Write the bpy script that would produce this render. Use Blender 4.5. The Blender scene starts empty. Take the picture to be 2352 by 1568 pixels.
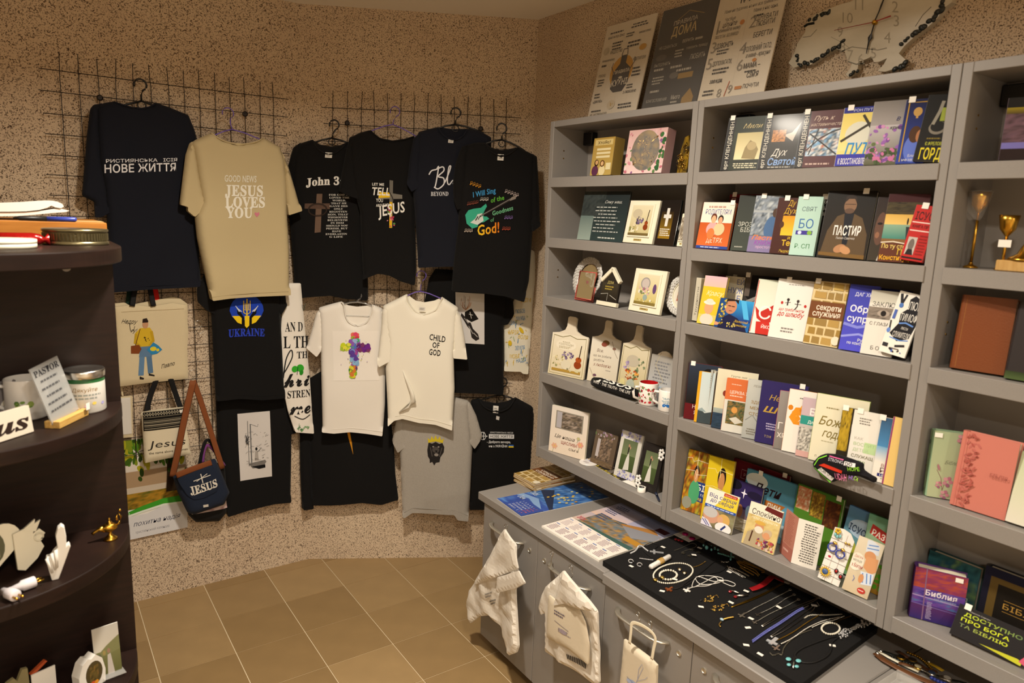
import bpy,bmesh,math,random
import numpy as np
from mathutils import Vector,Matrix,geometry,noise

SC=bpy.context.scene
COL=SC.collection
# ------------------------------------------------------------------ camera
H=1.95  # camera height, metres
F=1607.31  # focal length in pixels of the 2352 px frame
YAW,PITCH,ROLL=(math.radians(a)for a in(35.0323,10.1321,2.1713))
_f=Vector((math.sin(YAW)*math.cos(PITCH),math.cos(YAW)*math.cos(PITCH),-math.sin(PITCH)))
_r=Vector((math.cos(YAW),-math.sin(YAW),0))
_u=_r.cross(_f)
CR=math.cos(ROLL)*_r+math.sin(ROLL)*_u
CU=-math.sin(ROLL)*_r+math.cos(ROLL)*_u
CF=_f
CAM=Vector((0,0,H))
cd=bpy.data.cameras.new('camera')
cd.sensor_width=36
cd.lens=F/2352*36
cd.clip_start=0.02
cd.dof.use_dof=True
cd.dof.focus_distance=2.9
cd.dof.aperture_fstop=3.4
cam=bpy.data.objects.new('camera',cd)
COL.objects.link(cam)
cam.matrix_world=Matrix(((CR.x,CU.x,-CF.x,0),(CR.y,CU.y,-CF.y,0),(CR.z,CU.z,-CF.z,H),(0,0,0,1)))
SC.camera=cam
# ------------------------------------------------------------------ world, lamps, exposure
w=bpy.data.worlds.new('world');SC.world=w;w.use_nodes=True
w.node_tree.nodes['Background'].inputs[0].default_value=(1.0,0.86,0.7,1)
w.node_tree.nodes['Background'].inputs[1].default_value=0.02
SC.view_settings.view_transform='Standard'
SC.view_settings.look='None'
SC.view_settings.gamma=1
SC.view_settings.use_curve_mapping=False
SC.view_settings.exposure=0.0
def lamp(loc,power,size,col):
    l=bpy.data.lights.new('ceiling_lamp_or_fill','AREA');l.shape='DISK';l.size=size;l.energy=power;l.color=col;l.spread=math.radians(156)
    o=bpy.data.objects.new('ceiling_lamp_or_fill',l);COL.objects.link(o);o.location=loc
    o['label']='round ceiling light of the shop';o['category']='lamp';o['group']='ceiling downlights'
    return o
WARM=(1.0,0.91,0.78)
lamp((0.7,1.65,2.93),58,0.16,WARM)
lamp((0.35,0.05,2.93),24,0.16,WARM)
lamp((-0.7,-1.3,2.93),45,0.16,WARM)  # added fill light behind the camera, raises the ambient level
lamp((0.9,-2.2,2.93),55,0.16,WARM)  # second added rear fill, brightens ceiling and upper walls by bounce

# ------------------------------------------------------------------ helpers
def lin(c):
    if isinstance(c,str):
        c=c.lstrip('#')
        if len(c)==3:c=''.join(x*2 for x in c)
        c=tuple(int(c[i:i+2],16)for i in(0,2,4))
    return tuple((v/255/12.92)if v/255<=0.04045 else((v/255+0.055)/1.055)**2.4 for v in c)+(1,)
def ray(px,py):
    return CF+CR*((px-1176)/F)-CU*((py-784)/F)
def on_plane(px,py,P0,n):
    d=ray(px,py)
    return CAM+d*((P0-CAM).dot(n)/d.dot(n))
def on_x(px,py,x):return on_plane(px,py,Vector((x,0,0)),Vector((1,0,0)))
def on_y(px,py,y):return on_plane(px,py,Vector((0,y,0)),Vector((0,1,0)))
def on_z(px,py,z):return on_plane(px,py,Vector((0,0,z)),Vector((0,0,1)))
MATS={}
def mat(name,col,rough=0.6,metal=0.0,bump=None,coat=0.0,trans=0.0,alpha=1.0,sheen=0.0,spec=0.5,var=None,emit=0.0):
    """plain principled material; bump = (scale, strength), var = (scale, colour2) noise blend"""
    if name in MATS:return MATS[name]
    m=bpy.data.materials.new(name);m.use_nodes=True
    nt=m.node_tree;b=nt.nodes['Principled BSDF']
    c=lin(col)
    b.inputs['Base Color'].default_value=c
    b.inputs['Roughness'].default_value=rough
    b.inputs['Metallic'].default_value=metal
    b.inputs['Coat Weight'].default_value=coat
    b.inputs['Coat Roughness'].default_value=0.08
    b.inputs['Transmission Weight'].default_value=trans
    b.inputs['Alpha'].default_value=alpha
    b.inputs['Specular IOR Level'].default_value=spec
    if sheen:
        b.inputs['Sheen Weight'].default_value=sheen
    if bump or var:
        tc=nt.nodes.new('ShaderNodeTexCoord')
    if bump:
        nz=nt.nodes.new('ShaderNodeTexNoise');nz.inputs['Scale'].default_value=bump[0];nz.inputs['Detail'].default_value=3
        bp=nt.nodes.new('ShaderNodeBump');bp.inputs['Strength'].default_value=bump[1];bp.inputs['Distance'].default_value=0.002
        nt.links.new(tc.outputs['Object'],nz.inputs['Vector']);nt.links.new(nz.outputs['Fac'],bp.inputs['Height'])
        nt.links.new(bp.outputs['Normal'],b.inputs['Normal'])
    if var:
        nz=nt.nodes.new('ShaderNodeTexNoise');nz.inputs['Scale'].default_value=var[0];nz.inputs['Detail'].default_value=4
        rp=nt.nodes.new('ShaderNodeValToRGB');rp.color_ramp.elements[0].position=0.35;rp.color_ramp.elements[1].position=0.65
        rp.color_ramp.elements[0].color=c;rp.color_ramp.elements[1].color=lin(var[1])
        if len(var)>2:
            mp=nt.nodes.new('ShaderNodeMapping');mp.inputs['Scale'].default_value=var[2]
            nt.links.new(tc.outputs['Object'],mp.inputs['Vector']);nt.links.new(mp.outputs['Vector'],nz.inputs['Vector'])
        else:
            nt.links.new(tc.outputs['Object'],nz.inputs['Vector'])
        nt.links.new(nz.outputs['Fac'],rp.inputs['Fac']);nt.links.new(rp.outputs['Color'],b.inputs['Base Color'])
    MATS[name]=m
    return m
def print_mat(name,rough,coat=0.0):
    m=bpy.data.materials.new(name);m.use_nodes=True
    nt=m.node_tree;b=nt.nodes['Principled BSDF']
    a=nt.nodes.new('ShaderNodeAttribute');a.attribute_name='Col'
    nt.links.new(a.outputs['Color'],b.inputs['Base Color'])
    b.inputs['Roughness'].default_value=rough
    b.inputs['Specular IOR Level'].default_value=0.16
    b.inputs['Coat Weight'].default_value=coat
    b.inputs['Coat Roughness'].default_value=0.1
    MATS[name]=m
    return m
print_mat('ink',0.55);print_mat('ink_gloss',0.42,0.03);print_mat('ink_fabric',0.85)

def mesh_obj(name,verts,faces,m,parent=None,smooth=False):
    me=bpy.data.meshes.new(name)
    me.from_pydata([tuple(v)for v in verts],[],faces)
    if m is not None:
        me.materials.append(MATS[m]if isinstance(m,str)else m)
    if smooth:
        me.polygons.foreach_set('use_smooth',[True]*len(me.polygons))
    me.update()
    o=bpy.data.objects.new(name,me);COL.objects.link(o)
    if parent is not None:o.parent=parent
    return o
def tag(o,label=None,cat=None,group=None,kind=None):
    if label:o['label']=label
    if cat:o['category']=cat
    if group:o['group']=group
    if kind:o['kind']=kind
    return o
def thing(name,label,cat,M=None,group=None):
    o=bpy.data.objects.new(name,None);COL.objects.link(o)
    o.empty_display_size=0.02
    if M is not None:
        o.matrix_world=M if isinstance(M,Matrix)else Matrix.Translation(M)
    return tag(o,label,cat,group)
class MB:
    """mesh builder: boxes, tubes, lathes in one mesh"""
    def __init__(s):s.v=[];s.f=[]
    def add(s,vs,fs):
        n=len(s.v);s.v+=[Vector(v)for v in vs];s.f+=[tuple(i+n for i in f)for f in fs];return s
    def box(s,a,b,M=None):
        x0,y0,z0=a;x1,y1,z1=b
        vs=[Vector(p)for p in((x0,y0,z0),(x1,y0,z0),(x1,y1,z0),(x0,y1,z0),(x0,y0,z1),(x1,y0,z1),(x1,y1,z1),(x0,y1,z1))]
        if M is not None:vs=[M@v for v in vs]
        return s.add(vs,[(0,3,2,1),(4,5,6,7),(0,1,5,4),(1,2,6,5),(2,3,7,6),(3,0,4,7)])
    def bbox(s,a,b,r,M=None):
        """box with chamfered edges"""
        bm=bmesh.new()
        x0,y0,z0=a;x1,y1,z1=b
        vs=[bm.verts.new(p)for p in((x0,y0,z0),(x1,y0,z0),(x1,y1,z0),(x0,y1,z0),(x0,y0,z1),(x1,y0,z1),(x1,y1,z1),(x0,y1,z1))]
        for f in[(0,3,2,1),(4,5,6,7),(0,1,5,4),(1,2,6,5),(2,3,7,6),(3,0,4,7)]:bm.faces.new([vs[i]for i in f])
        bmesh.ops.bevel(bm,geom=bm.edges[:],offset=r,segments=1,affect='EDGES')
        bm.verts.index_update()
        vv=[v.co.copy()for v in bm.verts]
        if M is not None:vv=[M@v for v in vv]
        s.add(vv,[tuple(v.index for v in f.verts)for f in bm.faces]);bm.free();return s
    def tube(s,pts,r,n=8,closed=False,flat=1.0,up=None):
        """tube along points; r number or list; flat squashes the second axis"""
        pts=[Vector(p)for p in pts];N=len(pts);base=len(s.v)
        for i,p in enumerate(pts):
            if closed:t=pts[(i+1)%N]-pts[i-1]
            else:t=pts[min(i+1,N-1)]-pts[max(i-1,0)]
            t.normalize()
            ref=Vector(up)if up is not None else(Vector((0,0,1))if abs(t.z)<0.9 else Vector((1,0,0)))
            a=t.cross(ref)
            if a.length<1e-6:a=t.orthogonal()
            a.normalize();b=a.cross(t)
            rr=r[i]if isinstance(r,(list,tuple))else r
            for k in range(n):
                an=2*math.pi*k/n
                s.v.append(p+a*(math.cos(an)*rr)+b*(math.sin(an)*rr*flat))
        for i in range(N if closed else N-1):
            j=(i+1)%N
            for k in range(n):
                s.f.append((base+i*n+k,base+i*n+(k+1)%n,base+j*n+(k+1)%n,base+j*n+k))
        if not closed:
            s.f.append(tuple(base+k for k in reversed(range(n))));s.f.append(tuple(base+(N-1)*n+k for k in range(n)))
        return s
    def lathe(s,prof,n=24,M=None,cap=True):
        """profile [(r,z)] about z"""
        base=len(s.v);N=len(prof)
        for r,z in prof:
            for k in range(n):
                v=Vector((r*math.cos(2*math.pi*k/n),r*math.sin(2*math.pi*k/n),z))
                s.v.append(M@v if M is not None else v)
        for i in range(N-1):
            for k in range(n):
                s.f.append((base+i*n+k,base+i*n+(k+1)%n,base+(i+1)*n+(k+1)%n,base+(i+1)*n+k))
        if cap:
            s.f.append(tuple(base+k for k in reversed(range(n))));s.f.append(tuple(base+(N-1)*n+k for k in range(n)))
        return s
    def ball(s,c,r,n=8,m=6):
        c=Vector(c);R=r if isinstance(r,(tuple,list))else(r,r,r)
        base=len(s.v)
        s.v.append(c+Vector((0,0,-R[2])))
        for i in range(1,m):
            a=math.pi*i/m-math.pi/2
            for k in range(n):
                b=2*math.pi*k/n
                s.v.append(c+Vector((R[0]*math.cos(a)*math.cos(b),R[1]*math.cos(a)*math.sin(b),R[2]*math.sin(a))))
        s.v.append(c+Vector((0,0,R[2])))
        top=len(s.v)-1
        for k in range(n):
            s.f.append((base,base+1+(k+1)%n,base+1+k))
            s.f.append((top,base+1+(m-2)*n+k,base+1+(m-2)*n+(k+1)%n))
        for i in range(m-2):
            for k in range(n):
                a=base+1+i*n
                s.f.append((a+k,a+(k+1)%n,a+n+(k+1)%n,a+n+k))
        return s
    def prism(s,poly,y0,y1,M=None,plane='xz'):
        """extrude a 2-D outline; plane xz: (x,z) with y depth; xy: (x,y) with z depth"""
        n=len(poly);vs=[]
        for d in(y0,y1):
            for a,b in poly:
                vs.append(Vector((a,d,b))if plane=='xz' else Vector((a,b,d)))
        if M is not None:vs=[M@v for v in vs]
        ar=sum(poly[i][0]*poly[(i+1)%n][1]-poly[(i+1)%n][0]*poly[i][1]for i in range(n))
        fr=list(range(n));bk=[i+n for i in range(n)]
        fs=[]
        flip=(ar>0)if plane=='xz' else(ar<0)
        # y0 side faces -y (xz) / -z (xy)
        fs.append(tuple(fr if flip else fr[::-1]));fs.append(tuple(bk[::-1]if flip else bk))
        for i in range(n):
            j=(i+1)%n
            fs.append((j,i,i+n,j+n)if flip else(i,j,j+n,i+n))
        return s.add(vs,fs)
    def build(s,name,m,parent=None,smooth=False,origin=None):
        vs=s.v if origin is None else[v-origin for v in s.v]
        return mesh_obj(name,vs,s.f,m,parent,smooth)
def smooth_by_angle(o,ang=40):
    try:
        o.data.set_sharp_from_angle(angle=math.radians(ang))
    except Exception:
        pass
    o.data.polygons.foreach_set('use_smooth',[True]*len(o.data.polygons))
    return o
def copy_tree(o,parent=None):
    c=o.copy();COL.objects.link(c)
    if parent is not None:c.parent=parent
    for ch in list(o.children):copy_tree(ch,c)
    return c

# ------------------------------------------------------------------ print: flat ink in colour attributes
def _sub(s,base):
    r=''
    for c in s:
        if 'A'<=c<='Z':r+=chr(base+ord(c)-65)
        elif 'a'<=c<='z':r+=chr(base+26+ord(c)-97)
        elif base in(0x1D400,)and '0'<=c<='9':r+=chr(0x1D7CE+ord(c)-48)
        else:r+=c
    return r
STYLE={'serif':0x1D400,'script':0x1D4D0,'bolditalic':0x1D468,'sans':0x1D5D4}
_tc={}
def text_geo(s,bold=0.0,shear=0.0,style=None,space=1.0):
    if bold>0.018:bold=0.018;space=max(space,1.04)
    key=(s,bold,shear,style,space)
    if key not in _tc:
        c=bpy.data.curves.new('t','FONT')
        c.body=_sub(s,STYLE[style])if style else s
        c.resolution_u=2;c.size=1;c.offset=bold;c.shear=shear;c.space_character=space
        o=bpy.data.objects.new('t',c)
        me=bpy.data.meshes.new_from_object(o)
        v=[(p.co.x,p.co.y)for p in me.vertices];f=[tuple(p.vertices)for p in me.polygons]
        bpy.data.objects.remove(o);bpy.data.curves.remove(c);bpy.data.meshes.remove(me)
        _tc[key]=(v,f)
    return _tc[key]
def clip(poly,x0=0.0,y0=0.0,x1=1.0,y1=1.0):
    def cut(ps,ins,inter):
        out=[]
        for i in range(len(ps)):
            a,b=ps[i-1],ps[i]
            if ins(b):
                if not ins(a):out.append(inter(a,b))
                out.append(b)
            elif ins(a):out.append(inter(a,b))
        return out
    def ix(X):return lambda a,b:(X,a[1]+(b[1]-a[1])*(X-a[0])/(b[0]-a[0]))
    def iy(Y):return lambda a,b:(a[0]+(b[0]-a[0])*(Y-a[1])/(b[1]-a[1]),Y)
    for ins,it in((lambda p:p[0]>=x0,ix(x0)),(lambda p:p[0]<=x1,ix(x1)),(lambda p:p[1]>=y0,iy(y0)),(lambda p:p[1]<=y1,iy(y1))):
        if len(poly)<3:return[]
        poly=cut(poly,ins,it)
    return poly if len(poly)>=3 else[]
def mixc(a,b,t):return tuple(a[i]+(b[i]-a[i])*t for i in range(4))
def make_print(name,ops,W,Hh,parent,place,m='ink',step=8e-5,e0=1.5e-4,do_clip=True,grid=None):
    """ops in unit coordinates of a W x Hh area; place(x, y, d) -> local point, d = distance off the surface"""
    V=[];Fc=[];C=[]
    lay=[0]
    def put(pts,faces,cols):
        n=len(V);d=e0+lay[0]*step
        for x,y in pts:V.append(place(x*W,y*Hh,d))
        for f in faces:Fc.append(tuple(i+n for i in f))
        C.extend(cols if isinstance(cols,list)else[cols]*len(pts))
    def poly(ps,col):
        if do_clip:ps=clip(list(ps))
        if len(ps)<3:return
        ar=sum(ps[i][0]*ps[(i+1)%len(ps)][1]-ps[(i+1)%len(ps)][0]*ps[i][1]for i in range(len(ps)))
        if ar<0:ps=ps[::-1]
        if grid:
            gx,gy=grid/W,grid/Hh
            xs,ys=[p[0]for p in ps],[p[1]for p in ps]
            for i in range(math.floor(min(xs)/gx),math.floor(max(xs)/gx)+1):
                for j in range(math.floor(min(ys)/gy),math.floor(max(ys)/gy)+1):
                    c=clip(list(ps),i*gx,j*gy,(i+1)*gx,(j+1)*gy)
                    if len(c)>=3:put(c,[tuple(range(len(c)))],col)
            return
        put(ps,[tuple(range(len(ps)))],col)
    asp=Hh/W
    def ell(cx,cy,rx,ry,col,rot=0.0,n=14):
        # rx in width units, ry in height units
        ps=[]
        for k in range(n):
            a=2*math.pi*k/n
            x,y=rx*W*math.cos(a),ry*Hh*math.sin(a)
            ps.append((cx+(x*math.cos(rot)-y*math.sin(rot))/W,cy+(x*math.sin(rot)+y*math.cos(rot))/Hh))
        poly(ps,col)
    for op in ops:
        k=op[0]
        if k=='r':poly([(op[1],op[2]),(op[3],op[2]),(op[3],op[4]),(op[1],op[4])],lin(op[5]))
        elif k=='g':
            x0,y0,x1,y1=op[1:5];a,b=lin(op[5]),lin(op[6])
            put([(x0,y0),(x1,y0),(x1,y1),(x0,y1)],[(0,1,2,3)],[b,b,a,a])
        elif k=='h':
            x0,y0,x1,y1=op[1:5];a,b=lin(op[5]),lin(op[6])
            put([(x0,y0),(x1,y0),(x1,y1),(x0,y1)],[(0,1,2,3)],[a,b,b,a])
        elif k=='e':ell(*op[1:5],lin(op[5]),op[6]if len(op)>6 else 0.0,18)
        elif k=='p':poly(op[1],lin(op[2]))
        elif k=='P':  # concave outline, triangulated
            ps=op[1]
            tri=geometry.tessellate_polygon([[Vector((x*W,y*Hh,0))for x,y in ps]])
            fs=[]
            for t in tri:
                a,b,c=(ps[i]for i in t)
                fs.append(t if(b[0]-a[0])*(c[1]-a[1])-(b[1]-a[1])*(c[0]-a[0])>0 else t[::-1])
            if grid:
                for t in fs:poly([ps[i]for i in t],lin(op[2]))
            else:put(list(ps),fs,lin(op[2]))
        elif k in 'lc':  # polyline or smooth stroke, width in metres
            pts=[(x*W,y*Hh)for x,y in op[1]]
            if k=='c':
                q=[]
                for i in range(len(pts)-1):
                    p0,p1,p2,p3=(Vector(pts[j])for j in(max(i-1,0),i,i+1,min(i+2,len(pts)-1)))
                    for h_ in range(5):
                        t=h_/5;q.append(tuple(0.5*(2*p1+(p2-p0)*t+(2*p0-5*p1+4*p2-p3)*t*t+(3*p1-p0-3*p2+p3)*t**3)))
                pts=q+[pts[-1]]
            if grid:
                q=[]
                for a,b in zip(pts,pts[1:]):
                    k_=max(1,int(math.hypot(b[0]-a[0],b[1]-a[1])/grid))
                    q+=[(a[0]+(b[0]-a[0])*i/k_,a[1]+(b[1]-a[1])*i/k_)for i in range(k_)]
                pts=q+[pts[-1]]
            wd=op[2]/2;vs=[]
            for i,p in enumerate(pts):
                a,b=pts[max(i-1,0)],pts[min(i+1,len(pts)-1)]
                dx,dy=b[0]-a[0],b[1]-a[1];L=math.hypot(dx,dy)or 1
                vs+=[((p[0]-dy/L*-wd)/W,(p[1]+dx/L*-wd)/Hh),((p[0]+dy/L*-wd)/W,(p[1]-dx/L*-wd)/Hh)]
            put(vs,[(2*i,2*i+2,2*i+3,2*i+1)for i in range(len(pts)-1)],lin(op[3]))
        elif k=='t':
            s,x,y,h,col=op[1:6];o=op[6]if len(op)>6 else{}
            v,f=text_geo(s,o.get('b',0.0),o.get('sh',0.0),o.get('st'),o.get('sp',1.0))
            if not v:continue
            hm=h*Hh/0.73
            xs=[p[0]for p in v];w0,w1=min(xs),max(xs)
            sx=hm
            if 'w' in o:sx=o['w']*W/(w1-w0)
            al=o.get('a','l');off={'l':w0,'c':(w0+w1)/2,'r':w1}[al]
            ro=math.radians(o.get('rot',0));cr,sr=math.cos(ro),math.sin(ro);arc=o.get('arc',0.0)
            pts=[]
            for p in v:
                X,Y=(p[0]-off)*sx,p[1]*hm
                if arc:Y+=arc*Hh*(1-((p[0]-(w0+w1)/2)/((w1-w0)/2))**2)
                pts.append((x+(X*cr-Y*sr)/W,y+(X*sr+Y*cr)/Hh))
            cc=lin(col)
            if 'c2' in o:
                c2=lin(o['c2']);cc=[mixc(cc,c2,min(max((p[0]-w0)/(w1-w0),0),1))for p in v]
            put(pts,f,cc)
        elif k=='n':  # photo-like noise patch from a palette
            x0,y0,x1,y1,pal,scl,seed=op[1:8];nx,ny=(op[8]if len(op)>8 else(14,16))
            pal=[lin(c)for c in pal];pts=[];cs=[]
            for j in range(ny+1):
                for i in range(nx+1):
                    u,v=i/nx,j/ny
                    pts.append((x0+(x1-x0)*u,y0+(y1-y0)*v))
                    q=noise.fractal(Vector((u*scl+seed*7.3,v*scl*asp+seed*3.1,seed)),0.8,2.0,3)
                    t=min(max(q*0.75+0.5,0),0.999)*(len(pal)-1)
                    cs.append(mixc(pal[int(t)],pal[int(t)+1]if int(t)+1<len(pal)else pal[-1],t-int(t)))
            put(pts,[(j*(nx+1)+i,j*(nx+1)+i+1,(j+1)*(nx+1)+i+1,(j+1)*(nx+1)+i)for j in range(ny)for i in range(nx)],cs)
        elif k=='s':  # scattered blobs
            x0,y0,x1,y1,n,size,cols,seed=op[1:9]
            rn=random.Random(seed)
            for q in range(n):
                s_=size*rn.uniform(0.5,1.3)
                ell(rn.uniform(x0,x1),rn.uniform(y0,y1),s_/W,s_*rn.uniform(0.5,1)/Hh,lin(rn.choice(cols)),rn.uniform(0,3),7)
                lay[0]+=0.15
        elif k=='x':  # lines of print too small to read
            x0,y0,x1,y1,n,col,seed=op[1:8]
            rn=random.Random(seed);hh=(y1-y0)/n
            for q in range(n):
                xx=x0+(x1-x0)*rn.uniform(0,0.1)
                end=x1-(x1-x0)*rn.uniform(0,0.25)
                while xx<end:
                    wd=(x1-x0)*rn.uniform(0.06,0.17)
                    yy=y1-(q+1)*hh
                    poly([(xx,yy+hh*0.25),(min(xx+wd,end),yy+hh*0.25),(min(xx+wd,end),yy+hh*0.75),(xx,yy+hh*0.75)],lin(col))
                    xx+=wd+(x1-x0)*0.03
        lay[0]+=1
    if not V:return None
    me=bpy.data.meshes.new(name);me.from_pydata([tuple(p)for p in V],[],Fc)
    ca=me.color_attributes.new('Col','FLOAT_COLOR','POINT')
    ca.data.foreach_set('color',np.array(C,dtype=np.float32).ravel())
    me.materials.append(MATS[m]);me.update()
    o=bpy.data.objects.new(name,me);COL.objects.link(o)
    if parent is not None:o.parent=parent
    return o
# ------------------------------------------------------------------ surface materials
def plaster(name,base,dark,light):
    m=bpy.data.materials.new(name);m.use_nodes=True;nt=m.node_tree;b=nt.nodes['Principled BSDF'];L=nt.links.new
    tc=nt.nodes.new('ShaderNodeTexCoord')
    def nz(scale,detail=2,rough=0.5):
        n=nt.nodes.new('ShaderNodeTexNoise');n.inputs['Scale'].default_value=scale;n.inputs['Detail'].default_value=detail;n.inputs['Roughness'].default_value=rough
        L(tc.outputs['Object'],n.inputs['Vector']);return n
    def ramp(src,p0,c0,p1,c1):
        r=nt.nodes.new('ShaderNodeValToRGB');e=r.color_ramp.elements
        e[0].position=p0;e[0].color=c0;e[1].position=p1;e[1].color=c1
        L(src,r.inputs['Fac']);return r
    fine=nz(200,2,0.6);coarse=nz(2.2,3);mid=nz(55,2)
    r0=ramp(coarse.outputs['Fac'],0.35,lin(base),0.7,lin(light))
    speck=ramp(fine.outputs['Fac'],0.385,(1,1,1,1),0.49,(0,0,0,1))
    m2=ramp(mid.outputs['Fac'],0.35,(0.55,0.55,0.55,1),0.62,(1,1,1,1))
    mul=nt.nodes.new('ShaderNodeMath');mul.operation='MULTIPLY'
    L(speck.outputs['Color'],mul.inputs[0]);L(m2.outputs['Color'],mul.inputs[1])
    mx=nt.nodes.new('ShaderNodeMix');mx.data_type='RGBA'
    L(mul.outputs[0],mx.inputs['Factor']);L(r0.outputs['Color'],mx.inputs['A']);mx.inputs['B'].default_value=lin(dark)
    L(mx.outputs['Result'],b.inputs['Base Color'])
    bp=nt.nodes.new('ShaderNodeBump');bp.inputs['Strength'].default_value=0.55;bp.inputs['Distance'].default_value=0.004
    L(fine.outputs['Fac'],bp.inputs['Height']);L(bp.outputs['Normal'],b.inputs['Normal'])
    b.inputs['Roughness'].default_value=0.9;b.inputs['Specular IOR Level'].default_value=0.2
    MATS[name]=m
plaster('plaster','#cdb69b','#4d3a2c','#d8c3a8')
mat('room_paint','#ece4d8',0.9)
mat('ceiling_paint','#f3ece0',0.9,bump=(60,0.15))
mat('grout','#d6c3a0',0.9)
mat('melamine','#8a8580',0.45,var=(900,'#827d78'))
mat('melamine_back','#918b85',0.6)
mat('dark_wood','#22130d',0.5,spec=0.25,var=(9,'#190d08',(1,1,9)))
mat('black_plastic','#0f0e0e',0.45)
mat('steel','#b9b6ae',0.3,1.0)
mat('brushed','#c9c3b5',0.38,0.85)
mat('brass','#c79a3c',0.25,1.0)
mat('gold','#d8b25c',0.28,1.0)
mat('silver','#d2cfc8',0.25,1.0)
mat('white_paper','#e9e4da',0.7)
mat('page_edge','#d9cfb6',0.85)
mat('wire','#2b2420',0.5,0.6)
def tile_mat():
    m=bpy.data.materials.new('tile_glaze');m.use_nodes=True;nt=m.node_tree;b=nt.nodes['Principled BSDF'];L=nt.links.new
    oi=nt.nodes.new('ShaderNodeObjectInfo');tc=nt.nodes.new('ShaderNodeTexCoord')
    r=nt.nodes.new('ShaderNodeValToRGB');r.color_ramp.elements[0].color=lin('#94784f');r.color_ramp.elements[1].color=lin('#a98c61')
    L(oi.outputs['Random'],r.inputs['Fac'])
    n=nt.nodes.new('ShaderNodeTexNoise');n.inputs['Scale'].default_value=9;n.inputs['Detail'].default_value=5
    L(tc.outputs['Object'],n.inputs['Vector'])
    mx=nt.nodes.new('ShaderNodeMix');mx.data_type='RGBA';mx.blend_type='MULTIPLY';mx.inputs['Factor'].default_value=0.25
    L(r.outputs['Color'],mx.inputs['A']);L(n.outputs['Fac'],mx.inputs['B'])
    g=nt.nodes.new('ShaderNodeMix');g.data_type='RGBA'
    L(mx.outputs['Result'],b.inputs['Base Color'])
    b.inputs['Roughness'].default_value=0.42
    MATS['tile_glaze']=m
tile_mat()

# ------------------------------------------------------------------ room shell
YW=3.648  # wall along x
BX,BY=1.199,3.648  # where the slanted wall starts
DX,DY=0.8737,-0.4865  # its direction
XW=2.24  # shelf wall
CX,CY=XW,BY+(XW-BX)/DX*DY
X0,Y0=-2.4,-3.4
ZC=2.94
NB=Vector((DY,-DX,0)).normalized()  # slanted wall's inward normal
T=0.12
def struct(name,mb,m):return tag(mb.build(name,m),kind='structure')
room=[(X0,Y0),(XW,Y0),(XW,CY),(BX,BY),(X0,YW)]
fl=struct('floor',MB().prism(room,-0.12,-0.0025,plane='xy'),'grout')
struct('ceiling',MB().prism(room,ZC,ZC+0.1,plane='xy'),'ceiling_paint')
struct('wall_left',MB().box((X0,YW,-0.1),(BX+0.05,YW+T,ZC+0.1)),'plaster')
nb=-NB*T
struct('wall_back',MB().prism([(BX,BY),(CX,CY),(CX+nb.x,CY+nb.y),(BX+nb.x,BY+nb.y)],-0.1,ZC+0.1,plane='xy'),'plaster')
struct('wall_right',MB().box((XW,Y0,-0.1),(XW+T,CY+0.03,ZC+0.1)),'plaster')
struct('wall_rear',MB().box((X0,Y0-T,-0.1),(XW+T,Y0,ZC+0.1)),'room_paint')
struct('wall_far_left',MB().box((X0-T,Y0-T,-0.1),(X0,YW+T,ZC+0.1)),'room_paint')
# tiles
TX,TY=0.3085,0.2985
def clip_line(poly,P,n):
    out=[]
    for i in range(len(poly)):
        a,b=Vector(poly[i-1]),Vector(poly[i])
        da,db=(a-P).dot(n),(b-P).dot(n)
        if db>=0:
            if da<0:out.append(a+(b-a)*(da/(da-db)))
            out.append(b)
        elif da>=0:out.append(a+(b-a)*(da/(da-db)))
    return out
tile_me=None
for i in range(-10,6):
    for j in range(-23,2):
        x0,y0=0.652+i*TX,3.268+j*TY
        g=0.0022
        q=[(x0+g,y0+g),(x0+TX-g,y0+g),(x0+TX-g,y0+TY-g),(x0+g,y0+TY-g)]
        c=q
        for P,n in(((X0,0),(1,0)),((XW,0),(-1,0)),((0,Y0),(0,1)),((0,YW-0.004),(0,-1)),((BX,BY),(NB.x,NB.y))):
            if c:c=clip_line(c,Vector(P),Vector(n))
        if len(c)<3 or y0<-1.6:continue
        whole=len(c)==4 and all((Vector(a)-Vector(b)).length<1e-6 for a,b in zip(sorted(map(tuple,c)),sorted(q)))
        if whole and tile_me:
            o=bpy.data.objects.new('tile',tile_me);COL.objects.link(o);o.parent=fl;o.location=(x0,y0,0)
        else:
            o=MB().prism([(v[0]-x0,v[1]-y0)for v in c],-0.006,0,plane='xy').build('tile','tile_glaze',fl)
            o.location=(x0,y0,0)
            if whole:tile_me=o.data

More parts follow.
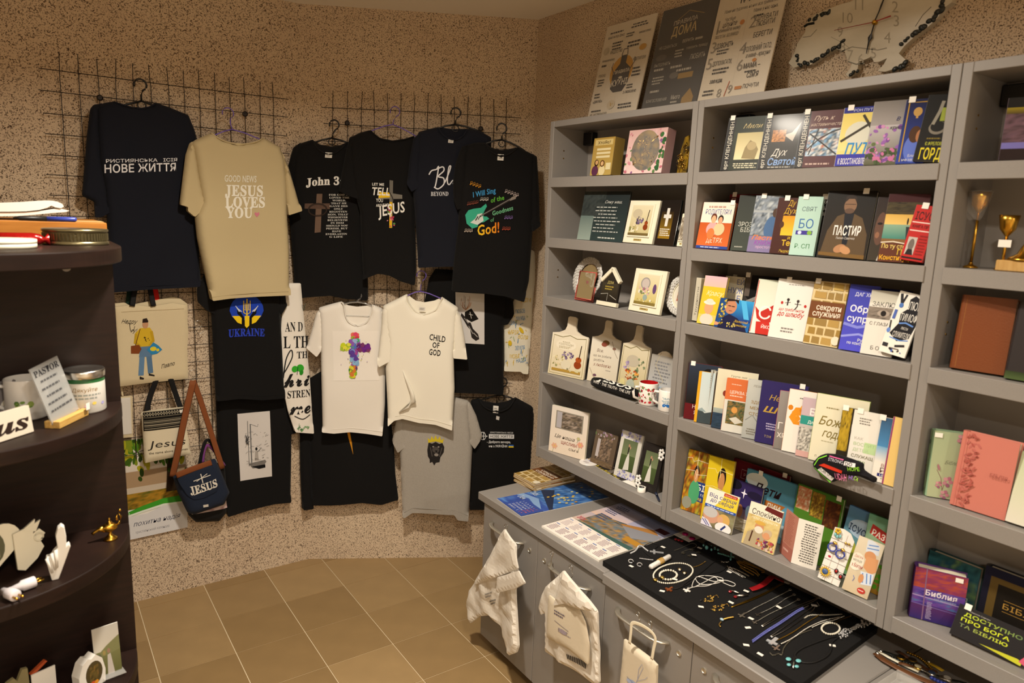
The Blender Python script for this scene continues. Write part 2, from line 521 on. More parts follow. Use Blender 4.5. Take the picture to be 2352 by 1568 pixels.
# ------------------------------------------------------------------ wall shelving (three units side by side)
SX=1.915  # front plane
SB=2.115  # back panel front
PT=0.025
ZTOP=H+0.4087
LIPS=[H+z for z in(0.1718,-0.0864,-0.3453,-0.6961,-1.0525)]  # tops of the front lips
ROWZ=list(LIPS)  # board tops
LH=[0.041,0.042,0.042,0.0445,0.046]
UY=[2.503,1.6845,0.862,0.04]
ULAB=['grey shelving unit nearest the T-shirt wall, holding plaques, mirrors and photo frames',
        'grey middle shelving unit packed with rows of books',
        'grey shelving unit at the edge of view holding Bibles and candlesticks']
for k in range(3):
    ya,yb=UY[k],UY[k+1]
    zb=LIPS[4]-LH[4]-0.006
    U=thing('shelving_unit',ULAB[k],'shelf',(SX,(ya+yb)/2,zb),'grey shelving units along the wall')
    O=Vector((SX,(ya+yb)/2,zb))
    g=0.0008
    for s,(p,q)in enumerate(((ya-PT,ya-g),(yb+g,yb+PT))):
        MB().bbox((SX,p,zb),(SB+0.016,q,ZTOP),0.0012).build('side_panel','melamine',U,origin=O)
    MB().bbox((SX,yb+PT,ZTOP-PT),(SB+0.016,ya-PT,ZTOP),0.0012).build('top_panel','melamine',U,origin=O)
    MB().box((SB,yb+PT,zb+0.005),(SB+0.012,ya-PT,ZTOP-PT)).build('back_panel','melamine_back',U,origin=O)
    for r in range(5):
        sh=MB().box((SX+0.016,yb+PT,ROWZ[r]-0.022),(SB,ya-PT,ROWZ[r]-0.0002)).build('shelf_board','melamine',U,origin=O)
        lip=MB().bbox((SX-0.004,yb+PT-(0.004 if r else 0.004),LIPS[r]-LH[r]),(SX+0.016,ya-PT+0.002,LIPS[r]),0.001).build('front_lip','melamine',None,origin=O)
        lip.parent=sh
    MB().box((SB+0.0125,yb+0.1,ZTOP-0.14),(XW-0.001,ya-0.1,ZTOP-0.09)).build('wall_batten','melamine',U,origin=O)
    for s in(ya-PT,yb+PT+0.06):
        MB().bbox((SB-0.035,s-0.06,ZTOP-PT-0.062),(SB-0.0005,s-0.001,ZTOP-PT-0.008),0.003).build('hanging_bracket','black_plastic',U,origin=O)
    for r,z in enumerate((2.24,1.72,1.36)):
        for dz in(0,-0.032):
            MB().lathe([(0.003,0),(0.003,0.0012)],8,Matrix.Translation((SX+0.06,ya-PT-0.0002,z+dz))@Matrix.Rotation(math.pi/2,4,'X')).build('pin_hole','brass',U,origin=O)

# ------------------------------------------------------------------ base cabinets and worktops
ZW=H-1.2175  # worktop top
XF=1.600
CYS=[2.463,1.664,0.865,0.066]
WY=[2.503,1.662,0.835,0.0]
WLAB=['grey worktop slab under the two wall calendars','grey worktop slab under the black jewellery pad','grey worktop slab under the clear plastic tray']
CLAB=['grey two-door base cabinet with crumpled white bags on its handles','grey two-door base cabinet below the jewellery pad, with a paper bag on its handle','grey two-door base cabinet at the edge of view below the clear tray']
for k in range(3):
    dx=(0,-0.012,-0.004)[k]
    o=MB().bbox((XF+dx,WY[k+1]+0.001,ZW-0.036),(2.225,WY[k]-0.001,ZW),0.003).build('worktop','melamine',None,origin=Vector((1.9,(WY[k]+WY[k+1])/2,ZW)))
    o.location=(1.9,(WY[k]+WY[k+1])/2,ZW)
    tag(o,WLAB[k],'worktop','worktop slabs')
    ya,yb=CYS[k],CYS[k+1];O=Vector((1.9,(ya+yb)/2,0))
    C=thing('base_cabinet',CLAB[k],'cabinet',O,'grey base cabinets')
    MB().box((1.629,yb+0.0005,0.055),(2.2,ya-0.0005,ZW-0.0365)).build('carcass','melamine',C,origin=O)
    MB().box((1.72,yb+0.02,0.0),(2.18,ya-0.02,0.0545)).build('plinth','black_plastic',C,origin=O)
    ym=(ya+yb)/2
    for s in(0,1):
        p,q=((ym+0.0015,ya-0.001),(yb+0.001,ym-0.0015))[s]
        d=MB().bbox((1.609,p,0.053),(1.628,q,ZW-0.042),0.0015).build('door','melamine',C,origin=O)
        yc=(ym+0.21,ym-0.21)[s]
        zz=ZW-0.105
        pts=[]
        for t in range(15):
            a=-1+2*t/14
            pts.append((1.609-0.034*(1-abs(a)**6),yc-a*0.118,zz+0.002))
        h=MB().tube(pts,0.0095,8,flat=0.45,up=(0,0,1)).build('handle','brushed',d,True,origin=O)
        yl=(ym+0.05,ym-0.05)[s]
        R=Matrix.Translation((1.609,yl,ZW-0.115))@Matrix.Rotation(-math.pi/2,4,'Y')
        lk=MB().lathe([(0.0095,-0.001),(0.0095,0.003),(0.007,0.004),(0.006,0.0025),(0.0,0.0025)],18,R,cap=False).build('lock','brushed',d,origin=O)

# ------------------------------------------------------------------ dark rounded shelf unit
K=1.45
LZ=[H-K*z for z in(0.078,0.366,0.608,0.875)]  # tops of boards
PY=1.452*K  # panel front
XE=0.131*K
LO=Vector((-0.16,PY,0))
LU=thing('corner_shelf','dark brown wooden shelf unit with rounded boards, holding mugs and trinkets','shelf',LO)
BT=0.026*K
MB().bbox((-0.9,PY,0.0),(XE,PY+0.022,LZ[0]-BT),0.001).build('back_panel','dark_wood',LU,origin=LO)
MB().bbox((-0.55,PY-0.34,0.0),(-0.528,PY-0.0005,LZ[0]-BT),0.001).build('side_panel','dark_wood',LU,origin=LO)
def board(r,z,th,x1,back=-0.0005,name='rounded_board'):
    cx,cy=-0.115*K,PY-0.0005;poly=[]
    for k in range(33):
        a=math.pi/2*k/32
        poly.append((cx+(x1-cx)*math.cos(a),cy-r*math.sin(a)))
    poly+=[(-0.527,cy-r),(-0.527,PY+back),(x1,PY+back)]if back>0 else[(-0.527,cy-r),(-0.527,cy)]
    o=MB().prism(poly,z-th,z,plane='xy').build(name,'dark_wood',LU,origin=LO)
    bv=o.modifiers.new('b','BEVEL');bv.width=0.003;bv.segments=2;bv.limit_method='ANGLE';bv.angle_limit=0.9
    return o
board(0.255*K,LZ[0],BT,0.145*K,0.72,'rounded_top')
MB().bbox((-0.9,PY+0.022,0.0),(XE-0.04,PY+0.68,LZ[0]-BT-0.0005),0.001).build('carcass','dark_wood',LU,origin=LO)
for z in LZ[1:]:board(0.238*K,z,0.024*K,XE-0.0005)
board(0.238*K,0.12,0.024*K,XE-0.0005)
c=on_y(152,614,PY)
MB().lathe([(0.0105,0),(0.0105,0.002),(0.006,0.003),(0.0,0.002)],14,Matrix.Translation((c.x,PY,c.z))@Matrix.Rotation(math.pi/2,4,'X'),cap=False).build('screw_cap','melamine_back',LU,origin=LO)
# ------------------------------------------------------------------ hanging cloth helpers
def fabric(name,col,rough=0.9,sheen=0.03,bump=(900,0.25),var=None):
    return mat(name,col,rough,bump=bump,sheen=sheen,spec=0.2,var=var)
fabric('navy_cloth','#14161f');fabric('black_cloth','#0e0d0d');fabric('tan_cloth','#bcab84');fabric('white_cloth','#e6e0d6')
fabric('cream_cloth','#e9e3d3');fabric('grey_marl','#9a948b',var=(300,'#a8a299'));fabric('canvas','#cfbf9c',bump=(500,0.4))
fabric('black_rib','#131212');fabric('navy_rib','#191b26')
fabric('brown_strap','#7a4423',0.7);fabric('red_strap','#c0221b');fabric('green_strap','#1d3328');fabric('denim','#1d2536')
fabric('purple_strap','#7a3f7d');fabric('apron_print_cloth','#e2dcc8')
mat('purple_wire','#6d57b0',0.4,0.1)
class Wall:
    def __init__(s,P,ex,n):s.P=Vector(P);s.ex=Vector(ex);s.n=Vector(n)
    def uv(s,px,py,off):
        q=on_plane(px,py,s.P+s.n*off,s.n)-s.P
        return(q.dot(s.ex),q.z)
    def at(s,u,v,d):return s.P+s.ex*u+Vector((0,0,v))+s.n*d
WL=Wall((0,YW,0),(1,0,0),(0,-1,0))
WB=Wall((BX,BY,0),(DX,DY,0),NB)
class Sheet:
    """a padded cloth outline: front and back surfaces with folds, real thickness"""
    def __init__(s,wall,px,off,thick,fold=0.006,seed=1,h=0.014,rnd=True,grow=0.03,nf=3.0,rim=0.004,hem=0.06,crumple=0.0):
        s.crumple=crumple
        s.wall,s.off,s.t,s.rim=wall,off,thick,rim
        pl=[wall.uv(x,y,off)for x,y in px]
        if rnd:
            q=[]
            for i in range(len(pl)):
                a,b=Vector(pl[i]),Vector(pl[(i+1)%len(pl)])
                k=min(0.2,0.004/max((b-a).length,1e-6))
                q+=[a.lerp(b,k),a.lerp(b,1-k)]
            pl=[tuple(v)for v in q]
        bd=[]
        for i in range(len(pl)):
            a,b=Vector(pl[i]),Vector(pl[(i+1)%len(pl)])
            n=max(1,int((b-a).length/h+0.5))
            for k in range(n):bd.append(a.lerp(b,k/n))
        s.bd=np.array([(v.x,v.y)for v in bd])
        s.A=s.bd;s.B=np.roll(s.bd,-1,0)
        s.v1=s.bd[:,1].max();s.v0=s.bd[:,1].min();s.u0=s.bd[:,0].min();s.u1=s.bd[:,0].max()
        lowv=s.v0+(hem if hem else-1)
        s.keep=~((s.A[:,1]<lowv)&(s.B[:,1]<lowv));s.keep[0]=True
        rn=random.Random(seed)
        s.w2=[(rn.uniform(-22,22),rn.uniform(-22,22),rn.uniform(0,6.28))for _ in range(6)]
        s.w=[(rn.uniform(0.6,1.4)*nf/0.25,rn.uniform(0,6.28),rn.uniform(-0.5,0.5),rn.uniform(0.4,1))for _ in range(4)]
        s.fold,s.grow=fold,grow
        xs=np.arange(s.u0+h/2,s.u1,h);ys=np.arange(s.v0+h/2,s.v1,h)
        g=np.array([(x+(0.25*h if j%2 else-0.25*h),y)for j,y in enumerate(ys)for x in xs])
        ins=s.inside(g);g=g[ins]
        if len(g):
            g=g[s.dist(g)>0.5*h]
        s.pts=np.concatenate([s.bd,g])if len(g)else s.bd
        N=len(s.bd)
        vs,es,fs,_,_,_=geometry.delaunay_2d_cdt([Vector(p)for p in s.pts],[],[list(range(N))],1,1e-6)
        s.V=np.array([(v.x,v.y)for v in vs]);s.F=[tuple(f)for f in fs]
    def inside(s,p):
        x,y=p[:,0:1],p[:,1:2];a,b=s.A,s.B
        c=((a[:,1]>y)!=(b[:,1]>y))&(x<(b[:,0]-a[:,0])*(y-a[:,1])/(b[:,1]-a[:,1]+1e-12)+a[:,0])
        return c.sum(1)%2==1
    def dist(s,p,keep=None):
        A,B=(s.A,s.B)if keep is None else(s.A[keep],s.B[keep])
        d=B-A;L=(d**2).sum(1)+1e-12
        t=np.clip(((p[:,None,:]-A[None])*d[None]).sum(2)/L,0,1)
        q=A[None]+t[...,None]*d[None]
        return np.sqrt(((p[:,None,:]-q)**2).sum(2)).min(1)
    def prof(s,p):
        d=np.clip(s.dist(p,s.keep)/s.grow,0,1)
        return 0.3+0.7*np.sqrt(1-(1-d)**2)
    def folds(s,p):
        k=(s.v1-p[:,1])/max(s.v1-s.v0,1e-6)
        f=sum(a*np.sin(fr*p[:,0]+ph+sl*fr*0.5*p[:,1])for fr,ph,sl,a in s.w)/2
        g=sum(np.sin(a*p[:,0]+b*p[:,1]+c)for a,b,c in s.w2)/3
        if s.crumple:
            g=g+np.array([noise.noise(Vector((a*16,b*16,s.off*50)))*2.2+abs(noise.noise(Vector((a*9,b*9,7.7))))*2 for a,b in p])*s.crumple
        return s.fold*(f*(0.25+1.25*k)+0.6*g)
    def front(s,p):
        p=np.atleast_2d(np.array(p,dtype=float))
        pr=s.prof(p)
        return s.off+s.rim/2+s.t*pr+s.folds(p)*(0.35+0.65*pr)
    def P(s,u,v,d=0.0):
        return s.wall.at(u,v,float(s.front([(u,v)])[0])+d)
    def pxp(s,px,py,d=0.0):
        u,v=s.wall.uv(px,py,s.off+s.t*0.7);return s.P(u,v,d)
    def build(s,name,m,parent,origin,smooth=True):
        f=s.front(s.V);pr=s.prof(s.V)
        b=s.off-s.rim/2-0.3*s.t*pr+s.folds(s.V)*0.35
        b=np.minimum(b,f-0.002);b=np.maximum(b,0.003)
        n=len(s.V)
        vs=[s.wall.at(u,v,d)-origin for(u,v),d in zip(s.V,f)]+[s.wall.at(u,v,d)-origin for(u,v),d in zip(s.V,b)]
        fs=[];cnt={}
        for t in s.F:
            a,c,e=(s.V[i]for i in t)
            t=t if(c[0]-a[0])*(e[1]-a[1])-(c[1]-a[1])*(e[0]-a[0])>0 else t[::-1]
            fs.append(t);fs.append(tuple(i+n for i in reversed(t)))
            for i in range(len(t)):
                cnt[(t[i],t[(i+1)%len(t)])]=1
        for(i,j)in list(cnt):
            if(j,i)not in cnt:fs.append((j,i,i+n,j+n))
        o=mesh_obj(name,vs,fs,m,parent,smooth)
        if smooth:smooth_by_angle(o,48)
        return o
    def printed(s,name,ops,tl,tr,bl,parent,origin,m='ink_fabric',d=0.0012,step=1.2e-4):
        a,b,c=(Vector(s.wall.uv(*q,s.off+s.t*0.8))for q in(tl,tr,bl))
        ex,ey=b-a,a-c;W,Hh=ex.length,ey.length
        pend=[]
        def place(x,y,dd):
            q=c+ex*(x/W)+ey*(y/Hh)
            pend.append((q.x,q.y,dd));return(0,0,0)
        o=make_print(name,ops,W,Hh,parent,place,m,step=step,e0=d,do_clip=False,grid=0.012)
        if o:
            arr=np.array(pend);fr=s.front(arr[:,:2])
            co=[s.wall.at(u,v,f+dd)-origin for(u,v,dd),f in zip(pend,fr)]
            o.data.vertices.foreach_set('co',np.array([tuple(q)for q in co],dtype=np.float32).ravel());o.data.update()
        return o
def hanger(wall,hook,apex,le,re,off,label,kind='black',lower=True,d=0.0):
    """hook = px of hook top, apex = px where arms meet, le/re = arm ends px"""
    def Q(p,dd=0.0):u,v=wall.uv(p[0],p[1],off);return wall.at(u,v,off+dd)
    a,l,r,hk=Q(apex),Q(le),Q(re),Q(hook)
    O=a.copy()
    t=thing('clothes_hanger',label,'hanger',O,'clothes hangers on the wall grids')
    m='black_plastic' if kind=='black' else('purple_wire' if kind=='purple' else 'clear_plastic')
    rr=0.0045 if kind!='purple' else 0.0027
    hh=(hk-a).z;R=min(0.024,hh*0.42);up=Vector((0,0,1));ex=wall.ex;sd=1 if kind!='black2' else 1
    cx=(hk-a).dot(ex)
    ctr=a+ex*cx+up*(hh-R)
    pts=[a,a+up*(hh-2.2*R)*0.6+ex*cx*0.5]
    for k in range(13):
        an=math.radians(-70+270*k/12)
        pts.append(ctr+ex*(R*math.cos(an))+up*(R*math.sin(an))-wall.n*(0.012*k/12))
    MB().tube(pts,rr*0.9,8).build('hook',m,t,True,origin=O)
    mb=[]
    for e in(l,r):
        mid=a.lerp(e,0.35)+up*0.004
        mb.append(MB().tube([a-up*0.002,mid,a.lerp(e,0.75)+up*0.003,e,e-up*0.012],rr,8))
        mb[-1].build('arm',m,t,True,origin=O)
    if kind=='black':
        c=a-up*0.02
        MB().tube([c+ex*(0.016*math.cos(q*math.pi/8))+up*(0.016*math.sin(q*math.pi/8))for q in range(16)],0.0028,6,closed=True).build('ring',m,t,True,origin=O)
    if lower:
        MB().tube([l-up*0.012,l.lerp(r,0.1)-up*0.045+(l-a)*0.0,l.lerp(r,0.9)-up*0.045,r-up*0.012],rr*0.8,6).build('lower_bar',m,t,True,origin=O)
    return t
mat('clear_plastic','#d8d8d8',0.1,trans=0.9)
def shirt(wall,label,m,body,sleeves,off,thick=0.03,fold=0.006,seed=1,neck=None,back=None,rib=None,tagpx=None,slo=0.004,nf=3.0,hem=None,grow=0.032):
    b=Sheet(wall,body,off,thick,fold,seed,nf=nf,grow=grow,h=0.0125)
    uc,vc=(b.u0+b.u1)/2,b.v1
    O=wall.at(uc,b.v0,off)
    t=thing('t_shirt',label,'T-shirt',O,'T-shirts hanging on the wall grids')
    b.build('body',m,t,O)
    for i,s in enumerate(sleeves):
        sh=Sheet(wall,s,off+slo,thick*0.7,fold*0.6,seed*13+i,nf=nf*1.5,grow=0.022,h=0.011)
        sh.build('sleeve',m,t,O)
    rib=rib or m
    if back:
        Sheet(wall,back,max(off-thick*0.25,0.006),0.004,0.001,seed,grow=0.02,rnd=False).build('back_neck',m,t,O)
    if neck:
        pts=[b.pxp(x,y,0.001)for x,y in neck]
        sm=[]
        for i in range(len(pts)-1):
            p0,p1,p2,p3=pts[max(i-1,0)],pts[i],pts[i+1],pts[min(i+2,len(pts)-1)]
            for k in range(4):
                q=k/4
                sm.append(0.5*((2*p1)+(p2-p0)*q+(2*p0-5*p1+4*p2-p3)*q*q+(3*p1-p0-3*p2+p3)*q**3))
        sm.append(pts[-1])
        MB().tube(sm,0.008,8,flat=0.42,up=wall.n.cross(Vector((0,0,1)))).build('collar',rib,t,True,origin=O)
    if hem:
        pts=[b.pxp(x,y,0.0006)for x,y in hem]
        MB().tube(pts,0.0016,6,flat=0.6).build('hem_seam',rib,t,True,origin=O)
    if tagpx:
        x,y,w_,h_=tagpx
        b.printed('neck_label',[('r',0,0,1,1,'#d8d4cc'),('x',0.15,0.2,0.9,0.8,2,'#8a8580',seed)],(x-w_,y-h_),(x+w_,y-h_+1),(x-w_-1,y+h_),t,O,d=0.002)
    return t,b,O

# ------------------------------------------------------------------ wire grids
def grid(wall,label,us,vs,u0,u1,v0,v1,pegs,seed):
    O=wall.at((u0+u1)/2,v0,0.0)
    t=thing('wire_grid',label,'wire grid',O,'wire display grids')
    rn=random.Random(seed)
    for u in us:
        b=rn.uniform(-0.006,0.006)
        MB().tube([wall.at(u+b,v0,0.022),wall.at(u,v0+(v1-v0)*0.5,0.022),wall.at(u,v1-0.1,0.022),wall.at(u-b,v1+rn.uniform(-0.01,0.006),0.024)],0.0017,5).build('vertical_wire','wire',t,origin=O)
    for v in vs:
        MB().tube([wall.at(u0+rn.uniform(-0.01,0.01),v+rn.uniform(-0.004,0.004),0.0255),wall.at((u0+u1)/2,v,0.0255),wall.at(u1+rn.uniform(-0.01,0.01),v+rn.uniform(-0.004,0.004),0.0255)],0.0017,5).build('horizontal_wire','wire',t,origin=O)
    for p in pegs:
        u,v=wall.uv(p[0],p[1],0.02)
        c=wall.at(u,v,0)
        R=Matrix.Translation(c)@wall.n.to_track_quat('Z','Y').to_matrix().to_4x4()
        MB().lathe([(0.004,0.001),(0.004,0.026),(0.013,0.027),(0.013,0.03),(0.007,0.032),(0.0,0.03)],14,R,cap=False).build('fixing_peg','wire',t,True,origin=O)
us=[WL.uv(x,y,0.022)[0]for x,y in((136,160),(180,165),(225,170),(265,178),(305,185),(346,190),(387,197),(423,203),(458,207),(494,212),(528,216),(562,222),(597,228),(628,233))]
vs=[2.475-0.0855*k for k in range(21)]
grid(WL,'long black wire display grid behind the tan T-shirt and tote bags',us,vs,0.10,1.13,0.74,2.555,[(229,225),(562,262)],3)
us=[WB.uv(x,y,0.022)[0]for x,y in((764,240),(798,242),(830,244),(860,246),(891,248),(921,249),(951,250),(982,251),(1014,253),(1044,254),(1074,255),(1104,257),(1135,258),(1163,259))]
vs=[2.455-0.083*k for k in range(21)]
grid(WB,'black wire display grid on the slanted wall behind the guitar T-shirt',us,vs,0.11,1.12,0.76,2.545,[(798,283),(1104,296)],4)

# ------------------------------------------------------------------ T-shirts
t,b,O=shirt(WL,'navy T-shirt with white two-line Cyrillic lettering across its back','navy_cloth',
    [(261,233),(282,240),(304,246),(325,248),(345,244),(357,236),(388,247),(432,265),(446,300),(453,330),(450,420),(446,500),(455,573),(460,656),(400,660),(330,664),(239,671),(243,600),(247,520),(240,430),(228,370),(222,300),(222,250),(235,238)],
    [[(236,237),(214,241),(207,250),(199,315),(194,380),(188,449),(201,456),(216,463),(218,500),(236,497),(252,487),(245,440),(233,380),(227,300),(227,250)]],
    0.085,0.035,0.007,11,neck=[(261,234),(282,241),(304,247),(325,249),(345,245),(357,237)],rib='navy_rib',hem=[(240,664),(330,657),(400,653),(458,649)])
b.printed('back_lettering',[('t','РИСТИЯНСЬКА   ІСІЯ',0.02,0.70,0.24,'#d8d8dc',{'w':0.98,'b':0.012}),('t','НОВЕ ЖИТТЯ',0.0,0.0,0.58,'#dfdfe3',{'w':0.98,'b':0.045})],(239,364),(406,361),(240,397),t,O)
hanger(WL,(322,181),(325,231),(228,262),(418,272),0.085,'black plastic hanger holding the navy lettered T-shirt')

t,b,O=shirt(WL,'tan T-shirt with white JESUS LOVES YOU lettering and a pink heart','tan_cloth',
    [(485,305),(500,317),(524,326),(552,331),(586,326),(604,317),(641,338),(651,370),(657,430),(657,490),(662,573),(662,676),(593,679),(524,683),(483,688),(469,625),(452,546),(447,498),(462,460),(452,400),(446,366),(438,330),(447,322)],
    [[(442,325),(435,329),(426,356),(417,428),(412,470),(429,475),(428,484),(445,498),(467,477),(477,471),(466,446),(458,410),(452,370),(448,345)],
     [(638,337),(650,356),(660,380),(676,435),(690,484),(659,494),(655,460),(650,400),(643,360)]],
    0.155,0.042,0.008,5,neck=[(485,306),(500,318),(524,327),(552,332),(586,327),(604,318)],hem=[(483,681),(524,676),(593,672),(661,669)])
b.printed('back_lettering',[('t','GOOD NEWS',0.0,0.83,0.15,'#dcd8c8',{'w':0.75,'b':0.025}),('t','JESUS',0.01,0.52,0.25,'#e6e2d4',{'w':0.9,'st':'serif','b':0.03}),
    ('t','LOVES',0.01,0.265,0.245,'#e6e2d4',{'w':0.95,'st':'serif','b':0.03}),('t','YOU',0.03,0.03,0.24,'#e6e2d4',{'w':0.63,'st':'serif','b':0.03}),
    ('P',[(0.77,0.04),(0.83,0.11),(0.825,0.145),(0.795,0.155),(0.77,0.13),(0.745,0.155),(0.715,0.145),(0.71,0.11)],'#c87a8a')],(515,399),(612,402),(515,503),t,O)
hanger(WL,(524,247),(533,296),(478,318),(610,326),0.155,'purple wire hanger holding the tan T-shirt','purple',lower=False)

t,b,O=shirt(WL,'black T-shirt with blue and yellow UKRAINE print below the tan T-shirt','black_cloth',
    [(500,600),(640,600),(643,722),(646,793),(652,912),(600,916),(550,913),(496,919),(492,850),(488,760),(484,700)],
    [[(505,615),(470,628),(452,663),(454,693),(475,713),(494,722),(500,690)],[(636,615),(652,650),(657,700),(644,722),(634,700)]],0.11,0.026,0.006,7,hem=[(497,912),(550,906),(600,909),(650,905)])
E=[]
for k in range(10):
    a0,a1=math.pi*k/10,math.pi*(k+1)/10
    E.append((0.5+0.47*math.cos(a0),0.62+0.38*math.sin(a0)))
E.append((0.03,0.62))
ops=[('p',E,'#1f3fae'),('p',[(0.03,0.62),(0.97,0.62),(0.9,0.48),(0.82,0.42),(0.72,0.36),(0.5,0.42),(0.28,0.36),(0.18,0.42),(0.1,0.48)],'#1f3fae'),
       ('p',[(0.1,0.5),(0.36,0.5),(0.37,0.30),(0.25,0.34)],'#e8c51c'),('p',[(0.64,0.5),(0.9,0.5),(0.75,0.34),(0.63,0.30)],'#e8c51c'),('p',[(0.44,0.5),(0.57,0.5),(0.57,0.27),(0.5,0.21),(0.45,0.26)],'#e8c51c'),
       ('p',[(0.22,0.72),(0.36,0.55),(0.43,0.45),(0.40,0.26),(0.36,0.27),(0.36,0.45),(0.24,0.55)],'#0c0c0c'),('p',[(0.78,0.72),(0.64,0.55),(0.57,0.45),(0.60,0.26),(0.64,0.27),(0.64,0.45),(0.76,0.55)],'#0c0c0c')]
for x in(0.19,0.22,0.26):ops.append(('l',[(x,0.74-(x-0.19)),(x+0.1,0.60)],0.003,'#c9ced8'))
for x in(0.81,0.78,0.74):ops.append(('l',[(x,0.74-(0.81-x)),(x-0.1,0.60)],0.003,'#c9ced8'))
ops+=[('l',[(0.41,0.86),(0.41,0.58),(0.5,0.53),(0.59,0.58),(0.59,0.86)],0.0035,'#e8c51c'),('l',[(0.5,0.9),(0.5,0.5)],0.0055,'#e8c51c'),('l',[(0.41,0.66),(0.46,0.63),(0.45,0.8)],0.003,'#e8c51c'),('l',[(0.59,0.66),(0.54,0.63),(0.55,0.8)],0.003,'#e8c51c'),
        ('t','UKRAINE',0.0,0.0,0.19,'#2a3fb0',{'w':1.0,'st':'serif','b':0.03,'arc':0.02})]
b.printed('chest_print',ops,(524,676),(607,676),(524,774),t,O)

t,b,O=shirt(WL,'long black T-shirt with a white boat sketch panel, lowest beside the shoulder bags','black_cloth',
    [(500,840),(645,840),(660,900),(668,1000),(667,1080),(666,1151),(630,1155),(574,1168),(521,1183),(515,1110),(500,1020),(496,925)],
    [[(643,872),(670,919),(678,992),(657,998),(650,950),(644,900)]],0.045,0.022,0.007,9)
ops=[('r',0,0,1,1,'#cfcac6'),('l',[(0.3,0.2),(0.3,0.88)],0.003,'#555'),('l',[(0.38,0.25),(0.38,0.83)],0.006,'#6b6b6b'),('l',[(0.38,0.83),(0.6,0.78),(0.62,0.82)],0.002,'#444'),
       ('P',[(0.28,0.24),(0.8,0.27),(0.84,0.24),(0.72,0.16),(0.4,0.16)],'#77736f'),('P',[(0.36,0.19),(0.8,0.2),(0.8,0.15),(0.6,0.14)],'#151515'),
       ('p',[(0.47,0.27),(0.6,0.27),(0.58,0.42),(0.5,0.42)],'#a39d97'),('e',0.54,0.45,0.035,0.025,'#222'),('l',[(0.57,0.4),(0.7,0.46)],0.003,'#555')]
rn=random.Random(4)
for k in range(46):
    x,y=rn.uniform(0.18,0.85),rn.uniform(0.2,0.72)
    ops.append(('l',[(x,y),(x+rn.uniform(0.02,0.12),y+rn.uniform(-0.02,0.03))],0.0012,rn.choice(['#555','#777','#333'])))
for k in range(14):ops.append(('l',[(0.2+0.01*k,0.66-rn.uniform(0,0.14)),(0.22+rn.uniform(0,0.05),0.68-0.01*k)],0.003,'#444'))
b.printed('sketch_panel',ops,(544,949),(619,943),(551,1103),t,O)

t,b,O=shirt(WL,'plain black garment edge hanging between boat T-shirt and cross T-shirt','black_cloth',[(688,930),(713,930),(714,1060),(717,1165),(694,1168),(690,1080)],[],0.045,0.02,0.004,21)

# white printed apron between the walls
sh=Sheet(WL,[(655,650),(690,650),(696,720),(703,793),(711,870),(719,994),(676,990),(660,940),(647,877),(643,781),(649,700)],0.10,0.014,0.005,3,grow=0.03)
O=sh.wall.at(sh.u0,sh.v0,0.07)
t=thing('tea_towel','long white cloth with black verse lettering and a green butterfly','towel',O)
sh.build('cloth','white_cloth',t,O)
ops=[('t','AN D',0.1,0.77,0.075,'#1c1a1a',{'w':0.62,'st':'serif'}),('t','L TH',0.04,0.645,0.095,'#1c1a1a',{'w':0.9,'st':'serif'}),('t','TH',0.5,0.565,0.055,'#1c1a1a',{'w':0.4,'st':'serif'}),
       ('c',[(0.02,0.42),(0.12,0.56),(0.3,0.63),(0.34,0.58),(0.16,0.5),(0.05,0.46)],0.006,'#1c1a1a'),('t','hri',0.02,0.35,0.12,'#1c1a1a',{'w':0.96,'st':'script','b':0.02}),('t','STREN',0.16,0.262,0.06,'#1c1a1a',{'w':0.84,'st':'serif'}),
       ('t','me',0.22,0.135,0.13,'#1c1a1a',{'w':0.78,'st':'script','b':0.02}),('c',[(0.4,0.12),(0.7,0.09),(0.97,0.12)],0.005,'#1c1a1a'),
       ('e',0.62,0.49,0.13,0.03,'#35a32c',0.5),('e',0.42,0.485,0.11,0.025,'#35a32c',-0.4),('e',0.66,0.455,0.07,0.02,'#2b8a25',-0.3),('l',[(0.5,0.44),(0.53,0.5)],0.003,'#123'),
       ('s',0.45,0.0,1.0,0.03,14,0.006,['#6f9a68','#4c7a4c','#8fae85'],5),('l',[(0.55,0.0),(0.56,0.06)],0.002,'#557755'),('l',[(0.5,0.02),(0.6,0.045)],0.003,'#5b8a5b'),('l',[(0.7,0.97),(0.76,0.92),(0.82,0.98)],0.002,'#44554a')]
sh.printed('verse_print',ops,(647,690),(712,690),(650,992),t,O)

t,b,O=shirt(WB,'black T-shirt with a wooden cross and long verse column','black_cloth',
    [(718,321),(735,332),(762,337),(785,333),(798,326),(830,338),(838,420),(840,520),(845,643),(845,689),(800,685),(761,677),(720,680),(680,684),(674,598),(666,503),(672,430),(678,360),(690,330)],
    [[(692,327),(674,339),(662,382),(662,440),(666,503),(680,506),(686,440),(690,370)]],0.075,0.035,0.007,15,
    neck=[(718,322),(729,341),(748,353),(768,353),(787,341),(798,327)],rib='black_rib',tagpx=(756,356,8,6))
L=['FOR GOD SO','LOVED THE','WORLD,','THAT HE','GAVE HIS','ONLY','BEGOTTEN','SON, THAT','WHOSOEVER','BELIEVETH','IN HIM','SHOULD NOT','PERISH, BUT','HAVE','EVERLASTIN','G LIFE']
ops=[('t','John 3:16',0.02,0.82,0.13,'#e6e4de',{'w':1.12,'st':'serif','b':0.03,'arc':0.03}),('p',[(0.24,0.1),(0.38,0.11),(0.4,0.71),(0.27,0.71)],'#6b5648'),('p',[(0.0,0.48),(0.58,0.47),(0.58,0.56),(0.0,0.56)],'#5a463b')]
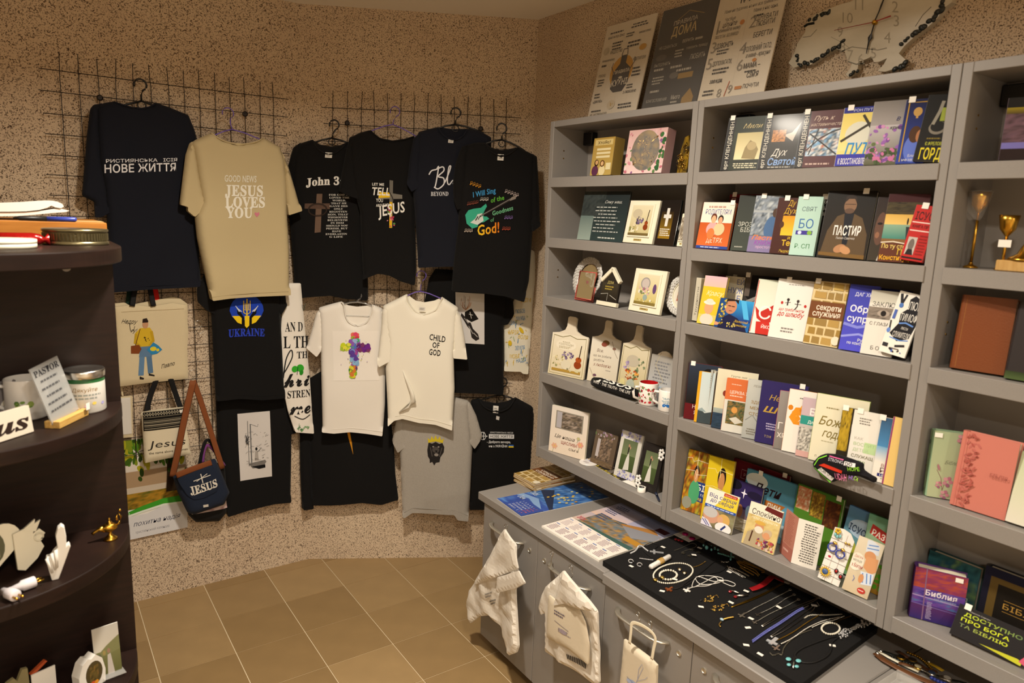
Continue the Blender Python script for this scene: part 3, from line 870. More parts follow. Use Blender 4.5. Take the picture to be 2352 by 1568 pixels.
for q in range(3):ops.append(('l',[(0.3+(0.2+0.012*q)*math.cos(k*0.5),0.46+(0.085+0.01*q)*math.sin(k*0.5))for k in range(14)],0.0025,['#2a211c','#3a2e26','#1f1815'][q]))
col_=[]
for k,s_ in enumerate(L):col_.append(('t',s_,0.80-0.004*k,0.68-0.044*k,0.028,'#d4d2cc',{'a':'c','w':min(0.5,0.052*len(s_)),'st':'serif'}))
b.printed('heading_lettering',ops[:1],(702,402),(801,402),(700,549),t,O);b.printed('cross_print',ops[1:],(702,402),(801,402),(700,549),t,O);b.printed('verse_print',col_,(702,402),(801,402),(700,549),t,O)
hanger(WB,(767,275),(762,316),(700,336),(826,340),0.075,'black plastic hanger holding the wooden cross T-shirt')

t,b,O=shirt(WB,'black T-shirt with a yellow cross, flowers and white brush lettering','black_cloth',
    [(851,299),(873,317),(902,323),(930,319),(950,313),(965,330),(955,440),(953,519),(956,614),(953,654),(921,645),(895,632),(870,627),(835,641),(830,551),(828,487),(815,440),(805,380),(803,318),(825,306)],
    [[(812,312),(803,316),(797,340),(785,400),(779,438),(797,448),(820,456),(835,461),(832,430),(822,370)]],0.132,0.032,0.006,19,
    neck=[(851,300),(873,318),(902,324),(930,320),(950,314)],rib='black_rib')
ops=[('p',[(0.47,0.02),(0.56,0.02),(0.6,0.98),(0.5,0.99)],'#6e6a62'),('p',[(0.47,0.02),(0.545,0.02),(0.57,0.55),(0.49,0.55)],'#e0b51e'),('p',[(0.17,0.6),(0.86,0.62),(0.86,0.7),(0.17,0.76)],'#77736a'),('p',[(0.17,0.62),(0.5,0.64),(0.5,0.74),(0.2,0.74)],'#e6bd22'),
       ('l',[(0.46,0.78),(0.56,0.66),(0.6,0.58)],0.006,'#3c3833'),('t','LET ME',0.0,0.87,0.055,'#e2e0da',{'w':0.34,'b':0.02}),('t','TELL',0.0,0.68,0.16,'#eceae4',{'w':0.5,'b':0.045,'sh':0.2}),
       ('t','YOU',0.1,0.54,0.075,'#e2e0da',{'w':0.2,'b':0.03}),('t','ABOUT MY',0.1,0.44,0.055,'#d9d7d0',{'w':0.38,'b':0.02,'rot':6}),('t','JESUS',0.15,0.24,0.22,'#eceae4',{'w':0.84,'b':0.04,'sh':0.25,'rot':12}),
       ('s',0.42,0.02,0.62,0.45,16,0.006,['#c4566a','#a83c55','#5d8a4a','#d98a9a','#e0d0c0'],8)]
b.printed('cross_print',ops,(855,411),(935,414),(857,524),t,O)
hanger(WB,(907,244),(902,285),(848,303),(960,316),0.132,'purple wire hanger holding the yellow cross T-shirt','purple',lower=False)

t,b,O=shirt(WB,'navy T-shirt with white script word and BEYOND below it','navy_cloth',
    [(1007,292),(1014,305),(1027,316),(1045,321),(1062,313),(1074,296),(1100,300),(1128,316),(1130,420),(1120,611),(1021,611),(961,614),(953,487),(948,430),(955,380),(958,320),(961,304),(985,297)],
    [[(968,302),(950,318),(942,359),(935,423),(946,441),(960,432),(966,390),(968,340)]],0.182,0.032,0.006,23,
    neck=[(1007,293),(1014,306),(1027,317),(1045,322),(1062,314),(1074,297)],rib='navy_rib',back=[(1007,292),(1040,297),(1074,296),(1062,313),(1045,321),(1027,316),(1014,305)],tagpx=(1036,324,6,4))
ops=[('c',[(0.0,0.72),(0.1,0.85),(0.3,0.9),(0.38,0.98),(0.3,0.45),(0.25,0.28)],0.006,'#d9d9dc'),('c',[(0.3,0.9),(0.55,0.98),(0.6,0.85),(0.38,0.66),(0.6,0.6),(0.62,0.4),(0.4,0.24),(0.22,0.3)],0.006,'#d9d9dc'),
       ('c',[(0.66,0.45),(0.82,0.8),(0.88,1.0),(0.8,0.95),(0.76,0.5),(0.84,0.38),(0.95,0.5)],0.0055,'#d9d9dc'),('c',[(0.95,0.5),(1.06,0.55),(1.0,0.42),(1.1,0.38),(1.3,0.45)],0.005,'#d9d9dc'),('t','BEYOND',0.1,0.0,0.15,'#cfcfd3',{'w':0.72,'st':'serif'})]
b.printed('script_print',ops,(986,382),(1042,382),(984,450),t,O)
hanger(WB,(1047,247),(1046,285),(985,302),(1110,305),0.182,'black plastic hanger holding the navy script T-shirt')

t,b,O=shirt(WB,'black T-shirt with a green electric guitar and colourful lettering','black_cloth',
    [(1115,328),(1130,340),(1150,345),(1172,342),(1190,338),(1228,357),(1226,430),(1222,535),(1214,646),(1202,692),(1160,679),(1109,672),(1037,667),(1042,600),(1052,519),(1056,450),(1062,380),(1068,336),(1090,328)],
    [[(1076,331),(1060,337),(1045,378),(1040,420),(1042,460),(1050,482),(1064,478),(1070,430),(1073,370)],[(1220,352),(1233,360),(1237,430),(1240,519),(1222,532),(1216,470),(1218,400)]],0.235,0.034,0.007,29,
    neck=[(1115,329),(1124,346),(1142,357),(1160,358),(1178,349),(1190,339)],rib='black_rib',tagpx=(1150,361,7,7))
ops=[('P',[(0.0,0.38),(0.03,0.22),(0.14,0.13),(0.24,0.16),(0.27,0.24),(0.36,0.25),(0.47,0.32),(0.42,0.36),(0.36,0.36),(0.36,0.44),(0.42,0.55),(0.4,0.6),(0.3,0.52),(0.16,0.5),(0.06,0.47)],'#39a587'),
       ('P',[(0.1,0.24),(0.24,0.2),(0.36,0.28),(0.33,0.42),(0.24,0.4),(0.2,0.32)],'#cfd6d0'),('p',[(0.28,0.34),(0.32,0.40),(0.88,0.72),(0.9,0.68)],'#3b332e'),('p',[(0.86,0.66),(0.9,0.73),(1.0,0.78),(0.98,0.70)],'#8a8078'),
       ('l',[(0.3,0.37),(0.9,0.71)],0.0012,'#bbb'),('l',[(0.2,0.28),(0.25,0.36)],0.005,'#222'),('l',[(0.25,0.3),(0.3,0.38)],0.004,'#333'),
       ('t','I Will Sing',0.15,0.71,0.1,'#3f8fc4',{'w':0.46,'b':0.035,'sh':0.2,'rot':13}),('t','of the',0.5,0.62,0.09,'#5da93a',{'w':0.27,'b':0.035,'sh':0.2,'rot':14}),('t','Goodness',0.54,0.38,0.085,'#6fb58a',{'w':0.42,'b':0.03,'sh':0.2,'rot':17}),
       ('t','of',0.5,0.26,0.07,'#5fa070',{'w':0.08,'b':0.03,'sh':0.2,'rot':14}),('t','God!',0.26,0.0,0.2,'#eec52a',{'w':0.44,'b':0.04,'sh':0.2,'rot':10,'c2':'#d9701f'})]
def notes(x,y,n,col,rot=0):
    for k in range(n):
        xx,yy=x+0.055*k,y-rot*0.055*k
        ops.extend([('l',[(xx,yy),(xx,yy+0.05),(xx+0.03,yy+0.055),(xx+0.03,yy+0.01)],0.0014,col),('e',xx-0.007,yy,0.01,0.01,col),('e',xx+0.022,yy+0.01,0.01,0.01,col)])
notes(0.1,0.95,4,'#d9952a',0.3);notes(0.78,0.82,5,'#c9b8b4',0.3);notes(0.05,0.57,4,'#8a4a3a',-0.2);notes(0.78,0.33,3,'#8a6fb5',0);notes(0.74,0.12,3,'#b5503a',0.0);notes(0.0,0.07,3,'#c9b9a9',0);notes(0.3,0.66,3,'#cfc9c0',0)
b.printed('guitar_print',ops,(1069,417),(1187,420),(1068,540),t,O)
hanger(WB,(1153,283),(1153,320),(1105,334),(1205,346),0.235,'black plastic hanger holding the guitar T-shirt')

t,b,O=shirt(WB,'black T-shirt with a white panel of a hand raising a burning book','black_cloth',
    [(1000,617),(1160,630),(1165,680),(1156,745),(1156,888),(1154,903),(1100,900),(1040,899),(1030,800),(1010,720),(975,695),(985,640)],
    [[(1158,636),(1178,690),(1181,721),(1166,744),(1150,747),(1148,690)]],0.075,0.03,0.007,31)
ops=[('r',0,0,1,1,'#cdc9c5'),('P',[(0.32,0.62),(0.55,0.70),(0.8,0.5),(0.55,0.43),(0.32,0.5)],'#16130f'),('l',[(0.5,0.63),(0.55,0.5)],0.0025,'#cfcac2'),('l',[(0.46,0.585),(0.6,0.57)],0.0025,'#cfcac2'),
       ('P',[(0.2,0.6),(0.34,0.52),(0.42,0.42),(0.52,0.42),(0.6,0.3),(0.78,0.2),(0.82,0.1),(0.7,0.06),(0.55,0.12),(0.5,0.28),(0.4,0.34),(0.3,0.44),(0.18,0.54)],'#2a2522'),
       ('l',[(0.45,0.35),(0.6,0.2)],0.003,'#b5b0aa'),('l',[(0.62,0.22),(0.76,0.14)],0.003,'#c5c0ba'),('l',[(0.3,0.5),(0.44,0.4)],0.003,'#a5a09a')]
rn=random.Random(2)
for k in range(14):
    x=rn.uniform(0.15,0.55);ops.append(('l',[(0.35,0.66),(x,rn.uniform(0.7,0.8)),(x+rn.uniform(-0.05,0.05),rn.uniform(0.8,0.95))],0.0012,rn.choice(['#c98a4a','#5a4a3a','#b57a50'])))
b.printed('book_panel',ops,(1046,670),(1112,674),(1047,786),t,O)

t,b,O=shirt(WB,'white T-shirt with a rainbow paint-splash cross','white_cloth',
    [(784,692),(790,700),(794,725),(803,740),(821,747),(841,740),(852,721),(856,699),(878,708),(884,740),(885,847),(884,928),(879,998),(847,993),(806,988),(769,991),(742,988),(740,899),(738,825),(738,790),(736,740),(733,706),(760,698)],
    [[(740,704),(727,719),(716,760),(705,797),(729,818),(739,804),(742,770),(741,730)],[(874,707),(890,730),(895,790),(897,830),(882,840),(878,790)]],0.105,0.03,0.006,37,
    neck=[(784,693),(790,701),(794,726),(803,741),(821,748),(841,741),(852,722),(856,700)],back=[(784,692),(800,701),(820,704),(840,702),(856,699),(852,721),(841,740),(821,747),(803,740),(794,725),(790,700)],hem=[(743,981),(769,984),(806,981),(847,986),(879,991)])
ops=[('r',-0.25,-0.05,1.3,1.05,'#ebe5dc')]
rn=random.Random(12)
def splash(x0,x1,y0,y1,n,cols,sz):
    for k in range(n):
        ops.append(('e',rn.uniform(x0,x1),rn.uniform(y0,y1),rn.uniform(0.7,1.5)*sz,rn.uniform(0.7,1.4)*sz*0.7,rn.choice(cols),rn.uniform(0,3)))
splash(0.42,0.58,0.85,0.98,26,['#c9344a','#e0705a','#8dbf3a','#d94a6a'],0.06);splash(0.36,0.62,0.62,0.85,40,['#6f8fcf','#8d5ab5','#5a6fc0','#9ab4dc','#4fae7a'],0.07)
splash(0.05,0.3,0.64,0.76,26,['#c8d42a','#a9c23a','#e0dd4a'],0.06);splash(0.6,0.95,0.62,0.74,34,['#5a2a7a','#6f2a8a','#7a3a6a','#8a2a5a'],0.06);splash(0.35,0.55,0.3,0.62,44,['#7d9fd8','#a04a9a','#8ab5d8','#c0506a','#5b3f9a'],0.065)
splash(0.32,0.5,0.02,0.28,34,['#5b3f7a','#8ab82a','#a8d02a','#d8d03a','#3f8a3a','#d07a3a'],0.06);splash(0.0,1.0,0.3,0.9,26,['#5a3a8a','#b5a0c8','#c9d05a'],0.012)
b.printed('splash_print',ops,(782,764),(850,764),(784,868),t,O,step=3e-5)
hanger(WB,(820,668),(821,692),(770,704),(868,708),0.105,'clear plastic hanger holding the paint-splash cross T-shirt','clear')

t,b,O=shirt(WB,'off-white T-shirt with black CHILD OF GOD lettering on its chest','cream_cloth',
    [(934,675),(938,692),(954,714),(973,721),(999,712),(1010,695),(1016,682),(1052,706),(1048,760),(1042,821),(1044,891),(1038,984),(1000,972),(962,968),(925,958),(906,962),(892,975),(890,920),(886,847),(892,790),(884,740),(880,702),(905,690)],
    [[(890,699),(878,712),(876,751),(867,829),(871,841),(911,820),(907,790),(902,740),(897,710)],[(1046,704),(1058,725),(1066,770),(1073,824),(1041,821),(1040,780),(1041,735)]],0.168,0.032,0.006,41,
    neck=[(934,676),(938,693),(954,715),(973,722),(999,713),(1010,696),(1016,683)],back=[(934,675),(955,690),(975,694),(998,690),(1016,682),(1010,695),(999,712),(973,721),(954,714),(938,692)],tagpx=(970,708,7,4),hem=[(908,955),(925,951),(962,961),(1000,965),(1037,976)])
b.printed('chest_lettering',[('t','CHILD',0.0,0.7,0.28,'#1b1918',{'w':0.97,'b':0.05,'rot':-7}),('t','OF',0.2,0.35,0.26,'#1b1918',{'w':0.42,'b':0.05,'rot':-3}),('t','GOD',0.0,0.02,0.28,'#1b1918',{'w':0.7,'b':0.05,'rot':-5})],(986,764),(1024,766),(985,814),t,O)
# gathered fold tied low on the front
pts=[b.pxp(x,y,d)for x,y,d in((925,850,0.0),(934,872,0.006),(946,900,0.012),(950,918,0.016),(938,930,0.012),(918,945,0.006))]
MB().tube(pts,[0.003,0.009,0.016,0.02,0.016,0.006],10,flat=0.6).build('gathered_fold','cream_cloth',t,True,origin=O)
hanger(WB,(968,622),(966,668),(930,682),(1022,690),0.168,'purple wire hanger holding the off-white CHILD OF GOD T-shirt','purple',lower=False)

t,b,O=shirt(WB,'black T-shirt with an orange streak, lowest behind the paint-splash T-shirt','black_cloth',
    [(734,854),(890,850),(897,960),(905,1030),(908,1090),(915,1146),(877,1157),(832,1150),(762,1156),(719,1157),(716,1100),(712,1000),(709,870)],[],0.042,0.02,0.007,43)
b.printed('orange_streak',[('P',[(0.0,1.0),(0.25,1.0),(0.5,0.75),(0.8,0.4),(1.0,0.0),(0.7,0.25),(0.3,0.55),(0.05,0.8)],'#c8871f')],(797,975),(812,975),(797,1042),t,O)

t,b,O=shirt(WB,'grey marl T-shirt with a black lion wearing a yellow crown','grey_marl',
    [(915,900),(1046,912),(1076,920),(1080,980),(1084,1030),(1080,1121),(1075,1191),(1051,1188),(1043,1176),(1010,1176),(947,1176),(929,1188),(925,1184),(919,1040),(918,960)],
    [[(918,940),(910,965),(901,1012),(914,1038),(932,1023),(930,970)],[(1070,917),(1080,925),(1094,954),(1108,1002),(1090,1029),(1079,1015),(1072,960)]],0.105,0.024,0.007,47,hem=[(928,1178),(947,1167),(1010,1167),(1043,1167),(1074,1181)])
ops=[('P',[(0.1,0.75),(0.02,0.5),(0.05,0.3),(0.15,0.2),(0.15,0.08),(0.3,0.12),(0.4,0.0),(0.5,0.1),(0.7,0.12),(0.75,0.28),(0.95,0.45),(0.98,0.62),(0.88,0.75),(0.7,0.72),(0.5,0.78),(0.3,0.72)],'#242120'),
       ('e',0.5,0.52,0.2,0.1,'#4a4542'),('e',0.36,0.62,0.05,0.02,'#9a938c'),('e',0.66,0.62,0.05,0.02,'#9a938c'),('P',[(0.45,0.5),(0.6,0.5),(0.53,0.43)],'#0f0d0d'),('e',0.53,0.36,0.12,0.05,'#8a837c'),('l',[(0.2,0.6),(0.3,0.3)],0.004,'#55504c'),('l',[(0.85,0.6),(0.7,0.3)],0.004,'#55504c'),
       ('P',[(0.08,0.74),(0.06,0.9),(0.2,0.84),(0.28,0.97),(0.4,0.86),(0.5,1.0),(0.6,0.86),(0.75,0.97),(0.8,0.84),(0.96,0.9),(0.9,0.75),(0.5,0.8)],'#c9b52c')]
b.printed('lion_print',ops,(980,997),(1021,998),(981,1067),t,O)

t,b,O=shirt(WB,'black T-shirt with small white slogan and flag beside the worktop','black_cloth',
    [(1099,914),(1110,921),(1140,926),(1165,921),(1184,912),(1226,935),(1224,1000),(1219,1080),(1217,1166),(1078,1166),(1085,1040),(1092,1000),(1080,950),(1082,919)],
    [[(1220,932),(1235,952),(1233,1005),(1222,1012),(1216,980)]],0.07,0.028,0.007,53,neck=[(1099,915),(1112,934),(1140,944),(1168,935),(1184,913)],rib='black_rib',tagpx=(1139,939,6,8))
b.printed('slogan_print',[('t','ХРИСТИЯНСЬКА МІСІЯ',0.27,0.9,0.09,'#d8d8d8',{'w':0.68}),('r',0.24,0.58,0.98,0.84,'#d9d9d9'),('t','НОВЕ ЖИТТЯ',0.28,0.63,0.16,'#141414',{'w':0.66,'b':0.02}),('t','- Доброго вечора,',0.18,0.3,0.14,'#dcdcdc',{'w':0.7,'b':0.02}),
    ('t','ми з УКРАЇНИ',0.24,0.04,0.14,'#dcdcdc',{'w':0.54,'b':0.02}),('r',0.82,0.12,0.97,0.2,'#2b62b5'),('r',0.82,0.03,0.97,0.12,'#e0c02a'),('l',[(0.02,0.95),(0.02,0.5),(0.1,0.5),(0.16,0.7),(0.1,0.95),(0.02,0.95)],0.003,'#d9d9d9'),('l',[(0.08,0.95),(0.08,0.5)],0.003,'#d9d9d9'),('l',[(0.0,0.72),(0.2,0.72)],0.003,'#d9d9d9')],(1104,989),(1182,991),(1104,1026),t,O)
b.printed('size_sticker',[('r',0,0,1,1,'#c9c5bf')],(1140,954),(1147,956),(1139,962),t,O,d=0.002)
hanger(WB,(1155,868),(1152,906),(1100,920),(1200,926),0.07,'black plastic hanger holding the small slogan T-shirt')

# child's white apron with blue and yellow scribbles
sh=Sheet(WB,[(1216,571),(1227,577),(1236,634),(1240,646),(1229,666),(1223,700),(1222,730),(1217,800),(1212,857),(1200,856),(1195,851),(1157,850),(1154,740),(1180,690),(1200,640),(1210,600)],0.045,0.016,0.006,33,grow=0.03)
O=sh.wall.at(sh.u0,sh.v0,0.05)
t=thing('printed_apron','white apron scribbled with blue and yellow words beside the shelving','apron',O)
sh.build('cloth','apron_print_cloth',t,O)
ops=[];rn=random.Random(6)
for k,(s_,x,y,c)in enumerate([('ЛЮБОВ',0.4,0.62,'#3d7fb5'),('ДРУЖБА',0.42,0.54,'#3d7fb5'),('РОДИНА',0.1,0.5,'#3d7fb5'),('МРІЯ',0.15,0.4,'#d8b52a'),('ВОЛЯ',0.5,0.35,'#d8b52a'),('ЗЕМЛЯ',0.4,0.22,'#3d7fb5'),('МОВА',0.2,0.13,'#d8b52a'),('НАДІЯ',0.45,0.08,'#3d7fb5'),('ДІМ',0.6,0.75,'#d8b52a')]):
    ops.append(('t',s_,x,y,0.045,c,{'w':0.36,'rot':rn.uniform(-10,10)}))
for k in range(26):
    x,y=rn.uniform(0.05,0.85),rn.uniform(0.02,0.62)
    ops.append(('l',[(x,y),(x+rn.uniform(-0.06,0.06),y+rn.uniform(0,0.05)),(x+rn.uniform(-0.06,0.1),y+rn.uniform(-0.03,0.03))],0.0025,rn.choice(['#d8b52a','#d8b52a','#4a86b8','#7f9f5a'])))
ops+=[('e',0.62,0.44,0.06,0.04,'#d9b728',0.6),('e',0.2,0.3,0.07,0.03,'#d9b728',0.2)]
tag(sh.printed('scribble_print',ops,(1160,640),(1222,640),(1158,848),t,O),kind='stuff')
# ------------------------------------------------------------------ bags, hooks and calendar on the long wall
def ribbon(wall,px,off,width,name,m,parent,O,th=0.12):
    pts=[]
    for q in px:
        u,v=wall.uv(q[0],q[1],off);pts.append(wall.at(u,v,off+(q[2]if len(q)>2 else 0)))
    sm=[]
    for i in range(len(pts)-1):
        p0,p1,p2,p3=pts[max(i-1,0)],pts[i],pts[i+1],pts[min(i+2,len(pts)-1)]
        for k in range(5):
            q=k/5
            sm.append(0.5*((2*p1)+(p2-p0)*q+(2*p0-5*p1+4*p2-p3)*q*q+(3*p1-p0-3*p2+p3)*q**3))
    sm.append(pts[-1])
    return MB().tube(sm,width/2,8,flat=th,up=wall.n).build(name,m,parent,True,origin=O)
fabric('black_web','#121111',0.7);fabric('cream_print','#d8ccb0')
# rear tote
sh=Sheet(WL,[(242,698),(285,694),(300,700),(396,681),(412,684),(430,697),(431,715),(426,862),(258,874),(250,780),(246,720)],0.036,0.01,0.004,61,hem=0)
O=WL.at((sh.u0+sh.u1)/2,sh.v0,0.04)
t=thing('tote_bag','plain cream canvas tote bag hanging behind the printed tote','tote bag',O,'canvas tote bags')
sh.build('bag_body','canvas',t,O)
ribbon(WL,[(293,700),(299,660),(305,630)],0.04,0.02,'handle','green_strap',t,O)
ribbon(WL,[(362,695),(356,660),(350,630)],0.04,0.022,'handle','red_strap',t,O)
# front tote
sh=Sheet(WL,[(262,705),(306,699),(345,704),(395,695),(428,700),(432,760),(430,800),(432,869),(345,878),(263,888),(263,800)],0.062,0.012,0.005,63,hem=0)
O=WL.at((sh.u0+sh.u1)/2,sh.v0,0.07)
t=thing('tote_bag','cream canvas tote bag printed with a man in a yellow jacket','tote bag',O,'canvas tote bags')
sh.build('bag_body','canvas',t,O)
ribbon(WL,[(303,702,0.012),(309,670),(318,630)],0.066,0.022,'handle','black_web',t,O)
ribbon(WL,[(352,702,0.012),(346,670),(338,630)],0.066,0.022,'handle','black_web',t,O)
ops=[('l',[(0.02,0.975),(0.98,0.985)],0.0015,'#a8946c'),
       ('l',[(0.33,0.40),(0.31,0.11)],0.022,'#5f7f9f'),('l',[(0.43,0.40),(0.46,0.13)],0.022,'#55728f'),('p',[(0.28,0.36),(0.48,0.36),(0.47,0.5),(0.3,0.5)],'#5b7896'),
       ('p',[(0.29,0.1),(0.36,0.07),(0.35,0.05),(0.29,0.06)],'#2a2420'),('p',[(0.43,0.13),(0.52,0.1),(0.52,0.08),(0.43,0.1)],'#2a2420'),
       ('P',[(0.27,0.5),(0.49,0.5),(0.5,0.68),(0.45,0.75),(0.3,0.75),(0.22,0.68),(0.2,0.55),(0.25,0.54)],'#c9a62a'),('l',[(0.24,0.68),(0.23,0.56),(0.3,0.5)],0.012,'#b8951f'),('l',[(0.47,0.7),(0.5,0.57),(0.44,0.5)],0.012,'#b8951f'),
       ('e',0.38,0.8,0.045,0.06,'#b98a66'),('P',[(0.335,0.82),(0.34,0.87),(0.4,0.88),(0.425,0.84),(0.42,0.82)],'#2a1d18'),('l',[(0.3,0.74),(0.22,0.5)],0.003,'#5a3018'),('P',[(0.16,0.52),(0.16,0.42),(0.28,0.41),(0.32,0.47),(0.28,0.53)],'#7a3f1c'),
       ('P',[(0.4,0.45),(0.5,0.55),(0.58,0.5),(0.64,0.44),(0.56,0.39),(0.48,0.38)],'#2f7fae'),('e',0.5,0.46,0.05,0.03,'#d9c22a'),('e',0.57,0.44,0.025,0.02,'#d9c22a'),('s',0.31,0.53,0.46,0.64,6,0.004,['#4a3a1a'],3),
       ('t','Недру',0.02,0.83,0.055,'#3a332c',{'w':0.24,'sh':0.4,'rot':-6}),('c',[(0.14,0.82),(0.16,0.72),(0.2,0.73),(0.22,0.78)],0.002,'#3a332c'),('t','гу!',0.16,0.7,0.05,'#3a332c',{'w':0.1,'sh':0.4}),('t','Павло',0.63,0.18,0.055,'#3a332c',{'w':0.22,'sh':0.4,'rot':12})]
sh.printed('man_print',ops,(275,712),(425,706),(276,884),t,O,step=6e-5)
# small framed-print bag peeping out behind the dark shelf
sh=Sheet(WL,[(262,912),(304,908),(305,1003),(265,1006)],0.03,0.006,0.001,65,hem=0)
O=WL.at(sh.u0,sh.v0,0.03)
t=thing('pouch_bag','small cream pouch with a pale printed panel beside the dark shelf','bag',O)
sh.build('bag_body','canvas',t,O)
sh.printed('panel_print',[('r',0,0,1,1,'#d3cdc4'),('t','ре',0.05,0.42,0.08,'#2c2724',{'w':0.22}),('t','в,',0.15,0.25,0.08,'#2c2724',{'w':0.12}),('e',0.1,0.3,0.06,0.03,'#3a3532')],(262,915),(299,912),(266,999),t,O)
ribbon(WL,[(282,910),(279,890),(280,870)],0.034,0.008,'strap','canvas',t,O)
# patterned crossbody bag
sh=Sheet(WL,[(324,946),(370,939),(423,934),(428,985),(438,1042),(385,1051),(332,1062),(328,1000)],0.085,0.02,0.003,67,hem=0,grow=0.04)
O=WL.at((sh.u0+sh.u1)/2,sh.v0,0.06)
t=thing('crossbody_bag','cream crossbody bag with black woven flap and Jesus lettering','bag',O,'shoulder bags on the wall')
sh.build('bag_body','cream_print',t,O)
ribbon(WL,[(336,944,0.012),(344,912),(356,880),(362,860)],0.07,0.024,'strap','black_web',t,O)
ribbon(WL,[(414,936,0.012),(404,906),(394,876),(388,858)],0.07,0.024,'strap','black_web',t,O)
ops=[('p',[(0.0,0.03),(1.0,0.03),(0.97,0.98),(0.02,0.98)],'#15130f')]
for k in range(15):
    x=0.05+0.064*k
    ops+=[('l',[(x-0.022,0.84),(x,0.92),(x+0.022,0.84),(x,0.76),(x-0.022,0.84)],0.0022,'#b9ae96')]
for yy,wd in((0.97,0.003),(0.7,0.002),(0.55,0.002),(0.47,0.005),(0.4,0.002),(0.3,0.006),(0.22,0.002),(0.12,0.004)):ops.append(('l',[(0.02,yy),(0.98,yy)],wd,'#8f8672'))
sh.printed('woven_flap',ops,(326,946),(424,935),(330,991),t,O,d=0.0015)
sh.printed('lettering',[('t','Jesus',0.0,0.42,0.52,'#2c2722',{'w':0.93,'sh':0.15,'b':-0.004}),('t','the name above all names',0.02,0.0,0.17,'#3a342d',{'w':0.95})],(338,1010),(432,1000),(340,1043),t,O)
sh.printed('price_tag',[('r',0,0,1,1,'#e3dccf')],(412,941),(422,939),(413,947),t,O,d=0.004)
# navy messenger bag
sh=Sheet(WL,[(396,1092),(440,1072),(494,1053),(506,1080),(526,1129),(513,1156),(470,1170),(444,1179),(429,1174),(408,1130)],0.125,0.045,0.004,69,hem=0,grow=0.05)
O=WL.at((sh.u0+sh.u1)/2,sh.v0,0.08)
t=thing('messenger_bag','navy messenger bag with brown strap and white JESUS lettering','bag',O,'shoulder bags on the wall')
sh.build('bag_body','denim',t,O)
fl_=Sheet(WL,[(403,1090),(440,1075),(486,1060),(503,1110),(497,1128),(468,1143),(446,1147),(430,1137),(412,1110)],0.174,0.006,0.002,70,hem=0)
fl_.build('flap','denim',t,O)
ribbon(WL,[(405,1092),(440,1078),(486,1062)],0.181,0.03,'leather_band','brown_strap',t,O)
fl_.printed('lettering',[('t','JESUS',0.0,0.1,0.42,'#d6d0c4',{'w':0.98,'st':'serif','b':0.02,'arc':-0.05}),('l',[(0.1,0.02),(0.4,0.06),(0.95,0.12)],0.004,'#d6d0c4'),('l',[(0.5,0.5),(0.5,0.98)],0.004,'#d6d0c4'),('l',[(0.2,0.72),(0.82,0.78)],0.004,'#d6d0c4'),('l',[(0.3,0.66),(0.72,0.9)],0.003,'#d6d0c4')],(428,1096),(492,1077),(439,1139),t,O,d=0.0015)
sh.printed('buckle_tab',[('r',0,0,1,1,'#c9c4ba')],(465,1157),(477,1155),(466,1163),t,O,d=0.003)
ribbon(WL,[(396,1094),(408,1040),(424,960),(444,874)],0.135,0.030,'strap','brown_strap',t,O,0.1)
ribbon(WL,[(511,1076),(490,1010),(464,930),(444,874)],0.12,0.026,'strap','brown_strap',t,O,0.1)
# purple and black bag behind
sh=Sheet(WL,[(440,1130),(470,1060),(515,1065),(520,1130),(519,1176),(503,1195),(449,1197),(431,1180)],0.085,0.025,0.003,71,hem=0)
O=WL.at((sh.u0+sh.u1)/2,sh.v0,0.05)
t=thing('handbag','black and pink handbag with purple handles behind the messenger bag','bag',O,'shoulder bags on the wall')
sh.build('bag_body','black_web',t,O)
sh.printed('pink_panel',[('n',0,0,1,1,['#5a4a48','#a8858a','#cfc0b8','#8a3f5a'],5,3)],(436,1160),(519,1146),(440,1180),t,O)
ribbon(WL,[(458,1075),(463,1040),(473,1012),(484,1015),(496,1040),(512,1085)],0.1,0.016,'handle','black_web',t,O)
ribbon(WL,[(466,1062),(469,1035),(478,1022),(494,1038),(516,1070)],0.09,0.014,'handle','purple_strap',t,O)
# bent wire hooks
def wire_hook(wall,pts,off,label,m='steel',r=0.0016):
    P=[]
    for q in pts:
        u,v=wall.uv(q[0],q[1],off);P.append(wall.at(u,v,off+(q[2]if len(q)>2 else 0)))
    sm=[]
    for i in range(len(P)-1):
        p0,p1,p2,p3=P[max(i-1,0)],P[i],P[i+1],P[min(i+2,len(P)-1)]
        for k in range(4):
            q=k/4
            sm.append(0.5*((2*p1)+(p2-p0)*q+(2*p0-5*p1+4*p2-p3)*q*q+(3*p1-p0-3*p2+p3)*q**3))
    sm.append(P[-1])
    o=MB().tube(sm,r,6).build('wire_hook',m,None,True,origin=sm[0]);o.location=sm[0]
    return tag(o,label,'hook','wire hooks')
wire_hook(WL,[(449,741),(454,736),(463,739),(463,748),(455,755),(452,762),(459,766),(468,760)],0.04,'empty bent wire hook on the grid beside the tote bag')
wire_hook(WL,[(434,862),(436,852),(445,850),(451,857),(446,866),(438,874),(444,882)],0.085,'wire hook carrying the brown strap of the messenger bag')
wire_hook(WL,[(470,997),(476,998),(480,1006),(474,1013),(470,1018)],0.05,'wire hook carrying the purple handbag handles')
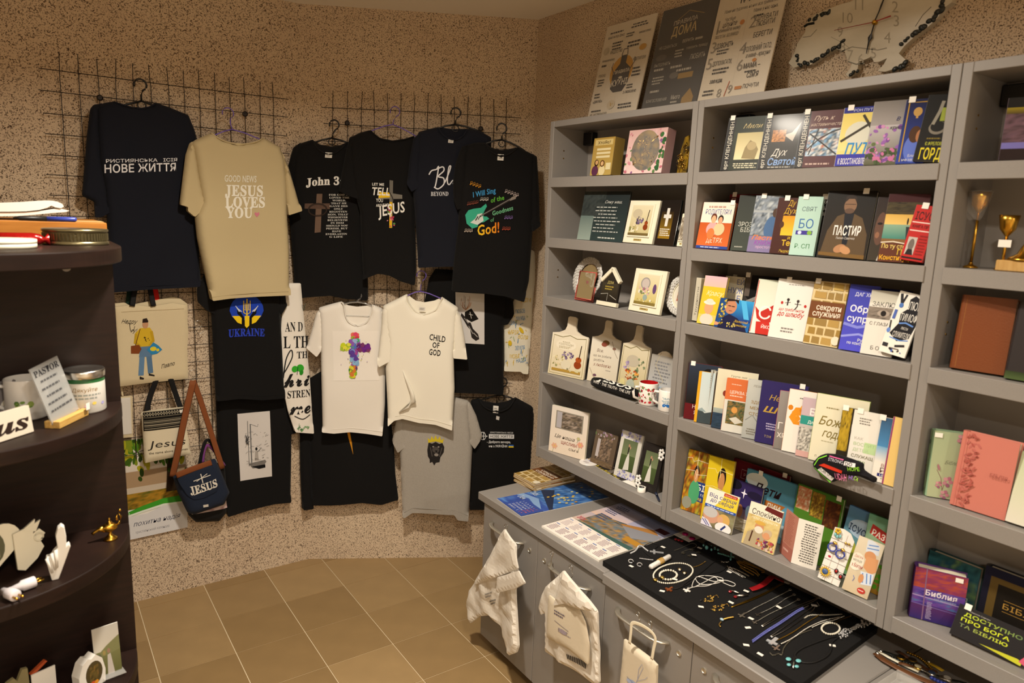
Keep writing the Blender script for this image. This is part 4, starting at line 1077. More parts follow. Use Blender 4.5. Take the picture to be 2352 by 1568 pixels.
# wall calendar
q=[WL.uv(*p,0.012)for p in((271,1013),(424,995),(431,1210),(299,1239))]
A,B,Cc,D=(Vector(p)for p in q)
O=WL.at(D.x,D.y,0.01)
t=thing('wall_calendar','wall calendar sheet with an autumn lake tree and script lettering','calendar',O)
MB().add([WL.at(*p,d)for d in(0.0125,0.006)for p in(D,Cc,B,A)],[(0,1,2,3),(7,6,5,4),(0,4,5,1),(1,5,6,2),(2,6,7,3),(3,7,4,0)]).build('sheet','white_paper',t,origin=O)
def place(x,y,d):
    p=D.lerp(Cc,x).lerp(A.lerp(B,x),y);return WL.at(p.x,p.y,0.0125+d)-O
rn=random.Random(8)
ops=[('g',0,0.36,1,1,'#dcd9d2','#c8b49a'),('r',0,0.5,1,0.68,'#a58a6a'),('r',0,0.44,1,0.52,'#c4b6a2'),('n',0,0.3,1,0.46,['#3a3a14','#8a6a1a','#b5862a','#4f5a1c','#a87a20'],6,2,(18,10)),
       ('p',[(0.66,0.42),(0.86,0.42),(0.8,0.75),(0.72,0.95),(0.64,0.95),(0.7,0.7)],'#2e2113'),('l',[(0.72,0.85),(0.5,0.9),(0.2,0.86),(0.05,0.9)],0.006,'#2e2113')]
for k in range(150):
    x,y=rn.uniform(0,1),1-abs(rn.gauss(0,0.13))
    if x>0.75 and rn.random()<0.3:y-=0.15
    if x>0.55 and rn.random()<0.25:y-=rn.uniform(0,0.22)
    ops.append(('e',x,y,rn.uniform(0.03,0.07),rn.uniform(0.016,0.035),rn.choice(['#3c5a14','#4f7a1c','#2c4410','#7a8a1f','#a5a020']),rn.uniform(0,3)))
ops+=[('p',[(0,0.24),(0.25,0.27),(0.6,0.3),(1,0.285),(1,0.36),(0.6,0.36),(0.25,0.32),(0,0.28)],'#3f9a2c'),('p',[(0,0.23),(0.25,0.255),(0.6,0.28),(1,0.262),(1,0.29),(0.6,0.305),(0.25,0.275),(0,0.25)],'#dfe4d8'),('r',0,0,1,0.235,'#d6d5d6'),('p',[(0.3,0.23),(1,0.23),(1,0.275),(0.6,0.285)],'#d6d5d6'),
        ('t','похитна надія',0.08,0.125,0.05,'#3a3f55',{'w':0.8,'sh':0.35}),('t','християнський календар',0.1,0.05,0.028,'#8a8a92',{'w':0.58}),('t','5',0.02,0.255,0.04,'#dfe8d8')]
make_print('photo_print',ops,1,1,t,place,'ink',step=1.2e-5,e0=3e-4)
# ------------------------------------------------------------------ things standing on the shelves
def stand(tl,tr,z,xl,a=0.0,phi=10.0,th=0.01):
    """frame of an upright card: tl, tr = pixels of its top corners (tr may be a width in metres), bottom front edge on height z at depth xl"""
    a,phi=math.radians(a),math.radians(phi)
    X=Vector((math.sin(a),-math.cos(a),0));yh=Vector((math.cos(a),math.sin(a),0))
    up=Vector((0,0,1))*math.cos(phi)+yh*math.sin(phi)
    Yd=up.cross(X)
    z=z+th*math.sin(max(phi,0))+0.0004
    n=Vector((0,1,0)).cross(up)
    q=on_plane(tl[0],tl[1],Vector((xl,0,z)),n)
    Hh=(q.z-z)/up.z
    P0=q-up*Hh
    if isinstance(tr,(int,float)):W=tr
    else:
        e=on_plane(tr[0],tr[1],P0,Yd);W=(e-P0).dot(X)
    M=Matrix(((X.x,Yd.x,up.x,P0.x),(X.y,Yd.y,up.y,P0.y),(X.z,Yd.z,up.z,P0.z),(0,0,0,1)))
    return M,W,Hh
def face(x,y,d):return(x,-d,y)
def head(cx,cy,s,hair='#2a1c14',skin='#c79a78',cloth='#555'):
    """simple printed bust"""
    return[('e',cx,cy-2.2*s,1.9*s,1.5*s,cloth),('e',cx,cy+0.25*s,0.95*s,0.95*s,hair),('e',cx,cy-0.1*s,0.72*s,0.85*s,skin)]
def flower(cx,cy,s,col,leaf='#6f7f4a'):
    o=[('l',[(cx,cy),(cx-s,cy-3*s)],0.0012,leaf)]
    for k in range(6):o.append(('e',cx+s*math.cos(k*1.05),cy+s*0.7*math.sin(k*1.05),s*0.7,s*0.5,col,k*1.05))
    return o+[('e',cx,cy,s*0.4,s*0.35,'#d9b85a')]
def fit_bay(M,W,Hh,th,k):
    """keep a thing between the side panels of unit k"""
    lo,hi=UY[k+1]+PT+0.001,UY[k]-PT-0.001
    def ys():return[(M@Vector((x,y,z))).y for x in(-0.001,W)for y in(-0.001,th)for z in(0,Hh)]
    y=ys()
    if max(y)>hi:M=Matrix.Translation((0,hi-max(y),0))@M;y=ys()
    if min(y)<lo:
        cut=min(lo-min(y),W*0.45);W-=cut;y=ys()
        if min(y)<lo:M=Matrix.Translation((0,lo-min(y),0))@M
    return M,W
BG='books on the middle shelving unit'
_last={}
def cmat(col,rough=0.4):
    k='cover_'+col.strip('#')
    return mat(k,col,rough)
def book(label,tl,tr,row,ops,base='#888888',spine=None,th=0.014,xl=None,a=12,phi=11,tagx=None,ratio=0.66,group=BG,roll=0,gloss='ink',name='book',spine_ops=None,cat='book',dz=0.0,H_=None,bay=1):
    z=ROWZ[row]+dz
    if xl is None:xl=1.921
    M,W,Hh=stand(tl,tr if tr else 0.13,z,xl,a,phi,th)
    if H_:Hh=H_
    if tr is None:W=Hh*ratio
    if roll:
        M=M@Matrix.Rotation(math.radians(roll),4,'Y')
        low=min((M@Vector((x,y,0))).z for x in(0,W)for y in(0,th))
        M=Matrix.Translation((0,0,z-low+0.0004))@M
    if dz==0 and not roll and abs(xl-1.921)<0.004:
        lr=_last.get((row,bay))
        if lr and 0<lr[0]-M.translation.y<0.2:
            th=min(th,max(0.0035,(lr[0]-M.translation.y)*math.tan(math.radians(max(lr[1],1)))-0.0014))
        _last[(row,bay)]=(M.translation.y,a)
    M,W=fit_bay(M,W,Hh,th,bay)
    t=thing(name,label,cat,M,group)
    c=min(0.0016,th*0.3);cm=cmat(spine or base)
    MB().box((0,0,0),(W,c,Hh)).box((0,th-c,0),(W,th,Hh)).box((-0.0008,0.0002,0.0001),(c,th-0.0002,Hh-0.0001)).build('cover',cm,t)
    MB().box((c,c*1.01,0.0015),(W-0.0025,th-c*1.01,Hh-0.0025)).build('page_block','page_edge',t)
    make_print('cover_print',[('r',0,0,1,1,base)]+ops,W,Hh,t,face,gloss)
    if spine_ops:
        make_print('spine_print',spine_ops,th,Hh,t,lambda x,y,d:(-0.0008-d,th-x,y),gloss)
    if tagx is not None:
        MB().box((W*tagx-0.008,-0.0022,Hh-0.009),(W*tagx+0.008,-0.0016,Hh+0.007)).build('price_tag','white_paper',t)
    return t
W_='#e8e4dc'
# ---- middle unit, top shelf
VL=lambda s:('t',s,0.13,0.02,0.05,'#d6d2c6',{'rot':90,'w':1.05,'st':None,'b':0.01})
def clend(extra):return[('r',0,0,0.2,1,'#15120f'),('t','ерт КЛЕНДЕННЕН',0.16,0.02,0.075,'#d8d2c4',{'rot':90})]+extra
book('dark green book with clasped praying hands, first on the top shelf',(1676,271),(1765,262),0,clend([('g',0.2,0.14,1,0.72,'#2c3222','#1e2418'),('g',0.3,0.2,0.98,0.7,'#b5a878','#d8cda0'),('P',[(0.5,0.22),(0.55,0.42),(0.66,0.56),(0.8,0.5),(0.9,0.38),(0.85,0.2)],'#8a7a50'),('e',0.72,0.45,0.12,0.08,'#a8966a'),('t','Мили',0.42,0.78,0.09,'#b9a878',{'w':0.5,'sh':0.4}),('x',0.3,0.03,0.95,0.14,3,'#c9c4a8',4)]),'#22281c','#15120f',tagx=0.1,gloss='ink_gloss')
book('black book with a white dove and blue Святой lettering',(1761,266),(1851,256),0,clend([('g',0.2,0.0,1,1,'#3a342c','#15130f'),('P',[(0.55,0.62),(0.75,0.66),(0.95,0.85),(0.85,0.62),(0.8,0.5),(0.7,0.55)],'#b9b2a6'),('n',0.25,0.5,0.6,0.72,['#2a1d14','#a8703a','#c98f55'],6,3),('t','Дух',0.3,0.24,0.13,'#d8d4cc',{'w':0.42,'sh':0.4}),('t','Святой',0.25,0.07,0.13,'#7f9fd0',{'w':0.74,'b':0.015,'sh':0.15}),('x',0.25,0.01,0.95,0.05,1,'#a9a49a',3)]),'#1b1814','#12100e',tagx=0.1,gloss='ink_gloss')
book('maroon book with a barbed wire and blue cloth painting',(1847,257),(1942,246),0,clend([('r',0.2,0,1,1,'#4a1a1c'),('n',0.22,0.2,1,0.68,['#c9d0d4','#6f9fc8','#34424f','#d8dcdc','#a85a3a'],5,7),('l',[(0.22,0.3),(0.5,0.5),(0.8,0.62),(1,0.66)],0.004,'#1d1a1a'),('l',[(0.25,0.6),(0.6,0.42),(0.98,0.22)],0.004,'#1d1a1a'),('l',[(0.3,0.22),(0.45,0.68)],0.003,'#1d1a1a'),('t','Путь к',0.3,0.83,0.08,'#cdb8a8',{'w':0.5,'sh':0.4}),('t','наставничеств',0.24,0.73,0.06,'#c4ae9e',{'w':0.74,'sh':0.4}),('x',0.25,0.03,0.95,0.09,1,'#b59a90',3)]),'#4a1a1c','#14110f',tagx=0.1,gloss='ink_gloss')
book('pale yellow book with crossed twigs and blue ПУТ lettering',(1941,248),(2018,240),0,[('g',0,0.26,1,0.9,'#d8c56a','#e6d690'),('r',0,0.9,1,1,'#2a2f80'),('t','РОН ПУТН',0.3,0.925,0.045,'#c9cbe0',{'w':0.65}),('e',0.55,0.55,0.4,0.2,'#cfcfc0',0.4),('l',[(0.05,0.42),(0.5,0.58),(0.95,0.74)],0.007,'#3a352c'),('l',[(0.62,0.86),(0.98,0.58)],0.007,'#3a352c'),('r',0,0,1,0.2,'#3a3aa0'),('t','ПУТ',0.24,0.2,0.19,'#2f86c4',{'w':0.72,'b':0.03,'sh':0.2}),('t','К ВОССТАНОВЛЕН',0.08,0.03,0.1,'#e0dde0',{'w':0.88,'b':0.015})],'#e0cf80','#d9d2b8',tagx=0.2)
book('grey book with purple meadow flowers',(2010,234),(2092,222),0,[('g',0,0.6,1,1,'#77726e','#9a9594'),('g',0,0,1,0.62,'#b5b0b2','#57583f'),('s',0.02,0.05,0.98,0.62,46,0.007,['#8f5fa8','#a878bc','#7a4a94','#c48ab8','#5d6b42'],9),('s',0,0,1,0.25,30,0.008,['#4a5a38','#c06f9a','#3c4a2c'],5),('t','В',0.72,0.68,0.06,'#3a3f6a',{'sh':0.3}),('t','крил',0.58,0.55,0.055,'#3a3a48',{'w':0.34,'sh':0.3})],'#8a8588','#a09a98')
book('blue book with a woman in profile and gold border',(2084,229),(2150,216),0,[('g',0,0,1,1,'#16183a','#2c3f94'),('l',[(0.12,0.03),(0.12,0.95),(0.98,0.95)],0.003,'#b08a2c'),('e',0.48,0.8,0.16,0.07,'#b58f50'),('r',0.44,0.7,0.52,0.8,'#b58f50'),('e',0.55,0.24,0.36,0.22,'#5a6fc4'),('e',0.52,0.45,0.22,0.13,'#4a2f1c'),('e',0.7,0.42,0.14,0.1,'#a8704a'),('t','Близ',0.4,0.1,0.045,'#d0d0dc',{'w':0.3}),('t','незву',0.2,0.04,0.045,'#d0d0dc',{'w':0.5}),('t','В К',0.78,0.76,0.08,'#c9b88a')],'#1c2454','#1a2a7a',tagx=0.2)
book('black book with yellow ГОРД lettering and a cup',(2140,222),0.115,0,[('t','Є.ФРЕЛОВ',0.3,0.24,0.05,'#b5b83a',{'w':0.6,'b':0.01}),('t','ГОРД',0.18,0.03,0.17,'#d6c52a',{'w':0.8,'b':0.03}),('e',0.6,0.5,0.32,0.1,'#7a7468'),('e',0.6,0.52,0.26,0.08,'#151310'),('r',0.62,0.6,0.95,0.8,'#8f9a3a'),('l',[(0.4,0.55),(0.55,0.75),(0.6,0.9)],0.008,'#8a8578'),('x',0.3,0.32,0.9,0.36,1,'#7a6a2a',3)],'#141210','#141210',a=9,roll=3)
# ---- second shelf
book('dark red book tucked behind the orange parenting book',(1677,446),(1757,444),1,[('t','П',0.08,0.82,0.11,'#b89a8a'),('r',0,0.94,1,1,'#6a1a20')],'#3f1216','#3f1216',a=4,xl=1.975,phi=8,tagx=0.15)
book('orange and white parenting book with Родителям lettering',(1610,464),(1682,464),1,[('g',0,0.06,1,0.58,'#b5501c','#c4602a'),('r',0,0.56,1,1,'#ddd2c4'),('r',0,0,1,0.06,'#23408a'),('t','РОДИТЕЛЯМ',0.12,0.74,0.11,'#3a4a8a',{'w':0.8}),('x',0.12,0.86,0.92,0.94,1,'#b09080',2),('t','О',0.45,0.48,0.1,'#e6d8c8'),('t','ДЕТЯХ',0.3,0.13,0.11,'#e6cdb4',{'w':0.5})]+head(0.42,0.64,0.1,'#5a2a18','#cfa07a','#c49a9a')+head(0.64,0.62,0.09,'#1d1512','#c49472','#c9b48a')+[('e',0.4,0.32,0.12,0.12,'#c9703a'),('x',0.1,0.01,0.9,0.045,1,'#b9c2dc',5)],'#c4602a','#c85a20',a=8,tagx=0.92,ratio=0.7)
book('dark green book with ЗРОЗ БІБ lettering',(1701,448),(1765,446),1,[('g',0,0,1,1,'#2c2f2a','#3a4038'),('t','ЗРОЗ',0.12,0.44,0.08,'#b8b8ae',{'w':0.5}),('t','БІБ',0.24,0.34,0.08,'#b8b8ae',{'w':0.34}),('x',0.1,0.05,0.5,0.09,1,'#9a9a90',5)],'#30342e','#22251f',phi=12)
book('photo-covered book of a librarian with orange script',(1738,449),(1800,452),1,[('n',0,0.3,1,1,['#3a4250','#8a94a0','#56606a','#b5bcc0','#2c333c'],6,4),('r',0,0.7,0.9,0.74,'#9aa0a4'),('e',0.75,0.42,0.26,0.22,'#44628a'),('e',0.82,0.7,0.1,0.08,'#4a3426'),('r',0,0,1,0.28,'#7a6f94'),('t','Пасть',0.1,0.22,0.08,'#d8753a',{'w':0.8,'sh':0.35,'b':0.02}),('t','КНИЖ',0.22,0.13,0.08,'#8a4aa0',{'w':0.66,'sh':0.2,'b':0.02}),('t','простого',0.3,0.07,0.05,'#c4a0c0',{'w':0.6})],'#5c6570','#4a5058',tagx=0.3)
book('maroon book with yellow Ду lettering and orange picture',(1790,454),(1848,452),1,[('t','Ду',0.42,0.86,0.1,'#c9a02a',{'w':0.3,'sh':0.2}),('t','Дух',0.3,0.72,0.1,'#c9a02a',{'w':0.5,'sh':0.2}),('g',0.3,0.33,1,0.68,'#c98a14','#e0b42a'),('e',0.3,0.52,0.09,0.06,'#4a2a12'),('t','и',0.62,0.26,0.07,'#d0a82a',{'sh':0.2}),('t','Тес',0.42,0.15,0.1,'#d8b030',{'w':0.5,'b':0.015}),('t','Эндрю У',0.36,0.03,0.05,'#c9a83a',{'w':0.55,'sh':0.3})],'#3f1c14','#381812',tagx=0.35)
book('mint green book with blue БО lettering',(1836,451),(1893,449),1,[('t','СВЯТ',0.22,0.75,0.075,'#4a5a62',{'w':0.6}),('t','БО',0.2,0.46,0.16,'#2a5a9a',{'w':0.58}),('r',0.12,0.35,0.8,0.42,'#3a2f8a'),('e',0.28,0.385,0.08,0.03,'#c8cfe8'),('e',0.68,0.385,0.1,0.035,'#7aa83a'),('t','Р. СП',0.18,0.12,0.075,'#3f7a4a',{'w':0.6})],'#a9c8bc','#a9c8bc',tagx=0.3)
book('dark book with КО ВА ЗР lettering behind the pastor book',(1884,451),(1950,447),1,[('t','КО',0.16,0.88,0.055,'#c0bcb8',{'b':0.01}),('t','ВА',0.16,0.78,0.055,'#c0bcb8',{'b':0.01}),('t','ЗР',0.16,0.68,0.055,'#c0bcb8',{'b':0.01}),('n',0,0,1,0.3,['#1a1a1a','#2c3a24','#2a3050'],4,3)],'#1f1a19','#1c1817',tagx=0.2,xl=1.955,phi=8,a=6)
book('black book with a seated man and large white ПАСТИР lettering',(1905,438),(2016,441),1,[('g',0,0,1,1,'#15120f','#241b12'),('P',[(0.05,0.06),(0.12,0.4),(0.28,0.62),(0.42,0.66),(0.62,0.66),(0.8,0.6),(0.95,0.36),(0.97,0.06)],'#55432c'),('P',[(0.42,0.66),(0.62,0.66),(0.58,0.2),(0.48,0.2)],'#17181f'),('e',0.51,0.78,0.13,0.115,'#7d5f48'),('P',[(0.38,0.82),(0.4,0.92),(0.52,0.95),(0.62,0.9),(0.64,0.8),(0.58,0.88),(0.46,0.88)],'#2a211c'),('l',[(0.4,0.8),(0.62,0.8)],0.0015,'#1a1512'),('e',0.51,0.7,0.1,0.04,'#5a4436'),('p',[(0.02,0.03),(0.98,0.0),(0.98,0.06),(0.02,0.08)],'#6f5226'),('e',0.45,0.14,0.13,0.06,'#a87a55',0.4),('e',0.57,0.12,0.12,0.055,'#b5865c',-0.4),('t','ПАСТИР',0.26,0.34,0.14,'#e8e4de',{'w':0.56,'b':0.02}),('t','Пилип Савочка',0.34,0.28,0.035,'#cfcac2',{'w':0.38})],'#1a1612','#14110f',th=0.016,a=9,xl=1.917,tagx=0.78,gloss='ink')
book('thin book showing half a face and a torn white edge',(2019,452),(2062,450),1,[('g',0,0,1,1,'#2a1f1c','#3a3226'),('e',0.4,0.5,0.3,0.26,'#5f4336'),('e',0.35,0.58,0.14,0.02,'#1a1210'),('e',0.3,0.4,0.12,0.05,'#8a6048'),('P',[(0.7,1),(0.75,0.7),(0.6,0.5),(0.7,0.25),(0.5,0),(0.75,0),(0.9,0.3),(0.78,0.55),(0.9,0.8),(0.85,1)],'#cfc8ba')],'#3a2c24','#2a201c',a=10,xl=1.935)
book('torn-sea cover book with orange Конституц lettering',(2044,445),(2140,441),1,[('g',0,0.34,1,0.58,'#8aa890','#3f7f74'),('g',0,0.55,1,0.72,'#c9a04a','#d8b86a'),('n',0,0.7,1,0.9,['#1c1814','#4a4028','#2c2a20'],4,5),('r',0,0.88,1,1,'#3a1618'),('P',[(0.55,0.52),(0.78,0.52),(0.85,0.3),(0.6,0.28)],'#2a3436'),('e',0.57,0.6,0.02,0.05,'#1a1512'),('r',0,0,1,0.28,'#5a2f1e'),('l',[(0,0.28),(0.3,0.3),(0.6,0.275),(1,0.3)],0.003,'#d6ccb8'),('t','По ту сторону',0.04,0.2,0.065,'#d8c06a',{'w':0.9,'b':0.015}),('t','ГРАНИ',0.45,0.11,0.08,'#d8b83a',{'w':0.5,'b':0.02}),('t','Конституция',0.03,0.03,0.07,'#e0a82a',{'w':0.9,'b':0.015})],'#7a5a34','#4a3020')
book('red book with an inset portrait leaning at the second shelf end',(2118,478),0.1,1,[('t','ІСУС',0.1,0.74,0.14,'#3a1210',{'w':0.8,'b':0.02}),('r',0.04,0.68,0.96,0.7,'#e0c4bc'),('t','КНИГА ПР',0.1,0.59,0.055,'#3a1210',{'w':0.7,'b':0.02}),('r',0.04,0.53,0.96,0.55,'#e0c4bc'),('r',0.1,0.1,0.5,0.42,'#b5aca4'),('e',0.3,0.28,0.13,0.11,'#6a605a'),('P',[(0.14,0.1),(0.2,0.2),(0.4,0.2),(0.48,0.1)],'#1f1a1a'),('r',0.04,0.03,0.96,0.06,'#1c1010'),('x',0.55,0.1,0.95,0.48,7,'#8f1f1c',4)],'#b02420','#a01f1c',roll=6,a=8,xl=1.921,tagx=0.4)
# ---- third shelf
book('thin beige book with spine lettering, first on the third shelf',(1595,627),0.022,2,[('t','Трудности',0.72,0.12,0.055,'#5a564e',{'rot':90,'w':4.6})],'#b9b2a0','#b9b2a0',th=0.1,a=0,phi=3,ratio=0.2,H_=0.152,xl=1.94)
book('purple book with a green flower behind the yellow women book',(1614,627),0.09,2,[('r',0,0,1,1,'#6a2050'),('s',0.0,0.3,0.3,0.6,7,0.008,['#7a8a3a','#98a84a'],3)],'#6a2050','#6a2050',a=3,xl=2.05,phi=4,tagx=0.8)
book('yellow book with a smiling woman in a hat',(1621,632),(1672,637),2,[('g',0,0,1,1,'#cfa8b0','#d8bc3a'),('r',0,0.2,1,0.78,'#d0b02c'),('t','Красу',0.2,0.6,0.1,'#e6d8b0',{'w':0.76,'sh':0.4}),('e',0.4,0.1,0.3,0.12,'#cfc0b0'),('e',0.42,0.34,0.2,0.13,'#c8966e'),('e',0.42,0.45,0.27,0.045,'#ddd2c4'),('e',0.42,0.48,0.17,0.05,'#d8c8b8')],'#c9ae3a','#d2b93a',a=8)
book('cream book with ЕЙ НУЖ lettering',(1668,633),(1713,634),2,[('t','ЕЙ',0.62,0.84,0.11,'#4a5a9a',{'w':0.36}),('t','НУЖ',0.2,0.66,0.12,'#4a5a9a',{'w':0.78}),('t','Б',0.72,0.5,0.12,'#4a5a9a')],'#d2cab4','#cfc6b0',a=8,xl=1.99,phi=7)
book('black book with a hat and a grey hand',(1716,630),(1792,634),2,[('g',0,0,1,1,'#141312','#4a4440'),('e',0.35,0.72,0.36,0.22,'#0a0909'),('e',0.62,0.92,0.5,0.1,'#16120f'),('r',0,0.6,0.16,1,'#5a5048'),('P',[(0.0,0.35),(0.1,0.52),(0.4,0.62),(0.45,0.5),(0.35,0.35)],'#8a8682'),('l',[(0.06,0.4),(0.4,0.55)],0.002,'#55524e'),('l',[(0.04,0.36),(0.38,0.48)],0.002,'#55524e')],'#1c1a19','#141312',a=8,xl=1.985,phi=7,tagx=0.05)
book('deep blue record sleeve with a man holding a saxophone',(1656,683),(1736,690),2,[('h',0,0,1,1,'#1d3f74','#1f5fa0'),('g',0.45,0.3,1,1,'#2f8fc8','#1a2f74'),('p',[(0.6,1),(0.75,1),(0.95,0.4),(0.8,0.4)],'#4aa4d4'),('e',0.36,0.74,0.17,0.24,'#b07a5c'),('P',[(0.18,0.9),(0.2,1),(0.55,1),(0.56,0.85),(0.46,0.95),(0.28,0.92)],'#1f1512'),('P',[(0.1,0),(0.2,0.36),(0.36,0.5),(0.62,0.4),(0.9,0.12),(0.95,0)],'#191a3a'),('s',0.08,0.05,0.22,0.98,30,0.004,['#b5982c','#d8c060','#6a5a1c'],3),('s',0.36,0.05,0.6,0.2,12,0.004,['#8a7a3a','#b5a458'],4),('e',0.03,0.12,0.1,0.06,'#c08a6a'),('t','Золотий',0.55,0.26,0.08,'#c9a83a',{'w':0.4,'sh':0.4}),('t','саксофон',0.6,0.14,0.07,'#c9a83a',{'w':0.34,'sh':0.4}),('e',0.32,0.77,0.05,0.012,'#2a1a14'),('e',0.43,0.76,0.05,0.012,'#2a1a14'),('l',[(0.33,0.61),(0.42,0.61)],0.0015,'#8a4a44')],'#1d3f74','#16284f',th=0.005,a=0,phi=14,xl=1.919,name='record_sleeve')
book('white book with a big red letter and red boots',(1744,640),(1800,642),2,[('g',0,0.3,1,1,'#c4cab8','#dcd8cc'),('P',[(0.05,0.5),(0.3,0.4),(0.9,0.58),(0.9,0.25),(0.5,0.2),(0.2,0.28)],'#b02a20'),('t','С',0.25,0.28,0.24,'#e6e0d8',{'w':0.5}),('P',[(0.2,0.22),(0.75,0.24),(0.9,0),(0.25,0)],'#b82c22'),('t','ЙКОГ',0.45,0.11,0.06,'#e6d6cf',{'w':0.5,'b':0.01}),('l',[(0.02,0.02),(0.02,0.98)],0.0025,'#b82c22')],'#dcd8cc','#d8cfc4',a=9)
book('white booklet with two stick children and red до шлюбу lettering',(1790,639),(1872,645),2,[('x',0.3,0.9,0.85,0.93,1,'#8a8580',3),('t','що треба знати',0.16,0.47,0.05,'#b0322c',{'w':0.72,'sh':0.35,'b':0.01}),('t','до шлюбу',0.14,0.38,0.08,'#b0261f',{'w':0.76,'sh':0.3,'b':0.02}),('x',0.3,0.1,0.78,0.2,2,'#7a7570',5),('e',0.38,0.66,0.04,0.025,'#2a2422'),('l',[(0.38,0.66),(0.38,0.56)],0.004,'#2a2422'),('l',[(0.3,0.6),(0.46,0.62)],0.0015,'#2a2422'),('e',0.66,0.65,0.04,0.025,'#3a322e'),('l',[(0.66,0.64),(0.66,0.56),(0.6,0.5)],0.003,'#2a2422'),('l',[(0.58,0.6),(0.76,0.6)],0.0015,'#2a2422'),('e',0.22,0.6,0.035,0.025,'#b0261f'),('e',0.88,0.58,0.035,0.025,'#b0261f')],'#d9d4cc','#d0cac2',th=0.006,a=7,tagx=0.3)
ST=[('r',0,0,1,1,'#cdb88a')]
rn=random.Random(3)
for j in range(7):
    x=-0.05+0.1*(j%2)
    while x<1:
        wd=rn.uniform(0.2,0.42);ST.append(('p',[(x+0.02,j/7+0.02),(x+wd-0.02,j/7+0.015),(x+wd-0.03,(j+1)/7-0.02),(x+0.03,(j+1)/7-0.015)],rn.choice(['#a8884a','#957638','#b0934f','#8f7440'])));x+=wd
SECRET=ST+[('t','Пилип Савочка',0.15,0.83,0.045,'#d8cca8',{'w':0.7}),('r',0,0.42,1,0.68,'#6b3f1f'),('t','секрети',0.2,0.55,0.09,'#e0d4c0',{'w':0.72,'b':0.012}),('t','служіння',0.12,0.45,0.09,'#e0d4c0',{'w':0.8,'b':0.012}),('e',0.92,0.1,0.12,0.07,'#d6ccb4')]
book('stone-wall book with a brown band, upright on the third shelf',(1873,644),(1953,648),2,SECRET,'#a8884a','#9a7c44',a=7,th=0.01,tagx=0.1)
book('bright blue book with white Обра супру lettering',(1955,652),(2022,656),2,[('g',0,0,1,1,'#3a3f9a','#4a4ac0'),('l',[(0,0.4),(0.5,0.36),(1,0.42)],0.008,'#7a80d0'),('l',[(0,0.2),(0.6,0.26),(1,0.22)],0.006,'#8a90d8'),('t','ДАГ ХЬЮ',0.22,0.83,0.055,'#c8cae0',{'w':0.75,'b':0.01}),('t','Обра',0.14,0.59,0.1,'#dcdde8',{'w':0.8,'b':0.02}),('t','супру',0.1,0.44,0.1,'#dcdde8',{'w':0.88,'b':0.02}),('t','Рук',0.6,0.15,0.045,'#d0d2e4',{'b':0.01}),('t','по консуль',0.25,0.1,0.045,'#d0d2e4',{'w':0.7,'b':0.01}),('r',0.8,0.0,0.95,0.03,'#b53a7a')],'#4448a8','#3a3e98',a=9,th=0.016)
book('dark blue book mostly hidden behind the white eye book',(2010,660),0.1,2,[],'#2a2f7a','#2a2f7a',a=4,xl=2.03,phi=5)
book('white book with a close-up eye and ЗАКЛЮЧ lettering',(2004,665),(2075,677),2,[('g',0,0.8,1,1,'#a8a598','#c4c1b4'),('t','ЗАКЛЮЧ',0.1,0.75,0.075,'#3a3834',{'w':0.85}),('n',0,0.56,1,0.74,['#3a342f','#8a7f74','#5a5048'],3,2),('e',0.5,0.65,0.2,0.05,'#a09488'),('e',0.5,0.65,0.09,0.045,'#1f1a18'),('t','С ГЛАЗАМИ',0.12,0.46,0.05,'#4a4642',{'w':0.85}),('t','БО',0.3,0.08,0.06,'#5a5650',{'sp':1.5})],'#d4cfc6','#c8c2b8',a=9)
book('white illustrated book with black ink shapes and СЛУЖИТЕЛЮ lettering',(2066,680),0.125,2,[('P',[(0.15,0.32),(0.35,0.5),(0.3,0.66),(0.5,0.75),(0.46,0.9),(0.62,0.97),(0.95,0.9),(0.98,0.5),(0.9,0.3),(0.5,0.22)],'#1b1a1e'),('t','ЛЮБ',0.5,0.74,0.13,'#dcd8d0',{'w':0.44,'rot':4}),('t','ТИМОФ',0.33,0.55,0.12,'#dcd8d0',{'w':0.62,'rot':3}),('l',[(0.36,0.5),(0.6,0.53),(0.9,0.5)],0.004,'#5f86c8'),('t','ЛИСТИ',0.5,0.42,0.04,'#dcd8d0',{'w':0.25}),('t','СЛУЖИТЕЛЮ',0.28,0.28,0.09,'#dcd8d0',{'w':0.64,'rot':2}),('l',[(0.2,0.26),(0.6,0.24),(0.9,0.27)],0.003,'#5f86c8'),('l',[(0.1,0.96),(0.22,0.8)],0.007,'#26252a'),('l',[(0.3,0.96),(0.22,0.8)],0.005,'#26252a'),('e',0.22,0.78,0.08,0.04,'#4a6fae'),('r',0.05,0.55,0.16,0.7,'#4a62a8'),('l',[(0.05,0.52),(0.1,0.38)],0.004,'#333'),('e',0.08,0.36,0.07,0.04,'#5f7fc0'),('l',[(0.5,0.14),(0.85,0.18)],0.006,'#26252a'),('x',0.4,0.08,0.75,0.12,1,'#55514c',3),('r',0.05,0.1,0.25,0.16,'#2a2a30'),('s',0.05,0.02,0.9,0.1,6,0.004,['#26252a','#4a62a8'],3)],'#dfdbd2','#cfcac0',roll=8,a=6,xl=1.919,th=0.008)
